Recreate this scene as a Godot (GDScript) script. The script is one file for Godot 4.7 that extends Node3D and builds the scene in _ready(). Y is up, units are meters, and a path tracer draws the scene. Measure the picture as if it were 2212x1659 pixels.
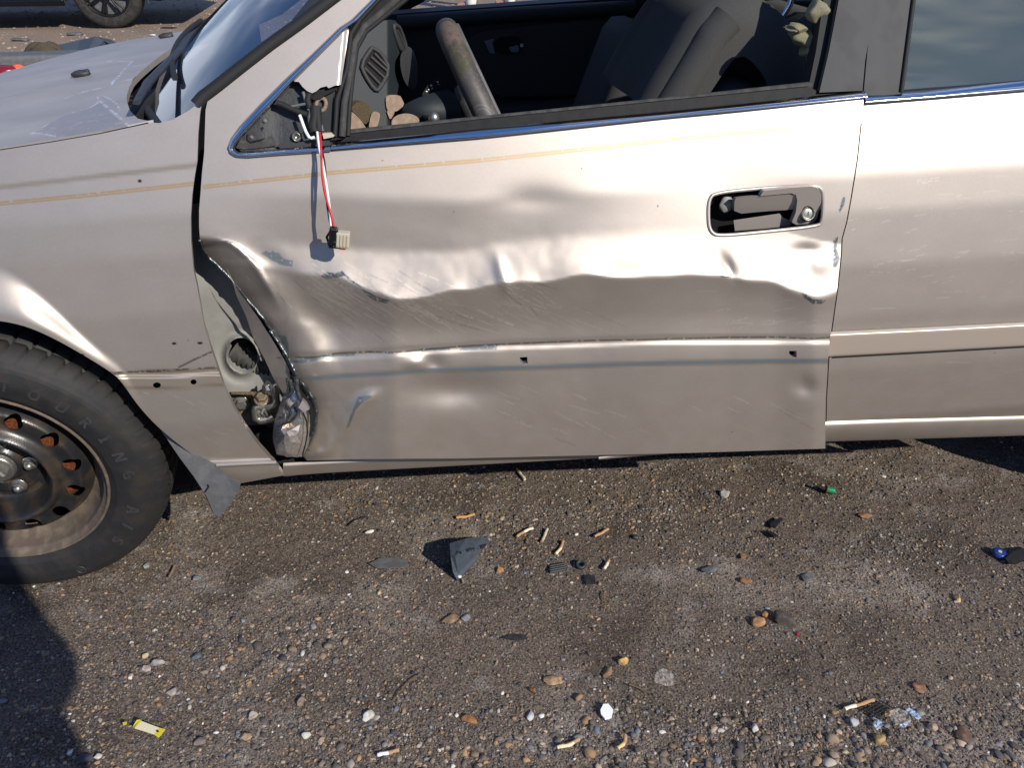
extends Node3D
# A crashed silver-beige sedan in a dirt lot. Points read off the photograph in its 2212 x 1659 view are turned into
# places on real surfaces (side of the body, ground, planes inside the car); x runs towards the rear of the car, z towards the lens.
const EYE := Vector3(0.815, 1.24, 1.37)
const FOCAL := 1840.0
const G := -0.037
const SUN_TO := Vector3(0.90, 1.0, 1.29)
var B := Basis(Vector3.UP, deg_to_rad(-6.6)) * Basis(Vector3.RIGHT, deg_to_rad(-30.0))
var M := {}
var rng := RandomNumberGenerator.new()
var lut := PackedFloat32Array()
var car: Node3D
var taken := {}
var nofn: Callable

# ---------------------------------------------------------------- mesh builder
class Mb:
	var v := PackedVector3Array()
	var n := PackedVector3Array()
	var uv := PackedVector2Array()
	var c := PackedColorArray()
	var i := PackedInt32Array()
	func add(p: Vector3, nn: Vector3, t := Vector2.ZERO, col := Color.WHITE) -> int:
		v.append(p); n.append(nn); uv.append(t); c.append(col)
		return v.size() - 1
	func tri(a: int, b: int, d: int) -> void:
		if (v[b] - v[a]).cross(v[d] - v[a]).dot(n[a] + n[b] + n[d]) > 0.0:
			i.append(a); i.append(d); i.append(b)
		else:
			i.append(a); i.append(b); i.append(d)
	func quad(a: int, b: int, d: int, e: int) -> void:
		tri(a, b, d); tri(a, d, e)
	func flat(a: Vector3, b: Vector3, d: Vector3, out: Vector3) -> void:
		var nn := (b - a).cross(d - a).normalized()
		if nn.dot(out) < 0.0: nn = -nn
		tri(add(a, nn, Vector2(a.x, a.y)), add(b, nn, Vector2(b.x, b.y)), add(d, nn, Vector2(d.x, d.y)))
	func flat4(a: Vector3, b: Vector3, d: Vector3, e: Vector3, out: Vector3) -> void:
		flat(a, b, d, out); flat(a, d, e, out)
	func join(o: Mb, t := Transform3D.IDENTITY) -> void:
		var k := v.size()
		for q in o.v.size():
			add(t * o.v[q], (t.basis * o.n[q]).normalized(), o.uv[q], o.c[q])
		for q in o.i: i.append(q + k)
	func mesh() -> ArrayMesh:
		var a := []
		a.resize(Mesh.ARRAY_MAX)
		a[Mesh.ARRAY_VERTEX] = v; a[Mesh.ARRAY_NORMAL] = n; a[Mesh.ARRAY_TEX_UV] = uv; a[Mesh.ARRAY_COLOR] = c; a[Mesh.ARRAY_INDEX] = i
		var m := ArrayMesh.new()
		m.add_surface_from_arrays(Mesh.PRIMITIVE_TRIANGLES, a)
		return m

# ---------------------------------------------------------------- nodes
func numbered(called: String) -> String:
	var k: int = taken.get(called, 0)
	taken[called] = k + 1
	return called if k == 0 else "%s_%03d" % [called, k]

func part(called: String, mb: Mb, mat: Material, parent: Node3D, label := "") -> MeshInstance3D:
	var o := MeshInstance3D.new()
	o.name = numbered(called)
	o.mesh = mb.mesh()
	o.material_override = mat
	if parent != null and parent.get_parent() == self: o.position = -parent.position   # the builder works in world coordinates
	if label: o.set_meta("label", label)
	parent.add_child(o, true)
	return o

func tag(o: Node3D, label: String, category := "", group := "", kind := "") -> void:
	if label: o.set_meta("label", label)
	if category: o.set_meta("category", category)
	if group: o.set_meta("group", group)
	if kind: o.set_meta("kind", kind)

func thing(called: String, label: String, category: String, at: Vector3, group := "") -> Node3D:
	var o := Node3D.new()
	o.name = numbered(called)
	add_child(o, true)
	o.position = at
	tag(o, label, category, group)
	return o

func single(called: String, mb: Mb, mat: Material, label: String, category: String, at: Vector3, group := "", kind := "") -> MeshInstance3D:
	var o := MeshInstance3D.new()
	o.name = numbered(called)
	o.mesh = mb.mesh()
	o.material_override = mat
	add_child(o, true)
	o.position = at
	tag(o, label, category, group, kind)
	return o

# ---------------------------------------------------------------- places
func ray(u: float, v: float) -> Vector3: return B * Vector3((u - 1106.0) / FOCAL, -(v - 829.5) / FOCAL, -1.0)
func on_y(u: float, v: float, y := G) -> Vector3:
	var d := ray(u, v)
	return EYE + d * ((y - EYE.y) / d.y)
func on_z(u: float, v: float, z := 0.0) -> Vector3:
	var d := ray(u, v)
	return EYE + d * ((z - EYE.z) / d.z)
func on_plane(u: float, v: float, p: Vector3, nn: Vector3) -> Vector3:
	var d := ray(u, v)
	return EYE + d * ((p - EYE).dot(nn) / d.dot(nn))

const SECTION := [[0.0, -0.09], [0.20, -0.045], [0.27, -0.016], [0.40, -0.002], [0.52, 0.0], [0.62, -0.005], [0.72, -0.018], [0.785, -0.031], [0.81, -0.0392], [0.87, -0.0600], [0.93, -0.0840], [1.10, -0.160], [1.36, -0.300], [1.6, -0.40]]
func make_lut() -> void:
	var raw := PackedFloat32Array()
	raw.resize(801)
	for k in 801:
		var y := k * 0.002
		for j in SECTION.size() - 1:
			if y >= SECTION[j][0] and y <= SECTION[j + 1][0]:
				raw[k] = lerpf(SECTION[j][1], SECTION[j + 1][1], (y - SECTION[j][0]) / (SECTION[j + 1][0] - SECTION[j][0]))
	lut.resize(801)
	for k in 801:
		var s := 0.0
		for j in range(-5, 6): s += raw[clampi(k + j, 0, 800)]
		lut[k] = s / 11.0
func prof(x: float, y: float) -> float:
	var q := clampf((y - 0.022 * (x - 0.5)) * 500.0, 0.0, 799.0)
	var k := int(q)
	var z := lerpf(lut[k], lut[k + 1], q - k)
	if x < 0.25: z -= 0.10 * (0.25 - x) * (0.25 - x)
	elif x > 1.6: z -= 0.012 * (x - 1.6) * (x - 1.6)
	return z
func on_side(u: float, v: float, o := 0.0) -> Vector3:
	var d := ray(u, v)
	var z := -0.03
	var p := EYE
	for k in 5:
		p = EYE + d * ((z - EYE.z) / d.z)
		z = prof(p.x, p.y) + o
	return EYE + d * ((z - EYE.z) / d.z)

func pv(a: Array) -> PackedVector2Array:
	var r := PackedVector2Array()
	for k in range(0, a.size(), 2): r.append(Vector2(a[k], a[k + 1]))
	return r
func xf(a: Array, su: float, ou: float, ov: float) -> PackedVector2Array:     # points read off an enlarged part of the photograph
	var r := PackedVector2Array()
	for k in range(0, a.size(), 2): r.append(Vector2(ou + a[k] * su, ov + a[k + 1] * su))
	return r
func cat(list: Array) -> PackedVector2Array:
	var r := PackedVector2Array()
	for a in list: r.append_array(a)
	return r
func rev(a: PackedVector2Array) -> PackedVector2Array:
	var r := a.duplicate()
	r.reverse()
	return r
func smooth(a: PackedVector2Array, closed := true, times := 2) -> PackedVector2Array:
	for t in times:
		var r := PackedVector2Array()
		var k := a.size()
		if not closed: r.append(a[0])
		for j in (k if closed else k - 1):
			var p := a[j]
			var q := a[(j + 1) % k]
			r.append(p.lerp(q, 0.25)); r.append(p.lerp(q, 0.75))
		if not closed: r.append(a[k - 1])
		a = r
	return a
func ellipse(cx: float, cy: float, rx: float, ry: float, k := 20, turn := 0.0) -> PackedVector2Array:
	var r := PackedVector2Array()
	for j in k: r.append(Vector2(cx, cy) + Vector2(cos(TAU * j / k) * rx, sin(TAU * j / k) * ry).rotated(turn))
	return r
func along(line: PackedVector2Array, x: float) -> float:      # y of a polyline that runs with x
	for j in line.size() - 1:
		if x <= line[j + 1].x or j == line.size() - 2:
			return lerpf(line[j].y, line[j + 1].y, (x - line[j].x) / maxf(0.001, line[j + 1].x - line[j].x))
	return line[0].y
func down(line: PackedVector2Array, y: float) -> float:       # x of a polyline that runs with y
	for j in line.size() - 1:
		if y <= line[j + 1].y or j == line.size() - 2:
			return lerpf(line[j].x, line[j + 1].x, clampf((y - line[j].y) / maxf(0.001, line[j + 1].y - line[j].y), 0.0, 1.0))
	return line[0].x

# ---------------------------------------------------------------- shapes
# a sheet over a 2-D outline, laid on a surface by fn (2-D point to place), cut exactly along the outline and round its holes
func panel(poly: PackedVector2Array, cell: float, fn: Callable, holes := [], uvf : Callable = nofn, face := Vector3.BACK, hem := Vector3.ZERO) -> Mb:
	var mb := Mb.new()
	var lo := poly[0]
	var hi := poly[0]
	for p in poly:
		lo = lo.min(p); hi = hi.max(p)
	lo -= Vector2.ONE * cell * 0.37
	var nx := int((hi.x - lo.x) / cell) + 2
	var ny := int((hi.y - lo.y) / cell) + 2
	var cut := {}
	var rings := [poly]
	rings.append_array(holes)
	for r in rings:
		for j in r.size():
			var p: Vector2 = r[j]
			var q: Vector2 = r[(j + 1) % r.size()]
			var steps := int(p.distance_to(q) / cell * 4.0) + 1
			for s in steps + 1:
				var w := p.lerp(q, float(s) / steps) - lo
				var cx := int(w.x / cell)
				var cy := int(w.y / cell)
				cut[cy * nx + cx] = true
	var made := {}
	var e := cell * 0.25
	var vert := func(p: Vector2) -> int:
		var key := Vector2i((p * 512.0 / cell).round())
		if made.has(key): return made[key]
		var a: Vector3 = fn.call(p)
		var dx: Vector3 = fn.call(p + Vector2(e, 0)) - fn.call(p - Vector2(e, 0))
		var dy: Vector3 = fn.call(p + Vector2(0, e)) - fn.call(p - Vector2(0, e))
		var nn := dx.cross(dy).normalized()
		if nn.dot(face) < 0.0: nn = -nn
		var t: Vector2 = uvf.call(a) if uvf.is_valid() else Vector2(a.x, a.y)
		var k := mb.add(a, nn, t)
		made[key] = k
		return k
	for y in ny:
		for x in nx:
			var o := lo + Vector2(x, y) * cell
			if cut.has(y * nx + x):
				var sq := PackedVector2Array([o, o + Vector2(cell, 0), o + Vector2(cell, cell), o + Vector2(0, cell)])
				var pieces := Geometry2D.intersect_polygons(poly, sq)
				for h in holes:
					var left := []
					for q in pieces: left.append_array(Geometry2D.clip_polygons(q, h))
					pieces.assign(left)
				for q in pieces:
					var ti := Geometry2D.triangulate_polygon(q)
					for k in range(0, ti.size(), 3):
						mb.tri(vert.call(q[ti[k]]), vert.call(q[ti[k + 1]]), vert.call(q[ti[k + 2]]))
			else:
				var mid := o + Vector2.ONE * cell * 0.5
				if Geometry2D.is_point_in_polygon(mid, poly):
					var inside := true
					for h in holes:
						if Geometry2D.is_point_in_polygon(mid, h): inside = false
					if inside:
						mb.quad(vert.call(o), vert.call(o + Vector2(cell, 0)), vert.call(o + Vector2(cell, cell)), vert.call(o + Vector2(0, cell)))
	if hem != Vector3.ZERO:
		for r in rings: edge(mb, r, fn, hem, cell, uvf)
	return mb
# the turned-in edge of a sheet
func edge(mb: Mb, ring: PackedVector2Array, fn: Callable, hem: Vector3, cell: float, uvf : Callable = nofn, closed := true) -> void:
	for j in (ring.size() if closed else ring.size() - 1):
		var p := ring[j]
		var q := ring[(j + 1) % ring.size()]
		var steps := maxi(1, int(p.distance_to(q) / cell / 2.0))
		for s in steps:
			var a: Vector3 = fn.call(p.lerp(q, float(s) / steps))
			var b: Vector3 = fn.call(p.lerp(q, float(s + 1) / steps))
			var nn := (b - a).cross(hem).normalized()
			if nn == Vector3.ZERO: continue
			var ta: Vector2 = uvf.call(a) if uvf.is_valid() else Vector2(a.x, a.y)
			mb.quad(mb.add(a, nn, ta), mb.add(b, nn, ta), mb.add(b + hem, nn, ta), mb.add(a + hem, nn, ta))

func tube(mb: Mb, pts: Array, r: Variant, seg := 8, flatten := 1.0, col := Color.WHITE) -> void:
	var k := pts.size()
	var side := Vector3.ZERO
	var first := -1
	for j in k:
		var t: Vector3 = (pts[mini(j + 1, k - 1)] - pts[maxi(j - 1, 0)]).normalized()
		if side == Vector3.ZERO: side = t.cross(Vector3.UP if absf(t.y) < 0.9 else Vector3.RIGHT).normalized()
		side = (side - t * side.dot(t)).normalized()
		var up := side.cross(t)
		var rr: float = r[j] if r is Array else r
		for s in seg + 1:
			var a := TAU * s / seg
			var nn := side * cos(a) + up * sin(a)
			var q := mb.add(pts[j] + side * cos(a) * rr + up * sin(a) * rr * flatten, nn, Vector2(float(s) / seg, float(j) / maxf(1, k - 1)), col)
			if first < 0: first = q
		if j > 0:
			for s in seg:
				var o := first + (j - 1) * (seg + 1) + s
				mb.quad(o, o + 1, o + seg + 2, o + seg + 1)
	for end in [0, k - 1]:
		var out: Vector3 = (pts[0] - pts[1]) if end == 0 else (pts[k - 1] - pts[k - 2])
		var m := mb.add(pts[end], out.normalized(), Vector2.ZERO, col)
		var ring := []
		for s in seg: ring.append(mb.add(mb.v[first + end * (seg + 1) + s], out.normalized(), Vector2.ZERO, col))
		for s in seg: mb.tri(m, ring[s], ring[(s + 1) % seg])

# profile of (radius, height) turned round the z axis of t
func lathe(mb: Mb, pr: Array, seg: int, t := Transform3D.IDENTITY, mod : Callable = nofn) -> void:
	var k := pr.size()
	var first := mb.v.size()
	for j in k:
		var d: Vector2 = pr[mini(j + 1, k - 1)] - pr[maxi(j - 1, 0)]
		var nr := Vector2(-d.y, d.x).normalized()
		for s in seg + 1:
			var a := TAU * s / seg
			var r: float = pr[j].x
			if mod.is_valid(): r += mod.call(a, j)
			var p := Vector3(cos(a) * r, sin(a) * r, pr[j].y)
			mb.add(t * p, (t.basis * Vector3(cos(a) * nr.x, sin(a) * nr.x, nr.y)).normalized(), Vector2(float(s) / seg, float(j) / k))
	for j in k - 1:
		for s in seg:
			var o := first + j * (seg + 1) + s
			mb.quad(o, o + seg + 1, o + seg + 2, o + 1)

func rbox(mb: Mb, at: Vector3, size: Vector3, bas := Basis.IDENTITY, bev := 0.002) -> void:
	var h := size * 0.5
	bev = minf(bev, minf(h.x, minf(h.y, h.z)) * 0.95)
	var inner := h - Vector3.ONE * bev
	for ax in 3:
		for sg in [-1.0, 1.0]:
			var grid := []
			for a in 4:
				for b in 4:
					var q := Vector3.ZERO
					q[ax] = sg
					q[(ax + 1) % 3] = [-1.0, -1.0, 1.0, 1.0][a]
					q[(ax + 2) % 3] = [-1.0, -1.0, 1.0, 1.0][b]
					var nn := Vector3.ZERO
					nn[ax] = sg
					if a == 0 or a == 3: nn[(ax + 1) % 3] = q[(ax + 1) % 3]
					if b == 0 or b == 3: nn[(ax + 2) % 3] = q[(ax + 2) % 3]
					nn = nn.normalized()
					grid.append(mb.add(at + bas * (q * inner + nn * bev), bas * nn, Vector2(q[(ax + 1) % 3], q[(ax + 2) % 3])))
			for a in 3:
				for b in 3: mb.quad(grid[a * 4 + b], grid[a * 4 + b + 1], grid[a * 4 + b + 5], grid[a * 4 + b + 4])

# outline given thickness: fn(point, 0 or 1) is its place on the near and on the far face
func prism(mb: Mb, poly: PackedVector2Array, fn: Callable, face: Vector3) -> void:
	var ti := Geometry2D.triangulate_polygon(poly)
	for side in 2:
		for k in range(0, ti.size(), 3):
			mb.flat(fn.call(poly[ti[k]], side), fn.call(poly[ti[k + 1]], side), fn.call(poly[ti[k + 2]], side), face if side == 0 else -face)
	var mid := Vector2.ZERO
	for p in poly: mid += p / poly.size()
	for j in poly.size():
		var p := poly[j]
		var q := poly[(j + 1) % poly.size()]
		var out: Vector3 = fn.call((p + q) * 0.5, 0) - fn.call(mid, 0)
		mb.flat4(fn.call(p, 0), fn.call(q, 0), fn.call(q, 1), fn.call(p, 1), out)

# an uneven lump: an icosphere pushed about
func lump(times: int, rough: float, sd: int, squash := Vector3.ONE, planes := 0) -> Mb:
	var r := RandomNumberGenerator.new()
	r.seed = sd
	var t := (1.0 + sqrt(5.0)) / 2.0
	var vs := [Vector3(-1, t, 0), Vector3(1, t, 0), Vector3(-1, -t, 0), Vector3(1, -t, 0), Vector3(0, -1, t), Vector3(0, 1, t), Vector3(0, -1, -t), Vector3(0, 1, -t), Vector3(t, 0, -1), Vector3(t, 0, 1), Vector3(-t, 0, -1), Vector3(-t, 0, 1)]
	for k in vs.size(): vs[k] = vs[k].normalized()
	var fs := [0, 11, 5, 0, 5, 1, 0, 1, 7, 0, 7, 10, 0, 10, 11, 1, 5, 9, 5, 11, 4, 11, 10, 2, 10, 7, 6, 7, 1, 8, 3, 9, 4, 3, 4, 2, 3, 2, 6, 3, 6, 8, 3, 8, 9, 4, 9, 5, 2, 4, 11, 6, 2, 10, 8, 6, 7, 9, 8, 1]
	for step in times:
		var mids := {}
		var nf := []
		for k in range(0, fs.size(), 3):
			var m := []
			for j in 3:
				var a: int = fs[k + j]
				var b: int = fs[k + (j + 1) % 3]
				var key := Vector2i(mini(a, b), maxi(a, b))
				if not mids.has(key):
					vs.append((vs[a] + vs[b]).normalized())
					mids[key] = vs.size() - 1
				m.append(mids[key])
			nf.append_array([fs[k], m[0], m[2], fs[k + 1], m[1], m[0], fs[k + 2], m[2], m[1], m[0], m[1], m[2]])
		fs = nf
	var cuts := []
	for k in planes:
		cuts.append([Vector3(r.randfn(), r.randfn(), r.randfn()).normalized(), r.randf_range(0.55, 0.9)])
	var ns := FastNoiseLite.new()
	ns.seed = sd
	ns.frequency = 0.9
	var mb := Mb.new()
	for p in vs:
		var q: Vector3 = p * (1.0 + rough * 1.6 * ns.get_noise_3dv(p) + rough * 0.3 * r.randf_range(-1, 1))
		for c in cuts:
			var over: float = q.dot(c[0]) - c[1]
			if over > 0.0: q -= c[0] * over
		mb.add(q * squash, Vector3.ZERO)
	for k in range(0, fs.size(), 3):
		var nn := (mb.v[fs[k + 1]] - mb.v[fs[k]]).cross(mb.v[fs[k + 2]] - mb.v[fs[k]])
		if nn.dot(mb.v[fs[k]] + mb.v[fs[k + 1]] + mb.v[fs[k + 2]]) < 0.0: nn = -nn
		for j in 3: mb.n[fs[k + j]] += nn
	for k in mb.n.size(): mb.n[k] = mb.n[k].normalized()
	for k in range(0, fs.size(), 3): mb.tri(fs[k], fs[k + 1], fs[k + 2])
	return mb

# one skin over tapered bones [a, b, radius at a, radius at b]: distances joined smoothly, meshed as surface nets
func skin(bones: Array, cell: float, k := 0.035) -> Mb:
	var lo := Vector3.ONE * 1e9
	var hi := -lo
	for b in bones:
		var r: float = maxf(b[2], b[3]) + cell * 3.0
		lo = lo.min(b[0] - Vector3.ONE * r).min(b[1] - Vector3.ONE * r)
		hi = hi.max(b[0] + Vector3.ONE * r).max(b[1] + Vector3.ONE * r)
	var s := Vector3i(((hi - lo) / cell).ceil()) + Vector3i.ONE
	var f := PackedFloat32Array()
	f.resize(s.x * s.y * s.z)
	f.fill(0.3)
	for b in bones:
		var p: Vector3 = b[0]
		var ba: Vector3 = b[1] - b[0]
		var ll := maxf(ba.length_squared(), 1e-9)
		var r: float = maxf(b[2], b[3]) + cell * 2.5 + k
		var c0 := Vector3i(((p.min(b[1]) - Vector3.ONE * r - lo) / cell).floor()).clamp(Vector3i.ZERO, s - Vector3i.ONE)
		var c1 := Vector3i(((p.max(b[1]) + Vector3.ONE * r - lo) / cell).ceil()).clamp(Vector3i.ZERO, s - Vector3i.ONE)
		for z in range(c0.z, c1.z + 1):
			for y in range(c0.y, c1.y + 1):
				for x in range(c0.x, c1.x + 1):
					var q := lo + Vector3(x, y, z) * cell - p
					var t := clampf(q.dot(ba) / ll, 0.0, 1.0)
					var d := (q - ba * t).length() - lerpf(b[2], b[3], t)
					var at := (z * s.y + y) * s.x + x
					var o := f[at]
					var h := maxf(k - absf(o - d), 0.0) / k
					f[at] = minf(o, d) - h * h * k * 0.25
	var mb := Mb.new()
	var ids := {}
	var st := [1, s.x, s.x * s.y]
	for z in s.z - 1:
		for y in s.y - 1:
			for x in s.x - 1:
				var at := (z * s.y + y) * s.x + x
				var inside := 0
				for e in 8:
					if f[at + (e & 1) + ((e >> 1) & 1) * st[1] + (e >> 2) * st[2]] < 0.0: inside += 1
				if inside == 0 or inside == 8: continue
				var sum := Vector3.ZERO
				var cnt := 0
				for e in 8:
					for ax in 3:
						if e & (1 << ax): continue
						var e2 := e | (1 << ax)
						var d0 := f[at + (e & 1) + ((e >> 1) & 1) * st[1] + (e >> 2) * st[2]]
						var d1 := f[at + (e2 & 1) + ((e2 >> 1) & 1) * st[1] + (e2 >> 2) * st[2]]
						if (d0 < 0.0) != (d1 < 0.0):
							var w := Vector3(e & 1, (e >> 1) & 1, e >> 2)
							w[ax] = d0 / (d0 - d1)
							sum += w; cnt += 1
				var g := Vector3(f[at + 1] - f[at], f[at + st[1]] - f[at], f[at + st[2]] - f[at])
				ids[at] = mb.add(lo + (Vector3(x, y, z) + sum / cnt) * cell, g.normalized() if g.length() > 1e-9 else Vector3.UP)
	for at in ids:
		for ax in 3:
			var far: int = at + st[ax]
			if (f[at] < 0.0) == (f[far] < 0.0): continue
			var a: int = st[(ax + 1) % 3]
			var b: int = st[(ax + 2) % 3]
			if ids.has(at - a) and ids.has(at - b) and ids.has(at - a - b):
				mb.quad(ids[at], ids[at - a], ids[at - a - b], ids[at - b])
	return mb

# ---------------------------------------------------------------- pictures of surfaces
func fill(im: Image, pts: PackedVector2Array, col: Color, soft := 0.0, ns: FastNoiseLite = null, lim := -1.0) -> void:
	var lo := pts[0]
	var hi := pts[0]
	for p in pts:
		lo = lo.min(p); hi = hi.max(p)
	for y in range(maxi(0, int(lo.y)), mini(im.get_height() - 1, int(hi.y) + 1) + 1):
		for x in range(maxi(0, int(lo.x)), mini(im.get_width() - 1, int(hi.x) + 1) + 1):
			var a := 0.0
			for q in [Vector2(0.25, 0.25), Vector2(0.75, 0.25), Vector2(0.25, 0.75), Vector2(0.75, 0.75)]:
				if Geometry2D.is_point_in_polygon(Vector2(x, y) + q, pts): a += 0.25
			if a <= 0.0: continue
			if ns and ns.get_noise_2d(x, y) < lim: continue
			im.set_pixel(x, y, im.get_pixel(x, y).lerp(col, a * col.a * (1.0 - soft * (0.5 + 0.5 * (ns.get_noise_2d(x * 2.0, y * 2.0) if ns else 0.0)))))
func stroke(im: Image, pts: PackedVector2Array, w: float, col: Color, ns: FastNoiseLite = null, lim := -1.0) -> void:
	for j in pts.size() - 1:
		var p := pts[j]
		var q := pts[j + 1]
		var lo := p.min(q) - Vector2.ONE * (w + 1)
		var hi := p.max(q) + Vector2.ONE * (w + 1)
		for y in range(maxi(0, int(lo.y)), mini(im.get_height() - 1, int(hi.y) + 1) + 1):
			for x in range(maxi(0, int(lo.x)), mini(im.get_width() - 1, int(hi.x) + 1) + 1):
				var c := Vector2(x + 0.5, y + 0.5)
				var d := c.distance_to(Geometry2D.get_closest_point_to_segment(c, p, q))
				var a := clampf(w * 0.5 + 0.5 - d, 0.0, 1.0) * minf(1.0, w)
				if a <= 0.0: continue
				if ns and ns.get_noise_2d(x, y) < lim: continue
				im.set_pixel(x, y, im.get_pixel(x, y).lerp(Color(col.r, col.g, col.b), a * col.a))
func noise(sd: int, freq: float, oct := 3, kind := FastNoiseLite.TYPE_SIMPLEX_SMOOTH) -> FastNoiseLite:
	var ns := FastNoiseLite.new()
	ns.seed = sd
	ns.noise_type = kind
	ns.frequency = freq
	ns.fractal_octaves = oct
	return ns
func ntex(sd: int, freq: float, size: int, stops: Array, oct := 4, normal := -1.0, kind := FastNoiseLite.TYPE_SIMPLEX_SMOOTH) -> NoiseTexture2D:
	var t := NoiseTexture2D.new()
	t.width = size; t.height = size
	t.seamless = true
	t.noise = noise(sd, freq, oct, kind)
	if normal > 0.0:
		t.as_normal_map = true
		t.bump_strength = normal
	elif stops:
		var g := Gradient.new()
		var offs := PackedFloat32Array()
		var cols := PackedColorArray()
		for k in range(0, stops.size(), 2):
			offs.append(stops[k]); cols.append(stops[k + 1])
		g.offsets = offs; g.colors = cols
		t.color_ramp = g
	return t
func lin(r: float, g: float, b: float) -> Color: return Color(r, g, b).linear_to_srgb()
func mat(called: String, col: Color, rough: float, metal := 0.0) -> StandardMaterial3D:
	var m := StandardMaterial3D.new()
	m.resource_name = called
	m.albedo_color = col
	m.roughness = rough
	m.metallic = metal
	M[called] = m
	return m
func worn(called: String, a: Color, b: Color, rough: float, metal := 0.0, scale := 3.0, freq := 0.02, bump := 0.4, c := Color.TRANSPARENT) -> StandardMaterial3D:   # a material of two or three mottled tones with fine relief
	var m := mat(called, Color.WHITE, rough, metal)
	m.albedo_texture = ntex(called.hash() % 1000, freq, 256, [0.3, a, 0.55, b, 0.75, c if c.a > 0.0 else b])
	m.uv1_triplanar = true
	m.uv1_world_triplanar = true
	m.uv1_scale = Vector3.ONE * scale
	if bump > 0.0:
		m.normal_enabled = true
		m.normal_texture = NB
		m.normal_scale = bump
	return m
var NB: NoiseTexture2D

# ---------------------------------------------------------------- outlines of the body, in the photograph's view
var FENDER_REAR := cat([pv([438, 217, 433, 245, 429, 290, 427, 349, 421, 384, 416, 423, 413, 472, 414, 524]), xf([1200, 200, 1220, 290, 1245, 430, 1265, 540, 1310, 690, 1355, 820, 1390, 925, 1450, 1050, 1520, 1170, 1600, 1280, 1700, 1390, 1755, 1465], 0.34938, 0, 515.2)])
var DOOR_LEFT := cat([pv([451, 211, 445, 238, 443, 300, 442, 330, 437, 377, 434, 419, 431, 454, 431, 489, 433, 519]), xf([1250, 50, 1290, 120, 1370, 190, 1450, 280, 1530, 380, 1600, 460, 1660, 540, 1720, 640, 1765, 720, 1800, 800, 1830, 860, 1880, 920, 1930, 1000, 1945, 1060, 1935, 1180, 1900, 1290, 1870, 1340], 0.34938, 0, 515.2)])
var DOOR_REAR := pv([1864, 214, 1864, 224, 1858, 266, 1850, 342, 1844, 381, 1836, 430, 1827, 479, 1817, 515, 1815, 553, 1808, 620, 1803, 655, 1797, 697, 1790, 749, 1787, 795, 1783, 864, 1782, 924, 1782, 969])
var DOOR_BOTTOM := pv([653, 983, 664, 995, 773, 992, 1000, 990, 1300, 983, 1500, 978, 1782, 969])
var CHROME_LOW := pv([497, 322, 505, 332, 520, 338, 534, 340, 620, 333, 715, 325, 1036, 298, 1250, 275, 1439, 254, 1600, 239, 1867, 212])
var CHROME_TOP := pv([718, 309, 1036, 279, 1439, 240, 1600, 224, 1867, 196])
var CHROME_OUT := xf([1960, -380, 1580, 0, 1440, 90, 1100, 420, 800, 700, 500, 1000, 250, 1270, 150, 1410, 118, 1500], 0.18116, 472.3, 42.9)   # up the pillar, from the top down to the corner
var SEAL_LOW := pv([438, 216, 470, 192, 520, 152, 583, 103, 650, 55, 722, 0, 830, -80])
var FLARE := pv([-150, 700, -60, 690, 0, 692, 60, 705, 120, 732, 180, 766, 240, 803, 262, 822, 300, 878, 349, 930, 420, 1000, 500, 1050])
var FLARE_S := PackedVector2Array()
var TAIL := pv([1783, 953, 2212, 940])

const TOP_T := [
	[440, [[300, .28], [400, .27], [440, .22], [500, .18], [520, .2], [560, .1], [575, -.15], [640, -.2], [700, -.05], [775, .05]]],
	[560, [[330, .28], [400, .28], [440, .12], [500, .05], [530, .15], [560, .2], [580, -.05], [640, -.15], [690, .02], [775, .1]]],
	[640, [[330, .28], [405, .28], [440, .03], [515, .0], [545, .3], [580, .4], [600, -.16], [650, -.30], [700, .10], [775, .16]]],
	[720, [[325, .28], [405, .3], [440, .04], [520, .05], [550, .38], [592, .5], [604, -.34], [665, -.36], [725, .06], [770, .12]]],
	[850, [[314, .28], [410, .28], [450, .03], [530, .03], [560, .42], [642, .55], [652, -.46], [690, -.38], [735, -.04], [765, .10]]],
	[1000, [[300, .28], [420, .28], [455, .04], [530, .08], [560, .42], [622, .5], [631, -.36], [690, -.36], [730, -.08], [755, .06]]],
	[1130, [[290, .28], [400, .28], [435, .05], [500, .12], [545, .42], [605, .45], [614, -.36], [670, -.30], [725, -.06], [750, .05]]],
	[1270, [[275, .3], [400, .3], [435, .10], [490, .16], [530, .4], [592, .42], [601, -.34], [660, -.32], [720, -.10], [746, .03]]],
	[1400, [[260, .26], [400, .25], [430, .2], [480, .22], [530, .32], [592, .38], [602, -.26], [660, -.22], [710, -.06], [738, .04]]],
	[1570, [[242, .25], [390, .22], [420, .24], [480, .22], [530, .26], [590, .36], [600, -.30], [660, -.16], [700, -.03], [732, .05]]],
	[1680, [[230, .24], [380, .21], [410, .22], [500, .2], [540, .26], [610, .38], [620, -.30], [670, -.15], [700, -.03], [732, .05]]],
	[1760, [[222, .24], [375, .21], [405, .15], [480, .2], [530, .3], [640, .45], [655, -.25], [690, -.1], [710, 0], [732, 0]]],
	[1830, [[216, .24], [370, .21], [400, .12], [480, .15], [530, .25], [600, .35], [640, -.1], [690, -.05], [710, 0], [732, 0]]],
]
var FOLD := pv([462, 512, 500, 526, 540, 560, 568, 600, 592, 640, 602, 668, 606, 700])
var MOLD_TOP := pv([560, 795, 640, 785, 800, 775, 1073, 758, 1439, 745, 1900, 744])
var MOLD_LOW := pv([560, 825, 666, 815, 899, 800, 1073, 795, 1439, 782, 1900, 777])
const DU := 6.0
const DV := 3.0
const DNX := 246
const DNY := 276
var dz := PackedFloat32Array()

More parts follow.
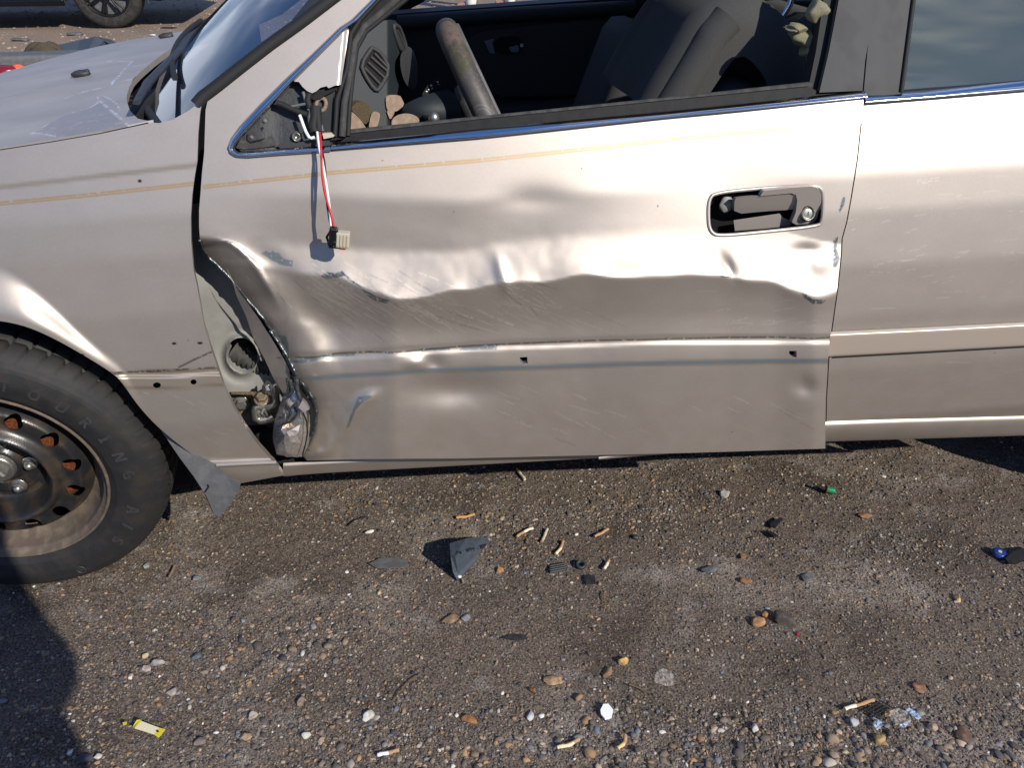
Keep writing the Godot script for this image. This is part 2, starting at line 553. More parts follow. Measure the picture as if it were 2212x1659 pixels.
# the dented skin: how far each place leans, read down the door, added up to a depth
func make_door() -> void:
	dz.resize(DNX * DNY)
	var wide := []
	for i in DNX:
		var u := 418.0 + i * DU
		var k := 0
		while k < TOP_T.size() - 2 and u > TOP_T[k + 1][0]: k += 1
		var w := clampf((u - TOP_T[k][0]) / float(TOP_T[k + 1][0] - TOP_T[k][0]), 0.0, 1.0)
		var row := PackedFloat32Array()
		for j in 10:
			row.append(lerpf(TOP_T[k][1][j][0], TOP_T[k + 1][1][j][0], w))
			row.append(lerpf(TOP_T[k][1][j][1], TOP_T[k + 1][1][j][1], w))
		wide.append(row)
	for times in 3:
		var o := wide.duplicate(true)
		for i in DNX:
			for j in 20:
				var reach := (1 if j == 10 or j == 12 else 2) if j % 2 == 0 else 11
				var sum := 0.0
				for k in range(-reach, reach + 1): sum += o[clampi(i + k, 0, DNX - 1)][j]
				wide[i][j] = sum / (2 * reach + 1)
	var bias_of := PackedFloat32Array()
	bias_of.resize(DNX)
	for bias_pass in 2:
		for i in DNX:
			var u := 418.0 + i * DU
			var vs := []
			var ts := []
			for j in 10:
				vs.append(wide[i][j * 2]); ts.append(wide[i][j * 2 + 1])
			var vt := along(CHROME_LOW, u) if u > 520.0 else 338.0
			var mt := along(MOLD_TOP, u)
			var ml := along(MOLD_LOW, u)
			var bias := bias_of[i]
			var col := PackedFloat32Array()
			col.resize(DNY)
			var p := on_side(u, vt)
			var z := p.z
			for j in DNY:
				var v := 198.0 + j * DV
				if v <= vt:
					col[j] = on_side(u, v).z
					continue
				for sub in 4:
					var sv := v - DV + (sub + 0.5) * DV * 0.25
					var t := 0.0
					if sv < vs[0]: t = ts[0]
					elif sv > vs[9]: t = lerpf(ts[9], -0.12, smoothstep(vs[9], mt + 60.0, sv))
					else:
						for q in 9:
							if sv >= vs[q] and sv <= vs[q + 1]:
								var x: float = (sv - vs[q]) / maxf(1.0, vs[q + 1] - vs[q])
								t = lerpf(ts[q], ts[q + 1], x * x * (3.0 - 2.0 * x))
								break
					t += bias
					t += 0.42 * smoothstep(mt - 12.0, mt - 8.0, sv) * (1.0 - smoothstep(mt - 3.0, mt + 2.0, sv)) - 0.25 * smoothstep(mt - 26.0, mt - 20.0, sv) * (1.0 - smoothstep(mt - 15.0, mt - 11.0, sv))
					t -= 0.40 * smoothstep(ml - 5.0, ml, sv) * (1.0 - smoothstep(ml + 4.0, ml + 9.0, sv))
					var d := ray(u, sv)
					var d2 := ray(u, sv - DV * 0.25)
					var yv := (d.y / d.z - d2.y / d2.z) * (z - EYE.z)
					z -= t * yv / maxf(0.4, 1.0 + t * d.y / d.z) * clampf((sv + DV * 0.125 - vt) / (DV * 0.25), 0.0, 1.0)
				col[j] = z
			for j in DNY: dz[j * DNX + i] = col[j]
		if bias_pass == 0:
			for i in DNX: bias_of[i] = clampf((-0.004 - dz[(DNY - 1) * DNX + i]) / 0.62, -0.09, 0.09)
			for times in 3:
				var o := bias_of.duplicate()
				for i in DNX:
					var sum := 0.0
					for k in range(-14, 15): sum += o[clampi(i + k, 0, DNX - 1)]
					bias_of[i] = sum / 29.0
	for times in 2:
		var o := dz.duplicate()
		for j in DNY:
			for i in range(1, DNX - 1):
				dz[j * DNX + i] = 0.25 * o[j * DNX + i - 1] + 0.5 * o[j * DNX + i] + 0.25 * o[j * DNX + i + 1]
	var kink := noise(6, 0.0085, 1)
	var plain := dz.duplicate()
	for i in DNX:
		var u := 418.0 + i * DU
		var at_crease: float = wide[i][10]
		var w5: float = 6.0 * kink.get_noise_1d(u) * smoothstep(640.0, 760.0, u)
		for j in DNY:
			var v := 198.0 + j * DV
			var y := clampf(j - w5 * exp(-pow((v - at_crease) / 24.0, 2)) / DV, 0.0, DNY - 1.001)
			dz[j * DNX + i] = lerpf(plain[int(y) * DNX + i], plain[(int(y) + 1) * DNX + i], y - int(y))
	var rough := noise(11, 0.02, 3)
	for j in DNY:
		var v := 198.0 + j * DV
		for i in DNX:
			var u := 418.0 + i * DU
			var at := j * DNX + i
			var a := 0.0
			# folds and single dents
			a += 0.005 * exp(-pow((u - 1084.0 - (v - 590.0) * 0.25) / 13.0, 2) - pow((v - 595.0) / 34.0, 2))
			a -= 0.0045 * exp(-pow((u - 1572.0 - (v - 575.0) * 0.4) / 12.0, 2) - pow((v - 578.0) / 24.0, 2))
			a -= 0.004 * exp(-pow((u - 1742.0) / 26.0, 2) - pow((v - 540.0) / 12.0, 2))
			a += 0.003 * exp(-pow((u - 1770.0) / 20.0, 2) - pow((v - 570.0) / 22.0, 2))
			a -= 0.003 * exp(-pow((u - 1150.0) / 75.0, 2) - pow((v - 428.0) / 26.0, 2))
			a += 0.006 * exp(-pow((u - 900.0) / 30.0, 2) - pow((v - 785.0) / 14.0, 2)) - 0.006 * exp(-pow((u - 935.0) / 22.0, 2) - pow((v - 785.0) / 14.0, 2))
			var diag := (u - 745.0) + (v - 915.0) * 0.82
			if v > 820.0: a += 0.012 * exp(-pow(diag / 24.0, 2)) * smoothstep(830.0, 870.0, v) * (1.0 - smoothstep(975.0, 1000.0, v))
			a -= 0.012 * exp(-pow((u - 980.0) / 90.0, 2) - pow((v - 840.0) / 34.0, 2))
			a -= 0.006 * exp(-pow((u - 1740.0) / 22.0, 2) - pow((v - 835.0) / 20.0, 2))
			# the skin rolls in towards its torn front edge
			if v > 505.0:
				var e := u - down(DOOR_LEFT, v)
				var s := smoothstep(505.0, 560.0, v)
				a -= s * lerpf(0.012, 0.034, smoothstep(640.0, 720.0, v)) * exp(-maxf(e, 0.0) / 24.0)
				a += s * (1.0 - smoothstep(760.0, 840.0, v)) * 0.0025 * exp(-pow((e - 70.0) / 26.0, 2))
				a -= s * (1.0 - smoothstep(700.0, 780.0, v)) * 0.004 * exp(-pow((e - 125.0) / 34.0, 2))
				a += s * 0.003 * rough.get_noise_2d(u * 0.9, v * 0.5) * exp(-maxf(e, 0.0) / 70.0)
			if v > 512.0 and v < 700.0:
				var ec := u - down(FOLD, v)
				a += 0.00042 * minf(ec, 0.0) * smoothstep(512.0, 535.0, v) * (1.0 - smoothstep(640.0, 700.0, v)) + 0.003 * exp(-pow(ec / 9.0, 2)) * smoothstep(512.0, 530.0, v) * (1.0 - smoothstep(610.0, 660.0, v))
			a += 0.0009 * rough.get_noise_2d(u * 0.35, v * 0.35) * smoothstep(430.0, 560.0, v) * (1.0 - smoothstep(1150.0, 1500.0, u))
			dz[at] += a
			if u > 1530.0 and v > 200.0:
				var zr := on_side(u, v).z + 0.002
				dz[at] = lerpf(dz[at], maxf(dz[at], zr), smoothstep(1540.0, 1812.0, u - (v - 500.0) * 0.04))
func door_z(u: float, v: float) -> float:
	var x := clampf((u - 418.0) / DU, 0.0, DNX - 1.001)
	var y := clampf((v - 198.0) / DV, 0.0, DNY - 1.001)
	var i := int(x)
	var j := int(y)
	var o := j * DNX + i
	return lerpf(lerpf(dz[o], dz[o + 1], x - i), lerpf(dz[o + DNX], dz[o + DNX + 1], x - i), y - j)
func on_door(u: float, v: float, o := 0.0) -> Vector3:
	if v < 200.0: return on_side(u, v, o)
	return on_z(u, v, door_z(u, v) + o)

func fender_off(u: float, v: float) -> float:
	var g := 405.0 - u * 0.113
	var o := 0.0026 * (1.0 - smoothstep(g - 8.0, g + 8.0, v))
	var arch := down(FLARE, v) if v > 1200.0 else 0.0
	if u < 330.0:
		var d := along(FLARE_S, u) - v
		var amp := 0.022 * (1.0 - smoothstep(40.0, 265.0, u)) + 0.004
		var band := lerpf(110.0, 30.0, smoothstep(-50.0, 250.0, u))
		o += amp * (1.0 - smoothstep(band * 0.10, band * 1.15, d)) * (1.0 if u < 250.0 else 1.0 - smoothstep(250.0, 320.0, u))
	if v > 790.0 and u > 180.0:
		var m := 807.0 - (u - 240.0) * 0.035
		o -= 0.006 * smoothstep(m - 2.0, m + 1.0, v) * (1.0 - smoothstep(m + 6.0, m + 13.0, v))
		o -= 0.0015 * smoothstep(m + 32.0, m + 36.0, v)
	if v > 985.0: o += 0.010 * smoothstep(992.0, 1004.0, v + (u - 520.0) * 0.02)
	return o

# ---------------------------------------------------------------- paint and print
func tp(p: Vector3) -> Vector2: return Vector2((p.x + 0.4) / 2.9 * 2048.0, (1.12 - p.y) / 0.95 * 672.0)
func tuv(p: Vector3) -> Vector2: return Vector2((p.x + 0.4) / 2.9, (1.12 - p.y) / 0.95)
func tl(a: PackedVector2Array, door := false) -> PackedVector2Array:
	var r := PackedVector2Array()
	for p in a: r.append(tp(on_door(p.x, p.y) if door else on_side(p.x, p.y)))
	return r
func side_picture() -> ImageTexture:
	var base := lin(0.425, 0.375, 0.328)
	var im := Image.create(2048, 672, false, Image.FORMAT_RGB8)
	im.fill(base)
	var soil := noise(3, 0.012, 4)
	var grit := noise(4, 0.22, 2)
	for y in 672:
		for x in 2048:
			var a := soil.get_noise_2d(x, y * 1.5) * 0.016 + grit.get_noise_2d(x, y) * 0.010
			var dust := smoothstep(380.0, 640.0, y) * (0.20 + 0.20 * soil.get_noise_2d(x * 2.0 + 999.0, y * 2.0))
			var c := Color(base.r + a, base.g + a, base.b + a)
			im.set_pixel(x, y, c.lerp(Color(0.60, 0.55, 0.48), clampf(dust, 0.0, 0.4)))
	var fray := noise(9, 0.11, 3)
	# the double gold pin stripe, worn thin
	var gold := Color(0.66, 0.52, 0.33)
	for dv in [-2.6, 2.6]:
		for l in [[[-150, 458, 0, 440, 210, 420, 420, 397], false, 0.8], [[440, 404, 720, 373, 1036, 347], true, 0.8], [[1036, 347, 1439, 303, 1800, 268, 1858, 263], true, 0.6], [[1864, 269, 2212, 237, 2400, 222], false, 0.5]]:
			var pl := pv(l[0])
			for k in pl.size(): pl[k].y += dv
			stroke(im, tl(pl, l[1]), 1.5, Color(gold.r, gold.g, gold.b, l[2]), fray, -0.9 if dv > 0 else -0.35)
	# bare primer where the paint is off
	var primer := Color(0.42, 0.465, 0.475)
	var dark := Color(0.16, 0.18, 0.21)
	for a in [
		xf([575, 240, 610, 225, 650, 230, 660, 222, 700, 240, 720, 270, 750, 285, 795, 292, 790, 335, 720, 325, 650, 290, 610, 265], 0.31056, 386.4, 472.3),
		xf([1200, 940, 1226, 932, 1226, 955, 1000, 975, 800, 1000, 775, 985, 900, 960, 1050, 945], 0.31056, 386.4, 472.3),
		xf([1680, 905, 1885, 893, 1885, 915, 1690, 925], 0.31056, 386.4, 472.3),
		xf([1970, 893, 2212, 880, 2212, 910, 1950, 918], 0.31056, 386.4, 472.3),
		xf([1250, 1240, 1330, 1222, 1345, 1240, 1280, 1275, 1230, 1330, 1190, 1440, 1165, 1460, 1200, 1350], 0.31056, 386.4, 472.3),
		xf([690, 810, 745, 815, 765, 870, 765, 960, 740, 940, 720, 860], 0.31056, 386.4, 472.3)]:
		fill(im, tl(a, true), Color(primer.r, primer.g, primer.b, 0.92), 0.35, fray, -0.45)
	for a in [
		xf([1030, 372, 1090, 380, 1140, 362, 1160, 395, 1110, 410, 1030, 420, 990, 400], 0.31056, 386.4, 472.3),
		xf([1130, 365, 1150, 380, 1290, 490, 1380, 545, 1465, 568, 1450, 590, 1380, 580, 1320, 540, 1270, 490, 1160, 405], 0.31056, 386.4, 472.3),
		xf([830, 335, 860, 345, 900, 375, 985, 380, 960, 402, 905, 405, 850, 365], 0.34938, 1439.2, 515.2),
		xf([330, 232, 410, 235, 400, 242, 340, 240], 0.34938, 1439.2, 515.2),
		xf([1090, 1220, 1105, 1222, 1095, 1270, 1070, 1315, 1065, 1300], 0.34938, 1439.2, 0),
		xf([1035, 1470, 1060, 1465, 1050, 1540, 1070, 1600, 1050, 1655, 1030, 1650], 0.34938, 1439.2, 0)]:
		fill(im, tl(a, true), Color(dark.r, dark.g, dark.b, 0.85), 0.5, fray, -0.35)
		fill(im, tl(a, true), Color(primer.r, primer.g, primer.b, 0.9), 0.0, fray, 0.12)
	# old tape glue along the torn-off moulding
	for l in [pv([666, 817, 760, 811, 899, 802, 1073, 797]), pv([1000, 799, 1250, 788, 1439, 784, 1600, 781, 1782, 777])]:
		stroke(im, tl(l, true), 5.5, Color(0.58, 0.66, 0.71, 0.9), fray, -0.45)
	stroke(im, tl(pv([640, 771, 800, 760, 1073, 744, 1439, 732, 1790, 729]), true), 2.5, Color(0.30, 0.27, 0.24, 0.6), fray, -0.35)
	stroke(im, tl(pv([240, 806, 330, 803, 470, 795])), 4.0, Color(0.33, 0.31, 0.28, 0.7), fray, -0.15)
	fill(im, tl(xf([700, 850, 1350, 800, 1390, 915, 850, 975], 0.34938, 0, 515.2)), Color(0.66, 0.60, 0.50, 0.45), 0.6, fray)
	# scratches
	var r := RandomNumberGenerator.new()
	r.seed = 21
	var sets := [[610, 560, 200, 120, 26, 0.62, 150], [650, 585, 260, 80, 70, 0.5, 130], [900, 640, 360, 50, 40, 0.36, 110], [1000, 600, 160, 40, 20, 0.4, 60], [1060, 620, 110, 50, 14, 0.7, 70], [1000, 830, 700, 130, 26, 0.4, 90], [1500, 620, 280, 90, 22, -0.12, 60], [520, 590, 90, 110, 16, 0.9, 70], [250, 840, 300, 130, 14, 0.35, 50], [500, 840, 60, 60, 6, -0.3, 30]]
	for s in sets:
		for k in s[4]:
			var a := Vector2(s[0] + r.randf() * s[2], s[1] + r.randf() * s[3])
			var b: Vector2 = a + Vector2.from_angle(s[5] + r.randf_range(-0.14, 0.14)) * r.randf_range(0.25, 1.0) * s[6]
			var bright := r.randf() < 0.88
			stroke(im, tl(PackedVector2Array([a, a.lerp(b, 0.5) + Vector2(0, r.randf_range(-3, 3)), b]), a.x > 445.0), r.randf_range(0.5, 1.4), Color(0.80, 0.77, 0.72, r.randf_range(0.3, 0.8)) if bright else Color(0.48, 0.44, 0.41, 0.4), fray, -0.25)
	for k in 60:
		var a := Vector2(r.randf_range(1830, 2190), r.randf_range(330, 890))
		stroke(im, tl(PackedVector2Array([a, a + Vector2(r.randf_range(10, 60), r.randf_range(-9, 2))])), r.randf_range(0.5, 1.2), Color(0.82, 0.80, 0.76, r.randf_range(0.2, 0.6)), fray, -0.2)
	for k in 24:
		var a := Vector2(1960, 535) + Vector2(r.randfn() * 60, r.randfn() * 45)
		stroke(im, tl(PackedVector2Array([a, a + Vector2(r.randf_range(8, 30), -4)])), 1.0, Color(0.85, 0.83, 0.8, 0.5), fray, -0.2)
	for k in 40:
		var a := Vector2(r.randf_range(0, 400), r.randf_range(470, 780))
		stroke(im, tl(PackedVector2Array([a, a + Vector2(r.randf_range(6, 34), r.randf_range(-2, 2))])), 0.8, Color(0.78, 0.76, 0.73, 0.35), fray, -0.1)
	for k in 16:
		var a := Vector2(r.randf_range(0, 2200), r.randf_range(330, 960))
		var q := on_side(a.x, a.y)
		fill(im, ellipse(tp(q).x, tp(q).y, r.randf_range(0.4, 0.9), r.randf_range(0.4, 0.8), 8), Color(0.14, 0.12, 0.11, 0.85))
	for a in [[303, 391, 4, 3], [377, 742, 5, 3], [433, 741, 6, 3], [183, 761, 4, 4], [140, 765, 5, 2]]:
		var q := on_side(a[0], a[1])
		fill(im, ellipse(tp(q).x, tp(q).y, a[2] * 0.55, a[3] * 0.55, 8), Color(0.12, 0.12, 0.13, 0.9))
	stroke(im, tl(pv([388, 793, 420, 777, 458, 760])), 2.2, Color(0.36, 0.32, 0.30, 0.8), fray, -0.5)
	im.generate_mipmaps()
	return ImageTexture.create_from_image(im)

func hood_xz(u: float, v: float) -> Vector3:
	var p := on_y(u, v, 0.9)
	for k in 12:
		var y := hood_y(p.x, p.z)
		p = p.lerp(on_y(u, v, y), 0.6)
	return p
func hood_y(x: float, z: float) -> float:
	var s := clampf((z + 0.89) / 0.83, -1.15, 1.0)
	var e := 0.8876 + 0.13 * (x - 0.168) + 0.12 * pow(maxf(0.0, x - 0.25), 2) - 0.19 * maxf(0.0, 0.1 - x) * maxf(0.0, 0.1 - x)
	var ridge := 0.008 * exp(-pow((absf(z + 0.88) - 0.45) / 0.03, 2))
	return e + 0.030 * (1.0 - s * s) + ridge * 0.5 - 0.030 * smoothstep(0.2, -1.0, s)
func hood_picture() -> ImageTexture:      # x from -0.9 to 0.5, z from 0 to -1.8
	var im := Image.create(1024, 1024, false, Image.FORMAT_RGB8)
	var soil := noise(31, 0.010, 4)
	var grit := noise(33, 0.25, 2)
	var base := lin(0.32, 0.292, 0.258)
	for y in 1024:
		for x in 1024:
			var a := soil.get_noise_2d(x * 0.6, y * 1.4) * 0.05 + grit.get_noise_2d(x, y) * 0.02
			im.set_pixel(x, y, Color(base.r + a, base.g + a, base.b + a * 0.9))
	var hp := func(a: PackedVector2Array) -> PackedVector2Array:
		var r := PackedVector2Array()
		for p in a:
			var q := hood_xz(p.x, p.y)
			r.append(Vector2((q.x + 0.9) / 1.4 * 1024.0, -q.z / 1.8 * 1024.0))
		return r
	var fray := noise(35, 0.05, 3)
	var peel: PackedVector2Array = hp.call(xf([345, 1430, 480, 1355, 570, 1300, 680, 1235, 820, 1200, 960, 1160, 1040, 1110, 1075, 1060, 1130, 1130, 1240, 1220, 1330, 1300, 1400, 1370, 1300, 1400, 1100, 1450, 940, 1490, 800, 1480, 680, 1470, 560, 1450, 440, 1425], 0.20187, 0, 0))
	fill(im, peel, Color(0.475, 0.47, 0.495, 0.62), 0.6, fray, -0.35)
	peel.append(peel[0])
	stroke(im, peel, 5.0, Color(0.70, 0.69, 0.68, 0.4), fray, -0.12)
	stroke(im, peel, 2.0, Color(0.76, 0.75, 0.74, 0.7), fray, 0.02)
	var small: PackedVector2Array = hp.call(xf([1050, 1040, 1110, 1025, 1200, 1070, 1265, 1120, 1280, 1180, 1245, 1220, 1160, 1150, 1080, 1090], 0.20187, 0, 0))
	fill(im, small, Color(0.58, 0.55, 0.54, 0.8), 0.2, fray, -0.8)
	small.append(small[0])
	stroke(im, small, 2.5, Color(0.74, 0.73, 0.72, 0.7), fray, -0.1)
	for l in [[1200, 900, 1290, 790, 1420, 660, 1490, 640], [1290, 790, 1480, 765], [1350, 720, 1560, 690], [1210, 890, 1400, 850], [820, 700, 1000, 670, 1200, 650], [1100, 660, 1420, 660], [700, 1050, 900, 985, 1120, 935], [1290, 800, 1200, 905]]:
		stroke(im, hp.call(xf(l, 0.20187, 0, 0)), 4.0, Color(0.76, 0.77, 0.80, 0.5), fray, -0.1)
	fill(im, hp.call(xf([700, 1470, 800, 1480, 930, 1480, 1000, 1480, 850, 1510, 700, 1540, 640, 1540], 0.20187, 0, 0)), Color(0.8, 0.8, 0.79, 0.8), 0.3, fray, -0.2)
	return ImageTexture.create_from_image(im)

func cover_picture() -> ImageTexture:     # the dirty, printed cover of the steering wheel: round the tube across, along the rim down
	var im := Image.create(128, 1024, false, Image.FORMAT_RGB8)
	var a := noise(41, 0.03, 4)
	var b := noise(43, 0.05, 3)
	for y in 1024:
		for x in 128:
			var c := Color(0.25, 0.24, 0.24).lerp(Color(0.33, 0.32, 0.315), smoothstep(170.0, 300.0, y))
			c = c.lerp(Color(0.42, 0.365, 0.315), (smoothstep(12.0, 26.0, y + 8.0 * a.get_noise_2d(x, y)) - smoothstep(86.0, 100.0, y + 16.0 * a.get_noise_2d(x * 2.0, y))) * 0.9)
			c = c.lerp(Color(0.27, 0.265, 0.185), (smoothstep(86.0, 104.0, y) - smoothstep(130.0, 165.0, y)) * clampf(0.7 + a.get_noise_2d(x, y), 0.0, 1.0))
			var w := absf(b.get_noise_2d(x, y + 300))
			var print_ := (1.0 - smoothstep(0.0, 0.07, w)) * (1.0 - smoothstep(170.0, 230.0, y))
			c = c.lerp(Color(0.16, 0.14, 0.13) if y < 100 else Color(0.45, 0.39, 0.33), print_ * 0.65)
			c = c.lerp(Color(0.40, 0.35, 0.30), clampf(a.get_noise_2d(x + 50, y * 0.7) * 0.6, 0.0, 0.5))
			im.set_pixel(x, y, c)
	for cx in [18.0, 60.0, 102.0]:
		for r in [26.0, 20.0]:
			var ring := ellipse(cx, 232.0, r * 0.8, r, 30)
			ring.append(ring[0])
			stroke(im, ring, 1.4, Color(0.46, 0.43, 0.41, 0.6))
	return ImageTexture.create_from_image(im)

func materials() -> void:
	NB = ntex(77, 0.03, 512, [], 4, 6.0)
	var paint := mat("champagne paint", Color.WHITE, 0.48, 0.72)
	paint.albedo_texture = side_picture()
	paint.clearcoat_enabled = true
	paint.clearcoat = 0.25
	paint.clearcoat_roughness = 0.22
	var hood := mat("weathered hood paint", Color.WHITE, 0.5, 0.2)
	hood.albedo_texture = hood_picture()
	mat("plain paint", lin(0.42, 0.378, 0.340), 0.42, 0.45)
	mat("moulding paint", lin(0.42, 0.350, 0.285), 0.40, 0.4)
	mat("shell paint", lin(0.40, 0.35, 0.30), 0.45, 0.3)
	worn("jamb paint", Color(0.545, 0.54, 0.52), Color(0.525, 0.52, 0.50), 0.6, 0.1, 6.0, 0.02, 0.05)
	worn("crumpled paint", Color(0.76, 0.73, 0.70), Color(0.69, 0.65, 0.61), 0.30, 0.70, 10.0, 0.03, 0.0, Color(0.82, 0.81, 0.80))
	worn("bare torn steel", Color(0.42, 0.46, 0.48), Color(0.20, 0.21, 0.22), 0.35, 0.8, 16.0, 0.05, 0.7, Color(0.70, 0.69, 0.66))
	mat("chrome", Color(0.78, 0.79, 0.80), 0.10, 1.0)
	worn("trim black", Color(0.09, 0.09, 0.095), Color(0.12, 0.118, 0.118), 0.62, 0.0, 8.0, 0.02, 0.1).metallic_specular = 0.3
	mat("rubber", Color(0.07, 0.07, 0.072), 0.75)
	worn("dusty rubber", Color(0.27, 0.26, 0.245), Color(0.19, 0.185, 0.175), 0.85, 0.0, 6.0, 0.03, 0.3)
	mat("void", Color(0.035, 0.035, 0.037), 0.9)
	worn("pillar trim", Color(0.15, 0.15, 0.16), Color(0.205, 0.205, 0.215), 0.55, 0.0, 3.0, 0.012, 0.04).metallic_specular = 0.32
	worn("tyre rubber", Color(0.095, 0.095, 0.10), Color(0.12, 0.117, 0.117), 0.72, 0.0, 4.0, 0.02, 0.15, Color(0.155, 0.14, 0.125))
	worn("wheel black", Color(0.15, 0.155, 0.165), Color(0.19, 0.185, 0.18), 0.33, 0.3, 5.0, 0.012, 0.10, Color(0.30, 0.25, 0.20))
	worn("dusty rim", Color(0.42, 0.37, 0.31), Color(0.33, 0.29, 0.25), 0.75, 0.1, 6.0, 0.02, 0.3)
	worn("rust", Color(0.48, 0.24, 0.09), Color(0.33, 0.17, 0.08), 0.85, 0.1, 12.0, 0.04, 0.6)
	mat("zinc", Color(0.62, 0.61, 0.58), 0.35, 0.85)
	worn("yellow zinc", Color(0.56, 0.50, 0.41), Color(0.46, 0.40, 0.32), 0.5, 0.5, 20.0, 0.03, 0.2)
	worn("flap", Color(0.38, 0.38, 0.378), Color(0.33, 0.33, 0.33), 0.65, 0.0, 6.0, 0.015, 0.2)
	worn("dark plastic", Color(0.14, 0.145, 0.155), Color(0.18, 0.185, 0.195), 0.55, 0.0, 10.0, 0.02, 0.25)
	worn("sidewall print", Color(0.22, 0.22, 0.225), Color(0.19, 0.19, 0.19), 0.55)
	worn("tan foam", Color(0.33, 0.29, 0.21), Color(0.24, 0.20, 0.14), 0.95, 0.0, 25.0, 0.05, 0.6)
	worn("door cloth", Color(0.27, 0.262, 0.25), Color(0.24, 0.232, 0.22), 0.95, 0.0, 20.0, 0.06, 0.4)
	worn("interior", Color(0.16, 0.163, 0.167), Color(0.19, 0.192, 0.195), 0.7, 0.0, 12.0, 0.05, 0.2)
	worn("dash", Color(0.10, 0.14, 0.155), Color(0.085, 0.12, 0.135), 0.65, 0.0, 14.0, 0.05, 0.2)
	worn("seat cloth", Color(0.26, 0.26, 0.25), Color(0.225, 0.225, 0.22), 0.95, 0.0, 20.0, 0.06, 0.5)
	worn("tan plastic", Color(0.54, 0.46, 0.38), Color(0.47, 0.39, 0.32), 0.7, 0.0, 10.0, 0.03, 0.1)
	mat("white print", Color(0.78, 0.78, 0.76), 0.6)
	var cover := mat("wheel cover", Color.WHITE, 0.5)
	cover.albedo_texture = cover_picture()
	cover.roughness = 0.55
	var g := mat("glass", Color(0.11, 0.16, 0.21, 0.6), 0.03)
	g.transparency = BaseMaterial3D.TRANSPARENCY_ALPHA
	g.metallic_specular = 0.7
	var fg := mat("film glass", Color(0.33, 0.38, 0.39, 0.6), 0.02)
	fg.transparency = BaseMaterial3D.TRANSPARENCY_ALPHA
	fg.metallic_specular = 0.7
	var tg := mat("tinted glass", Color(0.02, 0.025, 0.03, 0.75), 0.03)
	tg.transparency = BaseMaterial3D.TRANSPARENCY_ALPHA
	worn("tan cloth", Color(0.52, 0.50, 0.40), Color(0.44, 0.42, 0.33), 0.95, 0.0, 25.0, 0.05, 0.4)  # pale tan tone stands in for sunlight on the seat fabric
	mat("wheel silver", Color(0.5, 0.5, 0.52), 0.5, 0.2)
	mat("wire white", Color(0.85, 0.86, 0.85), 0.45)
	mat("wire red", Color(0.70, 0.07, 0.10), 0.45)
	mat("wire black", Color(0.03, 0.03, 0.035), 0.4)
	mat("connector", Color(0.66, 0.63, 0.55), 0.5)

func build_ground() -> void:
	var xs := PackedFloat32Array()
	var zs := PackedFloat32Array()
	var a := -0.75
	var step := 0.009
	var left := []
	while a > -90.0:
		left.append(a)
		a -= step
		step *= 1.16
	for k in range(left.size() - 1, -1, -1): xs.append(left[k])
	a = -0.741
	while a < 2.75:
		xs.append(a); a += 0.0065
	step = 0.009
	while a < 90.0:
		xs.append(a); a += step; step *= 1.16
	a = -0.50; step = 0.009
	left = []
	while a > -120.0:
		left.append(a); a -= step; step *= 1.05
	for k in range(left.size() - 1, -1, -1): zs.append(left[k])
	a = -0.491
	while a < 0.80:
		zs.append(a); a += 0.0065
	step = 0.009
	while a < 90.0:
		zs.append(a); a += step; step *= 1.16
	var n1 := noise(61, 1.3, 4)
	var n2 := noise(62, 14.0, 3)
	var tone := noise(63, 1.7, 4)
	var mb := Mb.new()
	var nx := xs.size()
	for z in zs:
		for x in xs:
			var y := ground_y(x, z, n1, n2)
			var nn := Vector3(y - ground_y(x + 0.006, z, n1, n2), 0.006, y - ground_y(x, z + 0.006, n1, n2)).normalized()
			var t := tone.get_noise_2d(x, z)
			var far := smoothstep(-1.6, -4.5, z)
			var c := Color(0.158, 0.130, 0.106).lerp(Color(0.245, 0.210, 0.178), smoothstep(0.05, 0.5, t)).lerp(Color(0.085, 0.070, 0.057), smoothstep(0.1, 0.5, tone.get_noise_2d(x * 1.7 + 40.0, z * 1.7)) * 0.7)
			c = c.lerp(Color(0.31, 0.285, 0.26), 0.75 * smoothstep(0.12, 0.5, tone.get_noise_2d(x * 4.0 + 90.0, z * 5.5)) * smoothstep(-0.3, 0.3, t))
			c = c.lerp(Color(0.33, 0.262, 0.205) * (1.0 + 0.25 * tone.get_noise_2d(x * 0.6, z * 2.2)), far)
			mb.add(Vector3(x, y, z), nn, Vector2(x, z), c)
	for j in zs.size() - 1:
		for i in nx - 1:
			var o := j * nx + i
			mb.quad(o, o + 1, o + nx + 1, o + nx)
	var m := mat("dirt", Color(1, 1, 1), 0.95)
	m.vertex_color_use_as_albedo = true
	m.albedo_texture = ntex(65, 0.07, 1024, [0.22, Color(0.50, 0.48, 0.46), 0.42, Color(0.76, 0.74, 0.72), 0.55, Color(0.90, 0.88, 0.86), 0.75, Color(1, 0.98, 0.95)], 6)
	m.uv1_triplanar = true
	m.uv1_world_triplanar = true
	m.uv1_scale = Vector3.ONE * 2.3
	m.normal_enabled = true
	m.normal_texture = ntex(66, 0.05, 1024, [], 6, 7.0, FastNoiseLite.TYPE_PERLIN)
	m.normal_scale = 0.6
	m.metallic_specular = 0.3
	single("ground", mb, m, "", "", Vector3.ZERO, "", "structure")

func ground_y(x: float, z: float, n1: FastNoiseLite, n2: FastNoiseLite) -> float:
	var y := G + 0.004 * n1.get_noise_2d(x, z)
	if z > -1.2 and z < 1.0 and x > -1.0 and x < 3.0: y += 0.0026 * n2.get_noise_2d(x, z) + 0.0022 * n2.get_noise_2d(x * 3.4 + 7.0, z * 3.4)
	if z < -3.0: y += 0.02 * n1.get_noise_2d(x * 0.7, z * 0.7)
	return y - 0.004

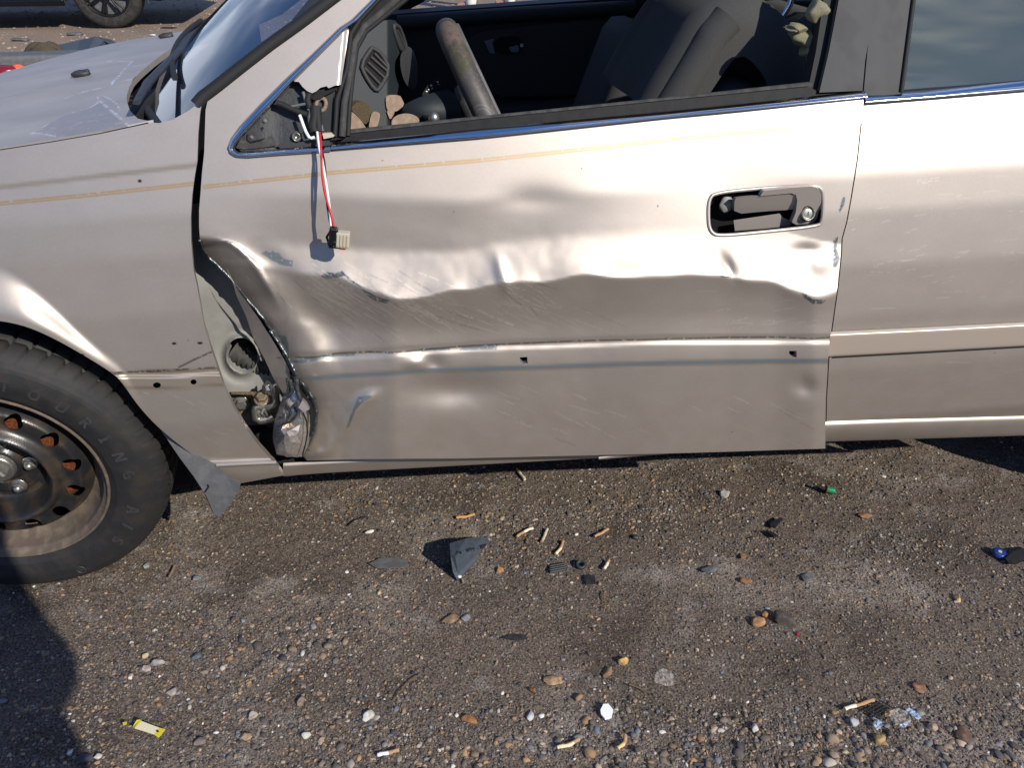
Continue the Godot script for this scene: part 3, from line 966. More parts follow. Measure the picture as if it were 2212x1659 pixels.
func cluster(x: float, z: float, ns: FastNoiseLite) -> float:      # how thick the loose gravel lies
	var d := 0.34 + 0.5 * ns.get_noise_2d(x, z)
	for c in DENSE:
		d += c[4] * exp(-pow((x - c[0]) / c[2], 2) - pow((z - c[1]) / c[3], 2))
	return clampf(d, 0.05, 1.3)
var DENSE := []
func build_gravel() -> void:
	for q in [[480, 1450, .22, .13, .75], [760, 1620, .30, .10, .7], [640, 1390, .10, .08, .6], [1250, 1110, .40, .05, .7], [1000, 1060, .3, .04, .4], [1900, 1610, .55, .09, 1.0], [1350, 1590, .3, .06, .6], [1600, 1190, .25, .07, .3], [1050, 1390, .3, .05, -.35], [1300, 1450, .28, .06, -.3], [680, 1220, .2, .06, -.35], [1800, 1430, .35, .07, -.35], [1250, 1290, .3, .05, -.3], [200, 1400, .12, .2, -.2], [2100, 1080, .2, .05, -.3], [1950, 1330, .3, .06, -.2]]:
		var p := on_y(q[0], q[1])
		DENSE.append([p.x, p.z, q[2], q[3], q[4]])
	var ns := noise(71, 2.6, 3)
	var n1 := noise(61, 1.3, 4)
	var n2 := noise(62, 14.0, 3)
	var r := RandomNumberGenerator.new()
	r.seed = 7
	var palette := [
		[0.24, Color(0.085, 0.072, 0.060)], [0.44, Color(0.145, 0.115, 0.088)], [0.58, Color(0.22, 0.160, 0.105)], [0.68, Color(0.27, 0.165, 0.082)], [0.74, Color(0.31, 0.24, 0.165)],
		[0.81, Color(0.155, 0.15, 0.148)], [0.92, Color(0.045, 0.043, 0.045)], [0.955, Color(0.32, 0.28, 0.23)], [0.965, Color(0.27, 0.13, 0.08)], [0.98, Color(0.50, 0.47, 0.42)], [1.01, Color(0.14, 0.16, 0.18)]]
	var shapes := []
	for k in 6: shapes.append(lump(1, 0.26, 100 + k, Vector3(1, 0.62, 0.8), 5).mesh())
	var m := mat("pebbles", Color.WHITE, 0.8)
	m.vertex_color_use_as_albedo = true
	var bufs := []
	for k in 6: bufs.append(PackedFloat32Array())
	var make := func(x: float, z: float, s: float, sink: float, k: int) -> void:
		var bs := Basis.from_euler(Vector3(r.randf_range(-0.5, 0.5), r.randf() * TAU, r.randf_range(-0.5, 0.5))).scaled(Vector3(s * r.randf_range(0.75, 1.25), s * r.randf_range(0.6, 1.0), s * r.randf_range(0.75, 1.25)))
		var y := ground_y(x, z, n1, n2) + s * sink
		var w := r.randf()
		var c: Color = palette[0][1]
		for q in palette:
			if w <= q[0]:
				c = q[1]; break
		c = c * r.randf_range(0.6, 1.25)
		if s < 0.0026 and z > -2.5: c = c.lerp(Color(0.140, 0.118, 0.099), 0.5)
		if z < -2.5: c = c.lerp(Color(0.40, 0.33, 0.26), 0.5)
		bufs[k].append_array(PackedFloat32Array([bs.x.x, bs.y.x, bs.z.x, x, bs.x.y, bs.y.y, bs.z.y, y, bs.x.z, bs.y.z, bs.z.z, z, c.r, c.g, c.b, 1.0]))
	for k in 260000:
		var x := r.randf_range(-0.35, 2.55)
		var z := r.randf_range(-0.50, 0.78)
		var d := cluster(x, z, ns)
		var e := r.randf()
		if r.randf() > (maxf(d, 0.34) if e < 0.7 else maxf(d, 0.22)): continue
		var big := 1.0 + 0.7 * maxf(0.0, d - 0.6)
		var s := 0.0009 + 0.0015 * r.randf()
		if e > 0.70: s = 0.0018 + 0.0022 * r.randf()
		if e > 0.90: s = (0.0024 + 0.0026 * r.randf())
		if e > 0.955: s = (0.0030 + 0.0032 * r.randf() * minf(1.0, d + 0.3)) * big
		if e > 0.994: s = (0.0046 + 0.0042 * r.randf() * minf(1.0, d)) * big
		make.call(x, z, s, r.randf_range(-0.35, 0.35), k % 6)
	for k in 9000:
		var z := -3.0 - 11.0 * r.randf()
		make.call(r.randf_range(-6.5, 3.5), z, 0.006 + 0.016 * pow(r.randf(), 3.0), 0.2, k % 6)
	for k in 6:
		var mm := MultiMesh.new()
		mm.transform_format = MultiMesh.TRANSFORM_3D
		mm.use_colors = true
		mm.mesh = shapes[k]
		mm.instance_count = bufs[k].size() / 16
		mm.buffer = bufs[k]
		var o := MultiMeshInstance3D.new()
		o.name = numbered("gravel")
		o.multimesh = mm
		o.material_override = m
		add_child(o, true)
		tag(o, "loose brown and grey gravel scattered over the dirt", "gravel", "", "stuff")

# ---------------------------------------------------------------- the car
func side_fn(o: float) -> Callable: return func(p: Vector2) -> Vector3: return on_side(p.x, p.y, o)
func z_fn(z: float) -> Callable: return func(p: Vector2) -> Vector3: return on_z(p.x, p.y, z)
func door_fn(o: float) -> Callable: return func(p: Vector2) -> Vector3: return on_door(p.x, p.y, o)
func plane_fn(at: Vector3, nn: Vector3) -> Callable: return func(p: Vector2) -> Vector3: return on_plane(p.x, p.y, at, nn)
func strip(pts: PackedVector2Array, fn: Callable, r: float, flatten := 1.0, seg := 10) -> Mb:       # a rod along a line on a surface
	var a := []
	for j in pts.size() - 1:
		var k := maxi(1, int(pts[j].distance_to(pts[j + 1]) / 14.0))
		for s in k: a.append(fn.call(pts[j].lerp(pts[j + 1], float(s) / k)))
	a.append(fn.call(pts[pts.size() - 1]))
	var mb := Mb.new()
	tube(mb, a, r, seg, flatten)
	return mb
func band(top: PackedVector2Array, low: PackedVector2Array, fn: Callable, depth: float, rows := 8, skew := 1.0, full := 2.0) -> Mb:   # a rounded strip between two lines on a surface
	var mb := Mb.new()
	var k := 60
	var grid := []
	for s in k + 1:
		var row := []
		for j in rows + 1:
			row.append(at_len(top, float(s) / k).lerp(at_len(low, float(s) / k), float(j) / rows))
		grid.append(row)
	var place := func(s: int, j: int) -> Vector3:
		var x := pow(float(j) / rows, skew) * 2.0 - 1.0
		var p: Vector3 = fn.call(grid[s][j])
		return p + Vector3(0, 0, depth * sqrt(maxf(0.0, 1.0 - pow(absf(x), full))))
	for s in k + 1:
		for j in rows + 1:
			var nn: Vector3 = (place.call(mini(s + 1, k), j) - place.call(maxi(s - 1, 0), j)).cross(place.call(s, mini(j + 1, rows)) - place.call(s, maxi(j - 1, 0))).normalized()
			if nn.z < 0.0: nn = -nn
			mb.add(place.call(s, j), nn, tuv(place.call(s, j)))
	for s in k:
		for j in rows:
			var o := s * (rows + 1) + j
			mb.quad(o, o + 1, o + rows + 2, o + rows + 1)
	return mb
func at_len(line: PackedVector2Array, f: float) -> Vector2:
	var total := 0.0
	for j in line.size() - 1: total += line[j].distance_to(line[j + 1])
	var want := f * total
	for j in line.size() - 1:
		var l := line[j].distance_to(line[j + 1])
		if want <= l or j == line.size() - 2: return line[j].lerp(line[j + 1], clampf(want / maxf(l, 1e-6), 0.0, 1.0))
		want -= l
	return line[0]

func build_car() -> void:
	car = thing("silver_sedan", "crashed silver beige sedan with a caved in front door and bare steel front wheel", "car", Vector3(1.0, G, -0.9))
	build_body()
	build_front_door()
	build_wheel()
	build_cabin()

func build_body() -> void:
	# front fender
	var seam := pv([-150, 350, 0, 325, 110, 308, 220, 289, 330, 265, 345, 266, 375, 258, 410, 238, 438, 216])
	var arch := pv([-150, 700, -60, 690, 0, 692, 60, 705, 120, 732, 180, 766, 240, 803, 262, 822, 300, 878, 349, 930, 420, 985, 470, 1022, 515, 1045])
	arch = smooth(arch, false, 2)
	var poly := cat([seam, FENDER_REAR, rev(arch)])
	var fn := func(p: Vector2) -> Vector3: return on_side(p.x, p.y, fender_off(p.x, p.y))
	var mb := panel(poly, 6.0, fn, [ellipse(340, 832, 8.5, 6), ellipse(419, 825, 6.5, 5.5)], tuv, Vector3.BACK)
	edge(mb, rev(arch), fn, Vector3(0, 0, -0.03), 6.0, tuv, false)
	edge(mb, FENDER_REAR, fn, Vector3(-0.002, 0, -0.016), 6.0, tuv, false)
	var fender := part("front_fender", mb, M["champagne paint"], car)
	part("clip_hole_backing", panel(pv([318, 815, 445, 810, 445, 848, 318, 850]), 20.0, side_fn(-0.03)), M["void"], car)  # black sheet added behind the clip holes for the dark inside them
	part("rocker_ridge", band(pv([468, 1001, 530, 998, 597, 995]), pv([470, 1009, 530, 1006, 600, 1003]), side_fn(0.010), 0.004, 6), M["champagne paint"], fender)
	# the unseen nose and tail, so that the car is whole from elsewhere
	mb = Mb.new()
	var nose := [[-0.62, .30, .655, -.03], [-0.75, .32, .62, -.06], [-0.90, .36, .57, -.18], [-0.96, .42, .52, -.40]]
	for j in nose.size() - 1:
		var a: Array = nose[j]
		var b: Array = nose[j + 1]
		for sgn in [0, 1]:
			var za: float = a[3] if sgn == 0 else -1.78 - a[3]
			var zb: float = b[3] if sgn == 0 else -1.78 - b[3]
			mb.flat4(Vector3(a[0], a[1], za), Vector3(b[0], b[1], zb), Vector3(b[0], b[2], zb), Vector3(a[0], a[2], za), Vector3(0, 0, 1 - 2 * sgn))
		mb.flat4(Vector3(a[0], a[2], a[3]), Vector3(b[0], b[2], b[3]), Vector3(b[0], b[2], -1.78 - b[3]), Vector3(a[0], a[2], -1.78 - a[3]), Vector3.UP)
	mb.flat4(Vector3(-.96, .42, -.40), Vector3(-.96, .52, -.40), Vector3(-.96, .52, -1.38), Vector3(-.96, .42, -1.38), Vector3.LEFT)
	part("front_bumper", mb, M["plain paint"], car)
	# hood, laid out in plan
	var plan := func(p: Vector2) -> Vector3: return Vector3(p.x, hood_y(p.x, p.y), p.y)
	var rear := PackedVector2Array()
	for p in xf([1640, 1335, 1580, 1310, 1480, 1270, 1400, 1190, 1365, 1100, 1360, 1030, 1390, 930, 1500, 780, 1650, 650, 1900, 480, 2130, 320], 0.20187, 0, 0):
		var q := hood_xz(p.x, p.y)
		var lim := on_side(clampf(p.x, 250.0, 345.0), 266.0)
		rear.append(Vector2(minf(q.x, lim.x) if p.x > 315.0 and p.x < 345.0 and p.y > 250.0 else q.x, minf(q.z, lim.z - 0.006)))
	var outline := PackedVector2Array([Vector2(-0.75, -0.12), Vector2(-0.40, -0.085)])
	for p in pv([-100, 341, 0, 325, 110, 308, 220, 289]):
		var q := on_side(p.x, p.y)
		outline.append(Vector2(q.x, q.z - 0.004))
	outline.append_array(rear)
	var last := rear[rear.size() - 1]
	outline.append_array(PackedVector2Array([Vector2(last.x + 0.06, -1.55), Vector2(last.x + 0.10, -1.66), Vector2(-0.45, -1.66), Vector2(-0.75, -1.62)]))
	var huv := func(p: Vector3) -> Vector2: return Vector2((p.x + 0.9) / 1.4, -p.z / 1.8)
	mb = panel(outline, 0.02, plan, [], huv, Vector3.UP, Vector3(0, -0.012, 0))
	part("hood", mb, M["weathered hood paint"], car)
	part("hood_gap", strip(pv([-120, 346, 0, 327, 110, 310, 220, 291, 322, 268]), side_fn(-0.004), 0.0028), M["void"], car)
	# far fender below the hood
	mb = Mb.new()
	mb.flat4(Vector3(-.75, .30, -1.80), Vector3(0.5, .30, -1.80), Vector3(0.5, .85, -1.70), Vector3(-.75, .57, -1.68), Vector3.FORWARD)
	part("far_fender", mb, M["plain paint"], car)
	# washer nozzles
	for q in [[177, 165, 0.0], [360, 82, 0.0]]:
		var at := hood_xz(q[0], q[1])
		mb = Mb.new()
		mb.join(lump(2, 0.06, 3, Vector3(0.020, 0.008, 0.011)), Transform3D(Basis(Vector3.BACK, 0.1), at + Vector3(0, 0.005, 0)))
		rbox(mb, at + Vector3(0.012, 0.009, 0), Vector3(0.012, 0.010, 0.014), Basis(Vector3.BACK, 0.2), 0.004)
		part("washer_nozzle", mb, M["dark plastic"], car)
	# windshield, its seal and the cowl before it
	var g0 := on_side(352, 262, -0.012)
	var up_dir := (on_side(722, 0, -0.012) - on_side(440, 215, -0.012)).normalized()
	var glass_at := func(a: float, b: float) -> Vector3:       # a across the car, b up the glass
		var w := 1.0 - pow(a * 2.0 - 1.0, 2)
		var base := Vector3(lerpf(g0.x, g0.x, a) - 0.17 * w, g0.y - 0.015 - 0.012 * w, lerpf(g0.z - 0.01, -1.78 - g0.z + 0.01, a))
		var top := Vector3(g0.x + 0.78 - 0.10 * w, g0.y + 0.50 + 0.03 * w, lerpf(g0.z - 0.235, -1.78 - g0.z + 0.235, a))
		return base.lerp(top, b) + Vector3(-0.025, 0.03, 0) * sin(PI * b) * w
	mb = Mb.new()
	for s in 41:
		for j in 25:
			var a := s / 40.0
			var b := j / 24.0
			var nn: Vector3 = (glass_at.call(a + 0.01, b) - glass_at.call(a - 0.01, b)).cross(glass_at.call(a, b + 0.01) - glass_at.call(a, b - 0.01)).normalized()
			mb.add(glass_at.call(a, b), nn if nn.y > 0 else -nn)
	for s in 40:
		for j in 24:
			var o := s * 25 + j
			mb.quad(o, o + 1, o + 26, o + 25)
	var ws := part("windshield", mb, M["glass"], car)
	mb = Mb.new()       # black printed edge under the glass
	for s in 40:
		for q in [[0.0, 0.13]]:
			var a := s / 40.0
			var b := (s + 1) / 40.0
			var dn := Vector3(0.004, -0.006, 0)
			mb.flat4(glass_at.call(a, 0.0) + dn, glass_at.call(b, 0.0) + dn, glass_at.call(b, 0.10) + dn, glass_at.call(a, 0.10) + dn, Vector3.UP)
	for j in 24:
		var dn := Vector3(0.004, -0.006, 0)
		mb.flat4(glass_at.call(0.0, j / 24.0) + dn, glass_at.call(0.0, (j + 1) / 24.0) + dn, glass_at.call(0.022, (j + 1) / 24.0) + dn, glass_at.call(0.022, j / 24.0) + dn, Vector3.UP)
	part("black_border", mb, M["trim black"], ws)
	var sl := []
	for k in 24: sl.append(on_side(lerpf(425, 760, k / 23.0), along(SEAL_LOW, lerpf(425, 760, k / 23.0)) - 4.0 + (6.0 if k == 0 else 0.0), -0.004))
	mb = Mb.new()
	tube(mb, sl, 0.011, 10)
	part("windshield_seal", mb, M["rubber"], car)
	mb = Mb.new()
	var seal2 := []
	for k in 24: seal2.append(glass_at.call(k / 23.0, 0.0) + Vector3(-0.006, 0.0, 0))
	tube(mb, seal2, 0.008, 8)
	part("glass_rubber", mb, M["rubber"], ws)
	mb = Mb.new()
	for s in 40:
		var a := s / 40.0
		var b := (s + 1) / 40.0
		var p: Vector3 = glass_at.call(a, 0.02) + Vector3(0, -0.012, 0)
		var q: Vector3 = glass_at.call(b, 0.02) + Vector3(0, -0.012, 0)
		var r0 := Vector3(p.x - 0.20, hood_y(p.x - 0.20, p.z) - 0.045, p.z)
		var r1 := Vector3(q.x - 0.20, hood_y(q.x - 0.20, q.z) - 0.045, q.z)
		mb.flat4(p, q, r1, r0, Vector3.UP)
	var cowl := part("cowl_panel", mb, M["trim black"], car)
	for k in 26:
		mb = Mb.new()
		var p: Vector3 = glass_at.call(0.08 + k * 0.03, 0.02)
		rbox(mb, Vector3(p.x - 0.10, (p.y - 0.012 + hood_y(p.x - 0.2, p.z) - 0.045) * 0.5 + 0.004, p.z), Vector3(0.11, 0.004, 0.006), Basis(Vector3.BACK, 0.1), 0.001)
		part("cowl_rib", mb, M["dark plastic"], cowl)
	# wipers
	for w in [[pv([296, 222, 322, 178, 380, 118, 430, 68, 470, 52, 540, 22]), pv([318, 178, 352, 205]), 0.0], [pv([380, 116, 402, 84, 436, 62]), pv([405, 100, 440, 75]), 0.0]]:
		mb = Mb.new()
		var arm := []
		for p in w[0]: arm.append(on_y(p.x, p.y, 0.945 + 0.03 * clampf((p.x - 285.0) / 250.0, 0.0, 1.0)))
		tube(mb, arm, [0.007, 0.010, 0.010, 0.008, 0.006, 0.005].slice(0, arm.size()), 8, 0.5)
		var wp := part("wiper_arm", mb, M["dark plastic"], car)
		mb = Mb.new()
		var bl := []
		for k in 10: bl.append(glass_at.call(0.12 + k * 0.045 + (0.35 if w[0].size() < 5 else 0.0), 0.07 + 0.004 * k) + Vector3(-0.004, 0.010, 0))
		tube(mb, bl, 0.006, 6)
		part("wiper_blade", mb, M["rubber"], wp)
	# hinge pillar behind the torn door edge
	var hole := ellipse(524, 767, 33, 38, 26, -0.35)
	poly = pv([395, 440, 560, 440, 600, 700, 660, 800, 690, 900, 690, 1020, 620, 1030, 590, 1005, 540, 950, 490, 870, 455, 790, 420, 640, 400, 560])
	var pz := func(p: Vector2) -> Vector3:
		var z := -0.108 - 0.03 * smoothstep(640.0, 500.0, p.y)
		var d := Vector2((p.x - 524.0) / 33.0, (p.y - 767.0) / 38.0).length()
		z += 0.010 * exp(-pow((d - 1.0) / 0.16, 2)) - 0.004 * exp(-pow((d - 1.45) / 0.25, 2))
		z -= 0.018 * smoothstep(880.0, 935.0, p.y)
		return on_z(p.x, p.y, z)
	mb = panel(poly, 6.0, pz, [hole], nofn, Vector3.BACK)
	edge(mb, hole, pz, Vector3(0, 0, -0.05), 6.0)
	var pillar := part("hinge_pillar", mb, M["jamb paint"], car)
	part("pillar_cavity", panel(pv([470, 700, 640, 700, 640, 840, 470, 840]), 30.0, z_fn(-0.17)), M["void"], pillar)
	part("lower_opening", panel(smooth(pv([533, 905, 560, 900, 585, 930, 560, 945, 545, 935])), 6.0, z_fn(-0.122)), M["void"], pillar)
	part("lower_recess", panel(smooth(pv([560, 945, 585, 918, 605, 930, 606, 1000, 585, 985])), 6.0, z_fn(-0.123)), M["dusty rubber"], pillar)
	mb = Mb.new()      # rubber boot of the door wiring
	var b0 := on_z(506, 758, -0.135)
	var b1 := on_z(585, 790, -0.115)
	var bp := []
	var br := []
	for k in 61:
		bp.append(b0.lerp(b1, k / 60.0) + Vector3(0, -0.006 * sin(PI * k / 60.0), 0))
		br.append(0.021 + 0.0032 * cos(TAU * k / 60.0 * 8.0) + (0.004 if k < 6 else 0.0) - 0.004 * k / 60.0)
	tube(mb, bp, br, 20)
	part("rubber_boot", mb, M["dusty rubber"], car)
	# door hinge
	mb = Mb.new()
	var hz := z_fn(-0.066)
	prism(mb, pv([495, 849, 545, 850, 541, 870, 533, 893, 516, 897, 505, 880]), func(p: Vector2, s: int) -> Vector3: return on_z(p.x, p.y, -0.100 - 0.006 * s), Vector3.BACK)
	prism(mb, pv([500, 846, 553, 846, 562, 852, 583, 862, 584, 872, 566, 877, 555, 868, 545, 853, 500, 852]), func(p: Vector2, s: int) -> Vector3: return on_z(p.x, p.y, -0.070 - 0.05 * s), Vector3.BACK)
	var hinge := part("door_hinge", mb, M["yellow zinc"], car)
	mb = Mb.new()
	for q in [[pv([588, 832, 593, 838, 595, 868, 592, 875, 570, 879, 556, 880, 552, 888, 553, 903, 562, 909, 584, 905, 592, 900]), 0.0042]]:
		mb.join(strip(q[0], z_fn(-0.062), q[1], 2.2, 8))
	part("hinge_leaf", mb, M["zinc"], hinge)
	for q in [[522, 871, -0.095, 0.011, Vector3(0.15, 0.1, 1)], [581, 838, -0.058, 0.010, Vector3(-0.8, 0.2, 0.6)], [567, 861, -0.058, 0.011, Vector3(0.05, 0.9, 0.5)], [570, 888, -0.066, 0.010, Vector3(0.6, 0.1, 0.8)]]:
		mb = Mb.new()
		bolt(mb, on_z(q[0], q[1], q[2]), q[4], q[3])
		part("bolt", mb, M["zinc"] if q[0] < 585 and q[0] != 567 else M["yellow zinc"], hinge)
	# rocker below the door
	mb = band(pv([1290, 978, 1782, 905, 2240, 893]), pv([1290, 987, 1783, 953, 2240, 939]), side_fn(-0.012), 0.016, 12)
	mb.join(band(pv([613, 1000, 800, 990, 1100, 983, 1300, 976]), pv([613, 1028, 700, 1021, 1000, 1004, 1300, 987]), side_fn(-0.034), 0.006, 12, 1.0, 8.0))
	part("rocker_panel", mb, M["champagne paint"], car)
	# rear door
	var dr := DOOR_REAR.duplicate()
	for j in dr.size(): dr[j] += Vector2(-3.0, 0)
	poly = cat([dr, pv([1783, 921, 2212, 899, 2420, 888, 2420, 168, 2212, 196])])
	var rd := func(p: Vector2) -> Vector3:
		var o := -0.007
		var y := 365.0 - (p.x - 2212.0) * 0.058
		return on_side(p.x, p.y, o)
	mb = panel(poly, 8.0, rd, [], tuv, Vector3.BACK)
	var rear_door := part("rear_door", mb, M["champagne paint"], car)
	var gap := DOOR_REAR.duplicate()
	for j in gap.size(): gap[j] += Vector2(1.5, 0)
	part("shut_gap_shade", strip(gap.slice(2), side_fn(-0.0068), 0.0009, 1.0, 6), M["void"], rear_door)  # thin black strip painted in as the shadow between the doors
	part("side_moulding", band(pv([1787, 717, 2000, 707, 2212, 696, 2400, 687]), pv([1780, 771, 2000, 759, 2212, 747, 2400, 737]), side_fn(-0.005), 0.007, 20, 1.0, 10.0), M["moulding paint"], rear_door)
	part("moulding_shade", strip(pv([1796, 772, 2000, 761, 2212, 749, 2400, 739]), side_fn(-0.008), 0.0022), M["rubber"], rear_door)  # dark strip put in for the line of shade below the moulding
	part("chrome_strip", band(pv([1864, 206, 2000, 196, 2212, 175, 2400, 157]), pv([1864, 223, 2000, 212, 2212, 195, 2400, 177]), side_fn(-0.004), 0.010, 14, 1.9), M["chrome"], rear_door)
	part("window_rubber", band(pv([1948, 194, 2080, 184, 2212, 173, 2400, 155]), pv([1948, 204, 2080, 195, 2212, 178, 2400, 160]), side_fn(-0.012), 0.006, 6), M["rubber"], rear_door)
	part("pillar_applique", panel(pv([1893, -120, 1985, -120, 1968, 0, 1944, 205, 1864, 207, 1872, 120]), 12.0, side_fn(-0.001), [], nofn, Vector3.BACK, Vector3(0, 0, -0.006)), M["pillar trim"], rear_door)
	part("window_channel", strip(pv([1990, -120, 1972, 0, 1946, 198]), side_fn(0.000), 0.004), M["rubber"], rear_door)
	var wv := noise(91, 0.008, 2)
	mb = panel(pv([1985, -160, 1970, 0, 1945, 200, 2100, 190, 2420, 160, 2420, -160]), 12.0, func(p: Vector2) -> Vector3: return on_side(p.x, p.y, -0.016 + 0.00007 * (200.0 - p.y) + 0.0006 * wv.get_noise_2d(p.x * 0.5, p.y * 1.8)))
	part("rear_window", mb, M["film glass"], rear_door)
	# rear quarter, roof, far side and floor: out of the picture, yet they shade the cabin and the ground
	mb = Mb.new()
	var y0 := 0.23
	for q in [[2.16, 2.34], [2.98, 3.70]]:
		mb.flat4(Vector3(q[0], y0, -0.03), Vector3(q[1], y0, -0.03), Vector3(q[1], 0.95, -0.085), Vector3(q[0], 0.95, -0.085), Vector3.BACK)
	mb.flat4(Vector3(2.34, 0.62, -0.02), Vector3(2.98, 0.62, -0.02), Vector3(2.98, 0.95, -0.085), Vector3(2.34, 0.95, -0.085), Vector3.BACK)
	mb.flat4(Vector3(2.9, 0.95, -0.10), Vector3(3.7, 0.95, -0.10), Vector3(3.7, 0.95, -1.68), Vector3(2.9, 0.95, -1.68), Vector3.UP)
	mb.flat4(Vector3(3.7, y0, -0.03), Vector3(3.7, 0.95, -0.09), Vector3(3.7, 0.95, -1.69), Vector3(3.7, y0, -1.75), Vector3.RIGHT)
	part("rear_quarter", mb, M["plain paint"], car)
	mb = Mb.new()
	rbox(mb, Vector3(1.95, 1.425, -0.89), Vector3(1.55, 0.05, 1.10), Basis.IDENTITY, 0.02)
	for sz in [-0.33, -1.45]:
		var rail := [Vector3(1.12, 1.40, sz), Vector3(1.6, 1.425, sz), Vector3(2.5, 1.42, sz), Vector3(2.75, 1.37, sz)]
		tube(mb, rail, 0.05, 10)
	mb.flat4(Vector3(1.2, 1.43, -0.33), Vector3(1.2, 1.43, -1.45), Vector3(1.08, 1.39, -1.45), Vector3(1.08, 1.39, -0.33), Vector3.UP)
	mb.flat4(Vector3(2.7, 1.40, -0.35), Vector3(2.7, 1.40, -1.43), Vector3(3.05, 0.95, -1.60), Vector3(3.05, 0.95, -0.18), Vector3.UP)
	part("roof", mb, M["plain paint"], car)
	var q0: Vector3 = on_side(722, 0, -0.035)
	for w in [[[q0 + Vector3(-0.05, -0.05, 0), q0, Vector3(1.13, 1.40, -0.33)], 0.03], [[Vector3(1.62, 0.9, -0.12), Vector3(1.62, 1.08, -0.18), Vector3(1.66, 1.40, -0.33)], 0.035], [[Vector3(1.50, 0.60, -1.56), Vector3(1.54, 0.93, -1.60), Vector3(1.62, 1.40, -1.45)], 0.05], [[Vector3(0.62, 0.90, -1.64), Vector3(1.13, 1.40, -1.45)], 0.035]]:
		mb = Mb.new()
		tube(mb, w[0], w[1], 8)
		part("roof_pillar", mb, M["interior"], car)
	mb = Mb.new()
	rbox(mb, Vector3(1.36, 0.245, -0.9), Vector3(1.90, 0.05, 1.66), Basis.IDENTITY, 0.02)
	rbox(mb, Vector3(1.5, 0.275, -0.085), Vector3(2.05, 0.09, 0.02), Basis.IDENTITY, 0.005)
	rbox(mb, Vector3(0.33, 0.58, -0.9), Vector3(0.03, 0.66, 1.55), Basis.IDENTITY, 0.01)
	rbox(mb, Vector3(-0.1, 0.45, -0.30), Vector3(0.85, 0.80, 0.02), Basis.IDENTITY, 0.01)
	rbox(mb, Vector3(-0.02, 0.72, -0.2), Vector3(0.72, 0.02, 0.24), Basis.IDENTITY, 0.01)
	part("underbody", mb, M["void"], car)
	mb = Mb.new()
	lathe(mb, [Vector2(0.0, -0.05), Vector2(0.19, -0.05), Vector2(0.21, -0.02), Vector2(0.27, 0.0), Vector2(0.31, -0.02), Vector2(0.325, -0.05), Vector2(0.325, -0.17), Vector2(0.29, -0.2), Vector2(0.0, -0.2)], 48, Transform3D(Basis.IDENTITY, Vector3(2.66, 0.285, -0.045)))
	part("rear_wheel", mb, M["tyre rubber"], car)
	for xx in [0.03, 2.66]:
		mb = Mb.new()
		lathe(mb, [Vector2(0.0, 0.0), Vector2(0.29, 0.0), Vector2(0.325, 0.03), Vector2(0.325, 0.16), Vector2(0.29, 0.19), Vector2(0.0, 0.19)], 40, Transform3D(Basis.IDENTITY, Vector3(xx, 0.285, -1.74)))
		part("far_wheel", mb, M["tyre rubber"], car)
	# mud flap
	var fz := func(p: Vector2) -> Vector3: return on_z(p.x, p.y, -0.030 + 0.00012 * (p.x - 350.0) + 0.0000015 * pow(maxf(0.0, p.x - 440.0), 2) + 0.022 * sin((p.y - 930.0) * 0.009))
	mb = panel(pv([349, 929, 366, 936, 376, 950, 400, 962, 440, 990, 470, 1006, 500, 1036, 521, 1043, 517, 1058, 502, 1085, 474, 1118, 463, 1110, 446, 1070, 420, 1030, 390, 990]), 5.0, fz, [], nofn, Vector3.BACK, Vector3(-0.004, 0, -0.006))
	var flap := part("mud_flap", mb, M["flap"], car)
	part("flap_tear", strip(pv([444, 1062, 452, 1050, 449, 1046]), func(p: Vector2) -> Vector3: return fz.call(p) + Vector3(0, 0, 0.001), 0.0016), M["void"], flap)

func bolt(mb: Mb, at: Vector3, axis: Vector3, r: float) -> void:
	axis = axis.normalized()
	var s := axis.cross(Vector3.UP if absf(axis.y) < 0.9 else Vector3.RIGHT).normalized()
	var t := Transform3D(Basis(s, axis.cross(s), axis), at)
	lathe(mb, [Vector2(0.0, 0.002), Vector2(r * 1.25, 0.002), Vector2(r * 1.4, 0.0)], 18, t)
	for k in 6:
		var a := TAU * k / 6.0
		var b := TAU * (k + 1) / 6.0
		var p := Vector3(cos(a), sin(a), 0) * r
		var q := Vector3(cos(b), sin(b), 0) * r
		var h := Vector3(0, 0, r * 0.85)
		mb.flat4(t * p, t * q, t * (q + h), t * (p + h), t.basis * (p + q))
		mb.flat4(t * (p + h), t * (q + h), t * (q * 0.8 + h * 1.18), t * (p * 0.8 + h * 1.18), t.basis * (p + q + h * 6.0))
		mb.flat(t * (p * 0.8 + h * 1.18), t * (q * 0.8 + h * 1.18), t * (h * 1.18), axis)

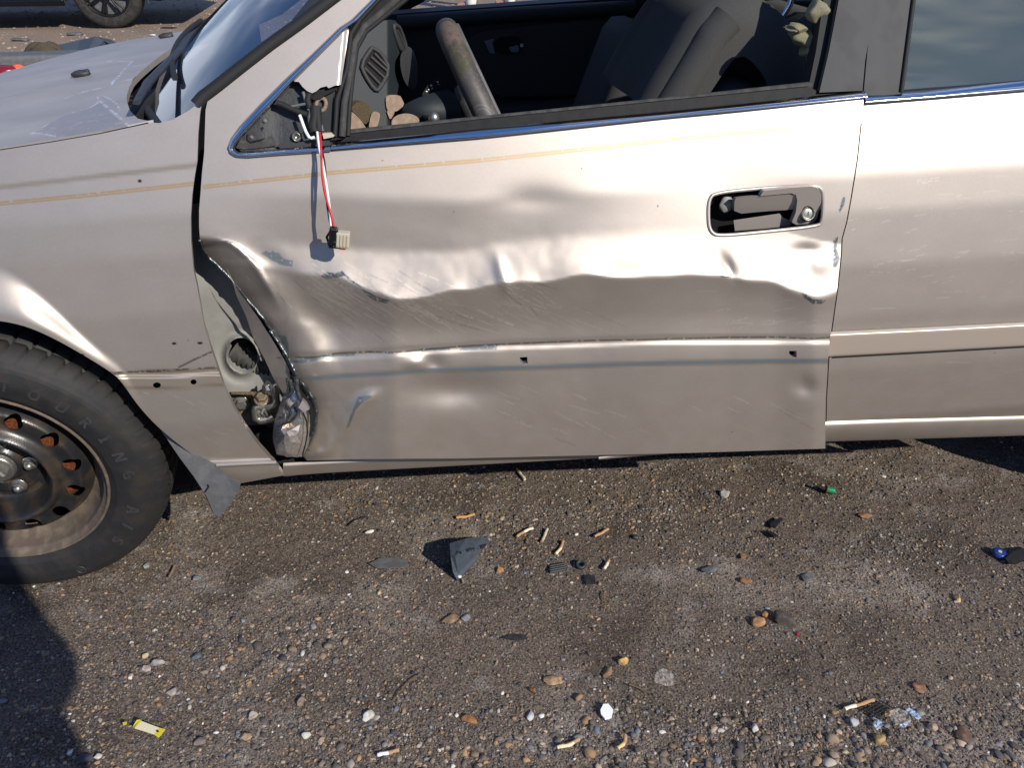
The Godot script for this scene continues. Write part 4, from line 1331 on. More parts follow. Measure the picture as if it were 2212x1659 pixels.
func build_front_door() -> void:
	var handle_hole := smooth(pv([1530, 428, 1548, 416, 1650, 406, 1756, 400, 1775, 408, 1778, 430, 1776, 478, 1766, 489, 1640, 502, 1552, 510, 1535, 502, 1529, 480]), true, 2)
	var h1 := pv([1123, 772, 1139, 771, 1140, 785, 1130, 786, 1124, 780])
	var h2 := pv([1704, 758, 1720, 758, 1720, 772, 1712, 772, 1704, 765])
	var top := cat([PackedVector2Array([Vector2(451, 211)]), pv([470, 198, 520, 158, 583, 109, 650, 61, 722, 6, 830, -75]), CHROME_OUT, CHROME_LOW])
	var poly := cat([top, DOOR_REAR, rev(DOOR_BOTTOM), rev(DOOR_LEFT)])
	# doubled points upset the cutting
	var clean := PackedVector2Array()
	for p in poly:
		if clean.is_empty() or clean[clean.size() - 1].distance_to(p) > 0.8: clean.append(p)
	var fn := door_fn(0.0)
	var mb := panel(clean, 5.0, fn, [handle_hole, h1, h2], tuv, Vector3.BACK)
	for l in [DOOR_REAR, DOOR_BOTTOM, DOOR_LEFT.slice(0, 9)]: edge(mb, l, fn, Vector3(0, 0, -0.022), 5.0, tuv, false)
	for hh in [h1, h2]: edge(mb, hh, fn, Vector3(0, 0, -0.012), 5.0, tuv)
	edge(mb, handle_hole, fn, Vector3(0, 0, -0.006), 5.0, tuv)
	var door := part("front_door", mb, M["champagne paint"], car, "front door caved in, creased and torn loose at its front edge")
	# torn hem along the front edge: bare metal, gaping from the inner shell
	var hem := PackedVector2Array()
	for k in 60: hem.append(at_len(DOOR_LEFT.slice(8, DOOR_LEFT.size()), k / 59.0))
	var jag := noise(15, 0.2, 2)
	mb = Mb.new()
	var pts := []
	for k in 60: pts.append(on_door(hem[k].x + 1.0, hem[k].y, 0.001 + 0.002 * jag.get_noise_1d(k * 9.0)) + Vector3(0.003 * jag.get_noise_1d(k * 7.0 + 90), 0, 0))
	tube(mb, pts, 0.0026, 6, 0.8)
	part("torn_hem", mb, M["bare torn steel"], door)
	for q in [[0.30, 0.86, 7.0, -0.010, 0.0020, "rubber"], [0.42, 0.98, 13.0, -0.018, 0.0024, "crumpled paint"], [0.62, 1.0, 20.0, -0.022, 0.0024, "bare torn steel"], [0.45, 0.95, -9.0, 0.003, 0.0030, "bare torn steel"], [0.55, 0.92, -4.0, 0.004, 0.0034, "void"]]:
		pts = []
		for k in 50:
			var f := lerpf(q[0], q[1], k / 49.0)
			var p := at_len(hem, f)
			pts.append(on_door(p.x - q[2] * sin(PI * k / 49.0) * 0.8, p.y + 3.0, q[3] + 0.004 * jag.get_noise_1d(k * 11.0 + q[2] * 50.0)))
		mb = Mb.new()
		tube(mb, pts, q[4], 6)
		part("hem_fold", mb, M[q[5]], door)
	# flakes and curls of torn steel where the shell ripped
	var r := RandomNumberGenerator.new()
	r.seed = 5
	mb = Mb.new()
	for k in 46:
		var f := 0.52 + 0.46 * r.randf()
		var p := at_len(hem, f) + Vector2(r.randf_range(-10, 6), r.randf_range(-8, 8))
		var c := on_door(p.x, p.y, r.randf_range(-0.012, 0.004))
		var a := Vector3(r.randf_range(-1, 1), r.randf_range(-1.6, 1.6), r.randf_range(-0.5, 0.8)) * 0.008
		var b := Vector3(r.randf_range(-1, 1), r.randf_range(-1, 1), r.randf_range(-0.5, 0.8)) * 0.005
		mb.flat4(c - a, c + b, c + a, c - b, Vector3.BACK)
	part("steel_shreds", mb, M["bare torn steel"], door)
	# the inner shell's front face, seen through the gap
	var Z5 := func(a: Array) -> PackedVector2Array: return xf(a, 0.31056, 386.4, 472.3)
	var shell: PackedVector2Array = Z5.call([330, 330, 380, 450, 400, 530, 470, 680, 520, 830, 600, 980, 660, 1110, 740, 1235, 762, 1200, 775, 1110, 770, 1050, 745, 1000, 705, 930, 645, 830, 565, 705, 490, 600, 425, 515, 380, 440])
	var sf := func(p: Vector2) -> Vector3:
		var e := down(DOOR_LEFT, p.y) - p.x
		return on_z(p.x, p.y, -0.028 - 0.0008 * maxf(e, 0.0) + 0.0012 * jag.get_noise_2d(p.x * 0.12, p.y * 0.05))
	part("inner_shell", panel(shell, 5.0, sf, [], tuv, Vector3(-0.6, 0, 0.8)), M["shell paint"], door)
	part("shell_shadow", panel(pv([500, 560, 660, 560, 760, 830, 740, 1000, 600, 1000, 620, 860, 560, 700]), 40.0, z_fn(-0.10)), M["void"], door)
	# crumpled lower corner, folded forward over the sill
	crumple(door)
	# chrome, rubbers and the window's frame
	part("chrome_strip", band(CHROME_TOP, pv([715, 322, 1036, 297, 1250, 274, 1439, 253, 1600, 238, 1867, 211]), side_fn(0.000), 0.011, 14, 1.9), M["chrome"], door)
	var inner := xf([2030, -380, 1680, 0, 1495, 130, 1200, 430, 900, 740, 700, 960, 480, 1190, 280, 1400, 205, 1490, 196, 1530], 0.18116, 472.3, 42.9)
	mb = band(CHROME_OUT, inner, side_fn(0.002), 0.009, 10)
	mb.join(band(xf([118, 1500, 130, 1570, 200, 1625, 340, 1640, 700, 1610, 1340, 1568], 0.18116, 472.3, 42.9), xf([196, 1530, 210, 1560, 250, 1578, 340, 1575, 700, 1545, 1340, 1498], 0.18116, 472.3, 42.9), side_fn(0.002), 0.007, 10))
	part("corner_chrome", mb, M["chrome"], door)
	mb = panel(pv([735, 308, 756, 290, 1036, 259, 1460, 216, 1745, 188, 1768, 198, 1860, 193, 1866, 199, 1439, 242, 1036, 281, 718, 311]), 8.0, side_fn(-0.004), [], nofn, Vector3.BACK, Vector3(0, 0, -0.01))
	part("belt_rubber", mb, M["trim black"], door)
	part("inner_belt_rubber", strip(pv([752, 291, 1036, 262, 1460, 219, 1750, 187]), side_fn(-0.018), 0.007, 1.2), M["dusty rubber"], door)
	# black sash round the opening
	var Z2 := func(a: Array) -> PackedVector2Array: return xf(a, 0.34938, 687.0, 0)
	var sash: PackedVector2Array = Z2.call([150, 860, 80, 870, 100, 600, 165, 450, 195, 190, 260, 90, 335, 0, 440, -120, 640, -120, 540, 0, 400, 112, 300, 195, 243, 300, 218, 480, 200, 680, 192, 838])
	part("window_sash", panel(sash, 8.0, side_fn(-0.005), [], nofn, Vector3.BACK, Vector3(0, 0, -0.02)), M["trim black"], door)
	for l in [[[105, 845, 118, 620, 180, 430, 205, 210, 262, 120, 400, -30], 0.004], [[150, 845, 165, 640, 200, 470, 228, 270, 290, 165, 420, 60, 545, -60], 0.006], [[186, 840, 196, 660, 214, 480, 240, 300, 296, 196, 400, 112, 540, 0, 600, -60], 0.004]]:
		part("sash_rubber", strip(Z2.call(l[0]), side_fn(-0.002), l[1]), M["rubber"] if l[1] < 0.005 else M["dusty rubber"], door)
	part("window_channel", panel(pv([1795, -80, 1824, -80, 1811, 0, 1790, 110, 1769, 199, 1745, 192, 1762, 110, 1778, 0]), 8.0, side_fn(-0.012), [], nofn, Vector3.BACK, Vector3(0, 0, -0.03)), M["rubber"], door)
	part("channel_lip", strip(pv([1822, -80, 1809, 0, 1788, 110, 1768, 197]), side_fn(-0.003), 0.004), M["trim black"], door)
	part("pillar_applique", panel(pv([1822, -100, 1905, -100, 1891, 0, 1868, 130, 1862, 196, 1769, 200, 1790, 110, 1811, 0]), 10.0, side_fn(0.003), [], nofn, Vector3.BACK, Vector3(0, 0, -0.008)), M["pillar trim"], door)
	# door handle: broken bezel, pull plate, lock
	var dk := func(o: float) -> Callable: return func(p: Vector2) -> Vector3: return on_z(p.x, p.y, door_z(1650, 455) + (p.x - 1650.0) * (door_z(1760, 450) - door_z(1545, 460)) / 215.0 + o + (455.0 - p.y) * 0.00026)
	var handle := part("handle_rim", ring_strip(handle_hole, fn, 0.0034), M["plain paint"], door)
	part("handle_well", panel(pv([1500, 380, 1800, 380, 1800, 530, 1500, 530]), 20.0, dk.call(-0.045)), M["void"], door)
	var Z3 := func(a: Array) -> PackedVector2Array: return xf(a, 0.34938, 1439.2, 0)
	var bez: PackedVector2Array = Z3.call([600, 1180, 760, 1162, 900, 1153, 940, 1165, 955, 1200, 955, 1290, 940, 1305, 930, 1350, 905, 1385, 860, 1385, 800, 1390, 775, 1375, 800, 1310, 808, 1240, 800, 1205, 770, 1195, 580, 1212])
	part("bezel", panel(bez, 4.0, dk.call(-0.004), [ellipse(1744.4, 461, 14.5, 16.0, 22)], nofn, Vector3.BACK, Vector3(0, 0, -0.012)), M["plain paint"], door)
	var pull: PackedVector2Array = smooth(Z3.call([418, 1235, 430, 1218, 600, 1203, 770, 1194, 795, 1200, 803, 1225, 800, 1290, 785, 1300, 600, 1312, 425, 1332]), true, 1)
	part("pull_plate", panel(pull, 4.0, func(p: Vector2) -> Vector3: return (dk.call(-0.012) as Callable).call(p) + Vector3(0, 0, 0.00022 * (440.0 - p.y)), [], nofn, Vector3.BACK, Vector3(0, -0.002, -0.012)), M["plain paint"], door)
	var lip: PackedVector2Array = Z3.call([415, 1362, 700, 1322, 720, 1345, 790, 1375, 760, 1395, 600, 1412, 420, 1425])
	part("lower_plate", panel(lip, 4.0, func(p: Vector2) -> Vector3: return (dk.call(-0.022) as Callable).call(p) + Vector3(0, 0, 0.00012 * (p.y - 478.0)), [], nofn, Vector3.BACK), M["plain paint"], door)
	mb = Mb.new()
	mb.join(lump(1, 0.2, 4, Vector3(0.012, 0.016, 0.006)), Transform3D(Basis.IDENTITY, (dk.call(-0.03) as Callable).call(Vector2(1568, 441))))
	part("latch_lever", mb, M["jamb paint"], door)
	mb = Mb.new()
	var kt := Transform3D(Basis(Vector3.RIGHT, -0.25), (dk.call(-0.004) as Callable).call(Vector2(1744.4, 461)))
	lathe(mb, [Vector2(0.0, 0.001), Vector2(0.0075, 0.001), Vector2(0.008, 0.0), Vector2(0.0092, 0.0), Vector2(0.0105, 0.0035), Vector2(0.0125, 0.0035), Vector2(0.014, 0.0), Vector2(0.014, -0.01)], 32, kt)
	var lock := part("key_lock", mb, M["zinc"], door)
	mb = Mb.new()
	rbox(mb, kt * Vector3(0, 0, 0.0012), Vector3(0.0016, 0.008, 0.0008), kt.basis, 0.0003)
	part("keyway", mb, M["void"], door)
	# corner plate: sail panel, torn mirror foot, its wiring
	corner(door)

func ring_strip(ring: PackedVector2Array, fn: Callable, r: float) -> Mb:
	var a := ring.duplicate()
	a.append(ring[0])
	return strip(a, fn, r, 1.0, 8)

func crumple(door: Node3D) -> void:
	var Z := func(x: float, y: float, z: float) -> Vector3: return on_z(412.2 + x * 0.18116, 729.9 + y * 0.18116, z)
	var rows := [
		[[1100, 700, -.035], [1170, 640, -.012], [1230, 600, -.02], [1290, 660, -.03]],
		[[1050, 850, -.03], [1140, 800, .008], [1230, 780, -.012], [1310, 730, .012], [1400, 820, -.02]],
		[[1010, 960, -.025], [1110, 920, .006], [1180, 930, -.014], [1290, 880, .02], [1420, 900, -.012]],
		[[985, 1080, -.03], [1090, 1040, .014], [1190, 1010, .002], [1320, 970, .016], [1440, 1010, -.022]],
		[[980, 1170, -.028], [1080, 1120, .004], [1190, 1130, .026], [1330, 1080, .010], [1435, 1120, -.026]],
		[[990, 1270, -.022], [1090, 1240, .020], [1200, 1190, .034], [1340, 1220, .004], [1420, 1250, -.03]],
		[[1020, 1370, -.008], [1130, 1340, .022], [1240, 1330, .018], [1310, 1370, -.006], [1370, 1360, -.03]],
		[[1040, 1400, -.006], [1150, 1420, .006], [1240, 1430, .004], [1310, 1420, -.01], [1340, 1405, -.03]],
	]
	rows[0].insert(4, [1330, 700, -.035])
	var nn := noise(29, 0.03, 3)
	var at := func(s: float, t: float) -> Vector3:
		var y := clampf(t, 0.0, 1.0) * (rows.size() - 1)
		var x := clampf(s, 0.0, 1.0) * 4.0
		var j := mini(int(y), rows.size() - 2)
		var i := mini(int(x), 3)
		var fy := y - j
		var fx := x - i
		var q := []
		for k in 3:
			var a: float = lerpf(rows[j][i][k], rows[j][i + 1][k], fx)
			var b: float = lerpf(rows[j + 1][i][k], rows[j + 1][i + 1][k], fx)
			q.append(lerpf(a, b, fy))
		var g: float = 0.006 * nn.get_noise_2d(q[0] * 0.25, q[1] * 0.25)
		return Z.call(q[0], q[1], 0.002 + q[2] * 1.25 + g)
	var mb := Mb.new()
	var jit := RandomNumberGenerator.new()
	jit.seed = 12
	var grid := []
	for t in 13:
		for s in 8:
			var a := s / 7.0 + (0.05 * jit.randf_range(-1, 1) if s > 0 and s < 7 else 0.0)
			var b := t / 12.0 + (0.03 * jit.randf_range(-1, 1) if t > 0 and t < 12 else 0.0)
			grid.append((at.call(a, b) as Vector3) + Vector3(0, 0, 0.0030 * jit.randf_range(-1, 1)))
	for t in 12:
		for s in 7:
			var o := t * 8 + s
			if (s + t) % 2 == 0:
				mb.flat(grid[o], grid[o + 1], grid[o + 9], Vector3.BACK); mb.flat(grid[o], grid[o + 9], grid[o + 8], Vector3.BACK)
			else:
				mb.flat(grid[o], grid[o + 1], grid[o + 8], Vector3.BACK); mb.flat(grid[o + 1], grid[o + 9], grid[o + 8], Vector3.BACK)
	var c := part("crumpled_corner", mb, M["crumpled paint"], door, "lower front corner crushed into a shiny crumpled knot of bare steel")
	part("sunlit_facet", panel(xf([1285, 830, 1335, 745, 1385, 800, 1415, 855, 1350, 885], 0.18116, 412.2, 729.9), 3.0, func(p: Vector2) -> Vector3: return on_z(p.x, p.y, 0.034 + 0.0009 * (p.y - 875.0) - 0.0002 * (p.x - 655.0)), [], nofn, Vector3.BACK, Vector3(0, 0, -0.01)), M["zinc"], door)  # bright metal sheet put in as the sunlit facet of the crumple
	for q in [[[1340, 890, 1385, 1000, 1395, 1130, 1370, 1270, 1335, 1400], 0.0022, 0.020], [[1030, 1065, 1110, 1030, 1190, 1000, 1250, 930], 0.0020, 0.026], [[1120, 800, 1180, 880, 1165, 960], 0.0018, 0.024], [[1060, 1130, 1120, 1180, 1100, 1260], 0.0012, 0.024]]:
		part("crease_shade", strip(xf(q[0], 0.18116, 412.2, 729.9), z_fn(q[2]), q[1], 0.7, 6), M["void"], door)  # black rods laid on to paint the shade inside the creases
	part("torn_gap", panel(xf([1250, 480, 1330, 640, 1440, 770, 1480, 900, 1460, 1080, 1440, 1180, 1410, 1180, 1425, 1050, 1420, 920, 1350, 780, 1280, 690, 1240, 560], 0.18116, 412.2, 729.9), 4.0, z_fn(0.003)), M["void"], door)
	for q in [[[1140, 780, 1200, 900, 1150, 990, 1030, 1060], 0.003], [[1230, 820, 1280, 900, 1210, 1000], 0.003], [[1180, 500, 1220, 620, 1160, 700, 1110, 720], 0.005], [[1260, 470, 1270, 620, 1300, 720, 1400, 830], 0.005], [[1150, 480, 1170, 600, 1130, 690], 0.003]]:
		var l := xf(q[0], 0.18116, 412.2, 729.9)
		var m2 := strip(l, func(p: Vector2) -> Vector3: return on_z(p.x, p.y, 0.014 + 0.006 * nn.get_noise_2d(p.x * 3.0, p.y * 3.0)), q[1] * 0.55, 1.6, 7)
		part("torn_edge", m2, M["bare torn steel"], door)

func corner(door: Node3D) -> void:
	var Z7 := func(a: Array) -> PackedVector2Array: return xf(a, 0.18116, 472.3, 42.9)
	var tri: PackedVector2Array = Z7.call([205, 1520, 280, 1400, 700, 960, 900, 740, 1200, 430, 1495, 130, 1560, 130, 1480, 740, 1400, 1500, 700, 1560, 280, 1570])
	var base := part("mirror_foot", panel(tri, 5.0, func(p: Vector2) -> Vector3: return on_side(p.x, p.y, -0.014 + 0.004 * smoothstep(610.0, 560.0, p.x)), [ellipse(641.5, 294.5, 3.5, 3.8, 12)], nofn, Vector3.BACK), M["dark plastic"], door)
	part("foot_backing", panel(Z7.call([205, 1520, 1495, 130, 1400, 1500]), 30.0, side_fn(-0.03)), M["void"], door)
	# body coloured remainder of the mirror's cover
	var sail: PackedVector2Array = Z7.call([1500, 135, 1535, 112, 1556, 135, 1480, 640, 1462, 775, 1385, 785, 1315, 815, 1290, 790, 1215, 810, 1170, 850, 1120, 875, 1060, 850, 1005, 800, 960, 740, 905, 735])
	var sfn := func(p: Vector2) -> Vector3:
		var t := clampf((p.y - 60.0) / 140.0, 0.0, 1.0)
		return on_side(p.x, p.y, 0.006 + 0.004 * t - 0.006 * smoothstep(742.0, 754.0, p.x + (p.y - 60.0) * 0.1))
	part("mirror_cover", panel(sail, 4.0, sfn, [], nofn, Vector3.BACK, Vector3(0, 0.002, -0.006)), M["plain paint"], door)
	part("cover_tear", panel(Z7.call([905, 735, 960, 735, 1010, 800, 1060, 848, 1120, 872, 1200, 815, 1300, 780, 1310, 815, 1460, 780, 1380, 850, 1280, 900, 1220, 940, 1140, 960, 1060, 900, 1000, 850]), 5.0, side_fn(-0.001), [], nofn, Vector3.BACK, Vector3(0, 0, -0.01)), M["trim black"], door)
	# light inner skin with the wiring hole
	var hole2 := ellipse(694, 226, 10.5, 14.0, 20, 0.2)
	part("mirror_hole_plate", panel(Z7.call([1130, 960, 1300, 900, 1390, 840, 1380, 1340, 1230, 1350, 1120, 1200]), 4.0, side_fn(-0.009), [hole2], nofn, Vector3.BACK, Vector3(0, 0, -0.006)), M["pillar trim"], door)
	part("hole_rubber", ring_strip(hole2, side_fn(-0.008), 0.0035), M["tan plastic"], door)
	part("rust_strip", panel(Z7.call([1405, 830, 1450, 810, 1405, 1380, 1365, 1390]), 5.0, side_fn(-0.006)), M["rust"], door)
	for q in [[[690, 990, 760, 1010, 860, 1060, 960, 1100, 1060, 1130], 0.006], [[850, 1040, 1050, 1000], 0.0028], [[1010, 860, 1040, 960, 1080, 1080], 0.003], [[1080, 880, 1060, 960, 1090, 1060], 0.006], [[1150, 1030, 1150, 1150, 1130, 1280, 1150, 1340], 0.010], [[1180, 1040, 1190, 1200, 1200, 1330], 0.008], [[1220, 1250, 1240, 1330], 0.004], [[1120, 1040, 1090, 1160, 1100, 1250], 0.005]]:
		part("broken_rib", strip(Z7.call(q[0]), func(p: Vector2) -> Vector3: return on_side(p.x, p.y, 0.004), q[1], 0.8), M["rubber"] if q[1] > 0.005 else M["flap"], door)
	var mb := Mb.new()
	var st := Transform3D(Basis.IDENTITY, on_side(641.5, 294.5, -0.012))
	lathe(mb, [Vector2(0.0, 0.0), Vector2(0.004, 0.001), Vector2(0.0055, 0.006), Vector2(0.0075, 0.006), Vector2(0.009, 0.0)], 24, st)
	part("screw_socket", mb, M["zinc"], door)
	for q in [[544, 297.5], [573, 262]]:
		mb = Mb.new()
		lathe(mb, [Vector2(0.0, 0.003), Vector2(0.003, 0.002), Vector2(0.004, 0.0)], 12, Transform3D(Basis.IDENTITY, on_side(q[0], q[1], -0.010)))
		part("rivet", mb, M["flap"], door)
	part("foot_rim", strip(Z7.call([350, 1370, 345, 1430, 380, 1460, 500, 1435, 560, 1420]), side_fn(-0.009), 0.0016), M["void"], door)
	for q in [[500, 1290, 530, 1275, 545, 1290, 515, 1330, 510, 1300], [545, 1420, 600, 1400, 620, 1415, 560, 1430], [520, 1215, 575, 1190, 570, 1210, 540, 1225]]:
		part("moulded_mark", panel(Z7.call(q), 3.0, side_fn(-0.0085)), M["void"], door)
	var gunk: PackedVector2Array = Z7.call([215, 1530, 260, 1440, 300, 1440, 340, 1490, 500, 1450, 640, 1370, 700, 1500, 480, 1530, 300, 1545])
	part("dirt_crust", panel(gunk, 4.0, func(p: Vector2) -> Vector3: return on_side(p.x, p.y, -0.007)), M["dusty rubber"], door)
	part("foam_flap", panel(Z7.call([700, 1500, 760, 1460, 850, 1455, 940, 1470, 1080, 1430, 1330, 1440, 1340, 1500, 740, 1535]), 4.0, side_fn(-0.005)), M["pillar trim"], door)
	part("white_clip", panel(Z7.call([1240, 1355, 1340, 1350, 1385, 1375, 1375, 1395, 1310, 1410, 1255, 1420]), 4.0, side_fn(0.003), [], nofn, Vector3.BACK, Vector3(0, 0, -0.006)), M["connector"], door)
	var loom := part("mirror_wiring", strip(Z7.call([968, 1135, 985, 1180, 1010, 1250, 1040, 1330, 1080, 1400, 1110, 1412, 1150, 1400]), side_fn(0.010), 0.0026), M["wire white"], door, "torn mirror wiring hanging with a white plug")
	# hanging leads: straight down in front of the door
	var path := [[686, 285, 0.010], [690, 318, 0.024], [697, 352, 0.034], [704, 392, 0.042], [710, 430, 0.048], [714, 462, 0.052], [716, 494, 0.054]]
	for q in [[0.0, "wire white", 0.0022, 0.0], [0.0042, "wire red", 0.0020, 0.6], [-0.0036, "wire black", 0.0014, 1.4]]:
		var pts := []
		for k in path.size() - 1:
			for s in 5:
				var f := s / 5.0
				var w := sin((k + f) * 1.1 + q[3] * 2.0)
				var pp := Vector3(lerpf(path[k][0], path[k + 1][0], f), lerpf(path[k][1], path[k + 1][1], f), lerpf(path[k][2], path[k + 1][2], f))
				pts.append(on_side(pp.x, pp.y, pp.z) + Vector3(q[0] * w, 0, q[0] * 0.5 + 0.0012 * cos((k + f) * 1.3)))
		mb = Mb.new()
		tube(mb, pts, q[2], 7)
		part("lead", mb, M[q[1]], door)
	mb = Mb.new()
	var cb := Basis(Vector3.BACK, -0.15)
	rbox(mb, on_side(721, 510, 0.056), Vector3(0.014, 0.030, 0.016), cb, 0.003)
	rbox(mb, on_side(728, 527, 0.056), Vector3(0.018, 0.010, 0.012), Basis(Vector3.BACK, -0.6), 0.003)
	rbox(mb, on_side(714, 528, 0.054), Vector3(0.006, 0.012, 0.006), Basis(Vector3.BACK, 0.5), 0.002)
	part("tape_wrap", mb, M["wire black"], door)
	mb = Mb.new()
	rbox(mb, on_side(741, 517, 0.056), Vector3(0.022, 0.026, 0.016), cb, 0.002)
	for k in 4: rbox(mb, on_side(741, 517, 0.056) + cb * Vector3(-0.008 + k * 0.0052, 0.0, 0.0085), Vector3(0.0035, 0.02, 0.002), cb, 0.0008)
	part("plug", mb, M["connector"], door)
	mb = Mb.new()
	rbox(mb, on_side(741, 535, 0.056), Vector3(0.010, 0.006, 0.008), cb, 0.002)
	part("plug_latch", mb, M["wire red"], door)
	for k in 2:
		mb = Mb.new()
		tube(mb, [on_side(716, 494, 0.05), on_side(708 - k * 3, 512, 0.046), on_side(712, 532 + k * 3, 0.048), on_side(730, 536, 0.054)], 0.0012, 6)
		part("lead", mb, M["wire black"], door)

func build_wheel() -> void:
	# the axle leans, as the photograph shows it
	var ax := Vector3(0.023, -0.131, 0.99).normalized()
	var sx := Vector3.UP.cross(ax).normalized()
	var t := Transform3D(Basis(sx, ax.cross(sx), ax), Vector3(-0.014, 0.270, -0.027))
	var mb := Mb.new()
	var pr := [Vector2(0.200, -0.030), Vector2(0.206, -0.018), Vector2(0.212, -0.010), Vector2(0.222, -0.004), Vector2(0.2225, -0.0025), Vector2(0.226, -0.0025), Vector2(0.245, 0.003), Vector2(0.262, 0.003), Vector2(0.279, -0.003), Vector2(0.281, -0.0025), Vector2(0.283, -0.005), Vector2(0.285, -0.0045), Vector2(0.287, -0.007), Vector2(0.294, -0.012)]
	lathe(mb, pr, 160, t)
	# shoulder and tread with grooves cut across
	var pr2 := [Vector2(0.294, -0.012), Vector2(0.299, -0.016), Vector2(0.304, -0.022), Vector2(0.308, -0.029), Vector2(0.3085, -0.031), Vector2(0.3105, -0.035), Vector2(0.3125, -0.042), Vector2(0.3125, -0.050), Vector2(0.3065, -0.051), Vector2(0.3065, -0.057), Vector2(0.3155, -0.058), Vector2(0.316, -0.085), Vector2(0.309, -0.086), Vector2(0.309, -0.093), Vector2(0.316, -0.094), Vector2(0.314, -0.150), Vector2(0.30, -0.185), Vector2(0.26, -0.20), Vector2(0.20, -0.18)]
	lathe(mb, pr2, 992, t, func(a: float, j: int) -> float:
		if j < 1 or j > 16: return 0.0
		var k := fposmod(a / TAU * 62.0 + j * 0.045, 1.0)
		var g := 0.010 if k < 0.19 else 0.0
		var k2 := fposmod(a / TAU * 62.0 + 0.42 - j * 0.03, 1.0)
		if j < 7 and k2 < 0.10: g = maxf(g, 0.004)
		return -g)
	var wheel := part("front_wheel", mb, M["tyre rubber"], car, "front wheel with a bare black steel rim leaning in at the top")
	# raised lettering of the sidewall
	var f := SystemFont.new()
	f.font_names = PackedStringArray(["Droid Sans"])
	f.font_weight = 700
	var word := "TOURING A/S"
	for k in word.length():
		if word[k] == " ": continue
		var tm := TextMesh.new()
		tm.text = word[k]
		tm.font = f
		tm.font_size = 32
		tm.pixel_size = 0.001
		tm.depth = 0.0024
		var a := deg_to_rad(66.0 - k * 10.8)
		var o := MeshInstance3D.new()
		o.name = numbered("sidewall_letter")
		o.mesh = tm
		o.material_override = M["sidewall print"]
		var up := Vector3(cos(a), sin(a), 0)
		var lx := Vector3(sin(a), -cos(a), 0)
		o.transform = Transform3D(Basis(t.basis * lx, t.basis * up, t.basis.z), t * (up * 0.254 + Vector3(0, 0, 0.0032)))
		wheel.add_child(o, true)
	mb = Mb.new()
	var logo := Transform3D(Basis(t.basis * Vector3(0, 1, 0), -0.0), t * Vector3(0.10, -0.247, 0.0034))
	lathe(mb, [Vector2(0.0075, 0.0), Vector2(0.008, 0.001), Vector2(0.009, 0.001), Vector2(0.0095, 0.0)], 24, Transform3D(t.basis, t * Vector3(0.098, -0.246, 0.0034)))
	rbox(mb, t * Vector3(0.098, -0.246, 0.004), Vector3(0.013, 0.0015, 0.0015), t.basis, 0.0004)
	part("sidewall_mark", mb, M["sidewall print"], wheel)
	# steel rim
	mb = Mb.new()
	lathe(mb, [Vector2(0.209, -0.016), Vector2(0.2095, -0.011), Vector2(0.206, -0.009), Vector2(0.2035, -0.011), Vector2(0.202, -0.018), Vector2(0.196, -0.022), Vector2(0.1935, -0.026), Vector2(0.189, -0.048), Vector2(0.176, -0.062), Vector2(0.168, -0.066)], 96, t)
	part("rim_lip", mb, M["dusty rim"], wheel)
	var holes := []
	for k in 13:
		var a := deg_to_rad(4.0 + k * 360.0 / 13.0)
		holes.append(ellipse(cos(a) * 0.142, sin(a) * 0.142, 0.0162, 0.0162, 28))
	var disc := func(p: Vector2) -> Vector3:
		var r := p.length()
		var z := -0.066
		z += 0.034 * smoothstep(0.172, 0.150, r)
		z += 0.020 * exp(-pow((r - 0.108) / 0.0105, 2))
		z -= 0.034 * (1.0 - smoothstep(0.085, 0.102, r))
		z += 0.010 * (1.0 - smoothstep(0.034, 0.046, r))
		z += 0.004 * (1.0 - smoothstep(0.070, 0.076, r)) * smoothstep(0.046, 0.05, r)
		return t * Vector3(p.x, p.y, z)
	mb = panel(ellipse(0, 0, 0.172, 0.172, 120), 0.0035, disc, holes, nofn, t.basis.z)
	for h in holes: edge(mb, h, disc, t.basis.z * -0.004, 0.006)
	var rim := part("steel_rim", mb, M["wheel black"], wheel)
	mb = Mb.new()
	lathe(mb, [Vector2(0.0, -0.090), Vector2(0.140, -0.090), Vector2(0.155, -0.094), Vector2(0.16, -0.15)], 48, t)
	part("brake_disc", mb, M["rust"], wheel)
	for k in 5:
		var a := deg_to_rad(2.0 + k * 72.0)
		mb = Mb.new()
		bolt(mb, t * Vector3(cos(a) * 0.0575, sin(a) * 0.0575, -0.058), t.basis.z, 0.0105)
		mb.join(lump(2, 0.0, 1, Vector3(0.0085, 0.0085, 0.009)), Transform3D(t.basis, t * Vector3(cos(a) * 0.0575, sin(a) * 0.0575, -0.049)))
		part("lug_nut", mb, M["zinc"], wheel)
	mb = Mb.new()
	lathe(mb, [Vector2(0.0, -0.045), Vector2(0.026, -0.045), Vector2(0.030, -0.049), Vector2(0.034, -0.062)], 32, t)
	bolt(mb, t * Vector3(0, 0, -0.046), t.basis.z, 0.021)
	part("axle_nut", mb, M["zinc"], wheel)
	mb = Mb.new()
	lathe(mb, [Vector2(0.0, -0.010), Vector2(0.008, -0.011), Vector2(0.0095, -0.014), Vector2(0.0095, -0.03)], 18, t)
	part("axle_end", mb, M["rust"], wheel)

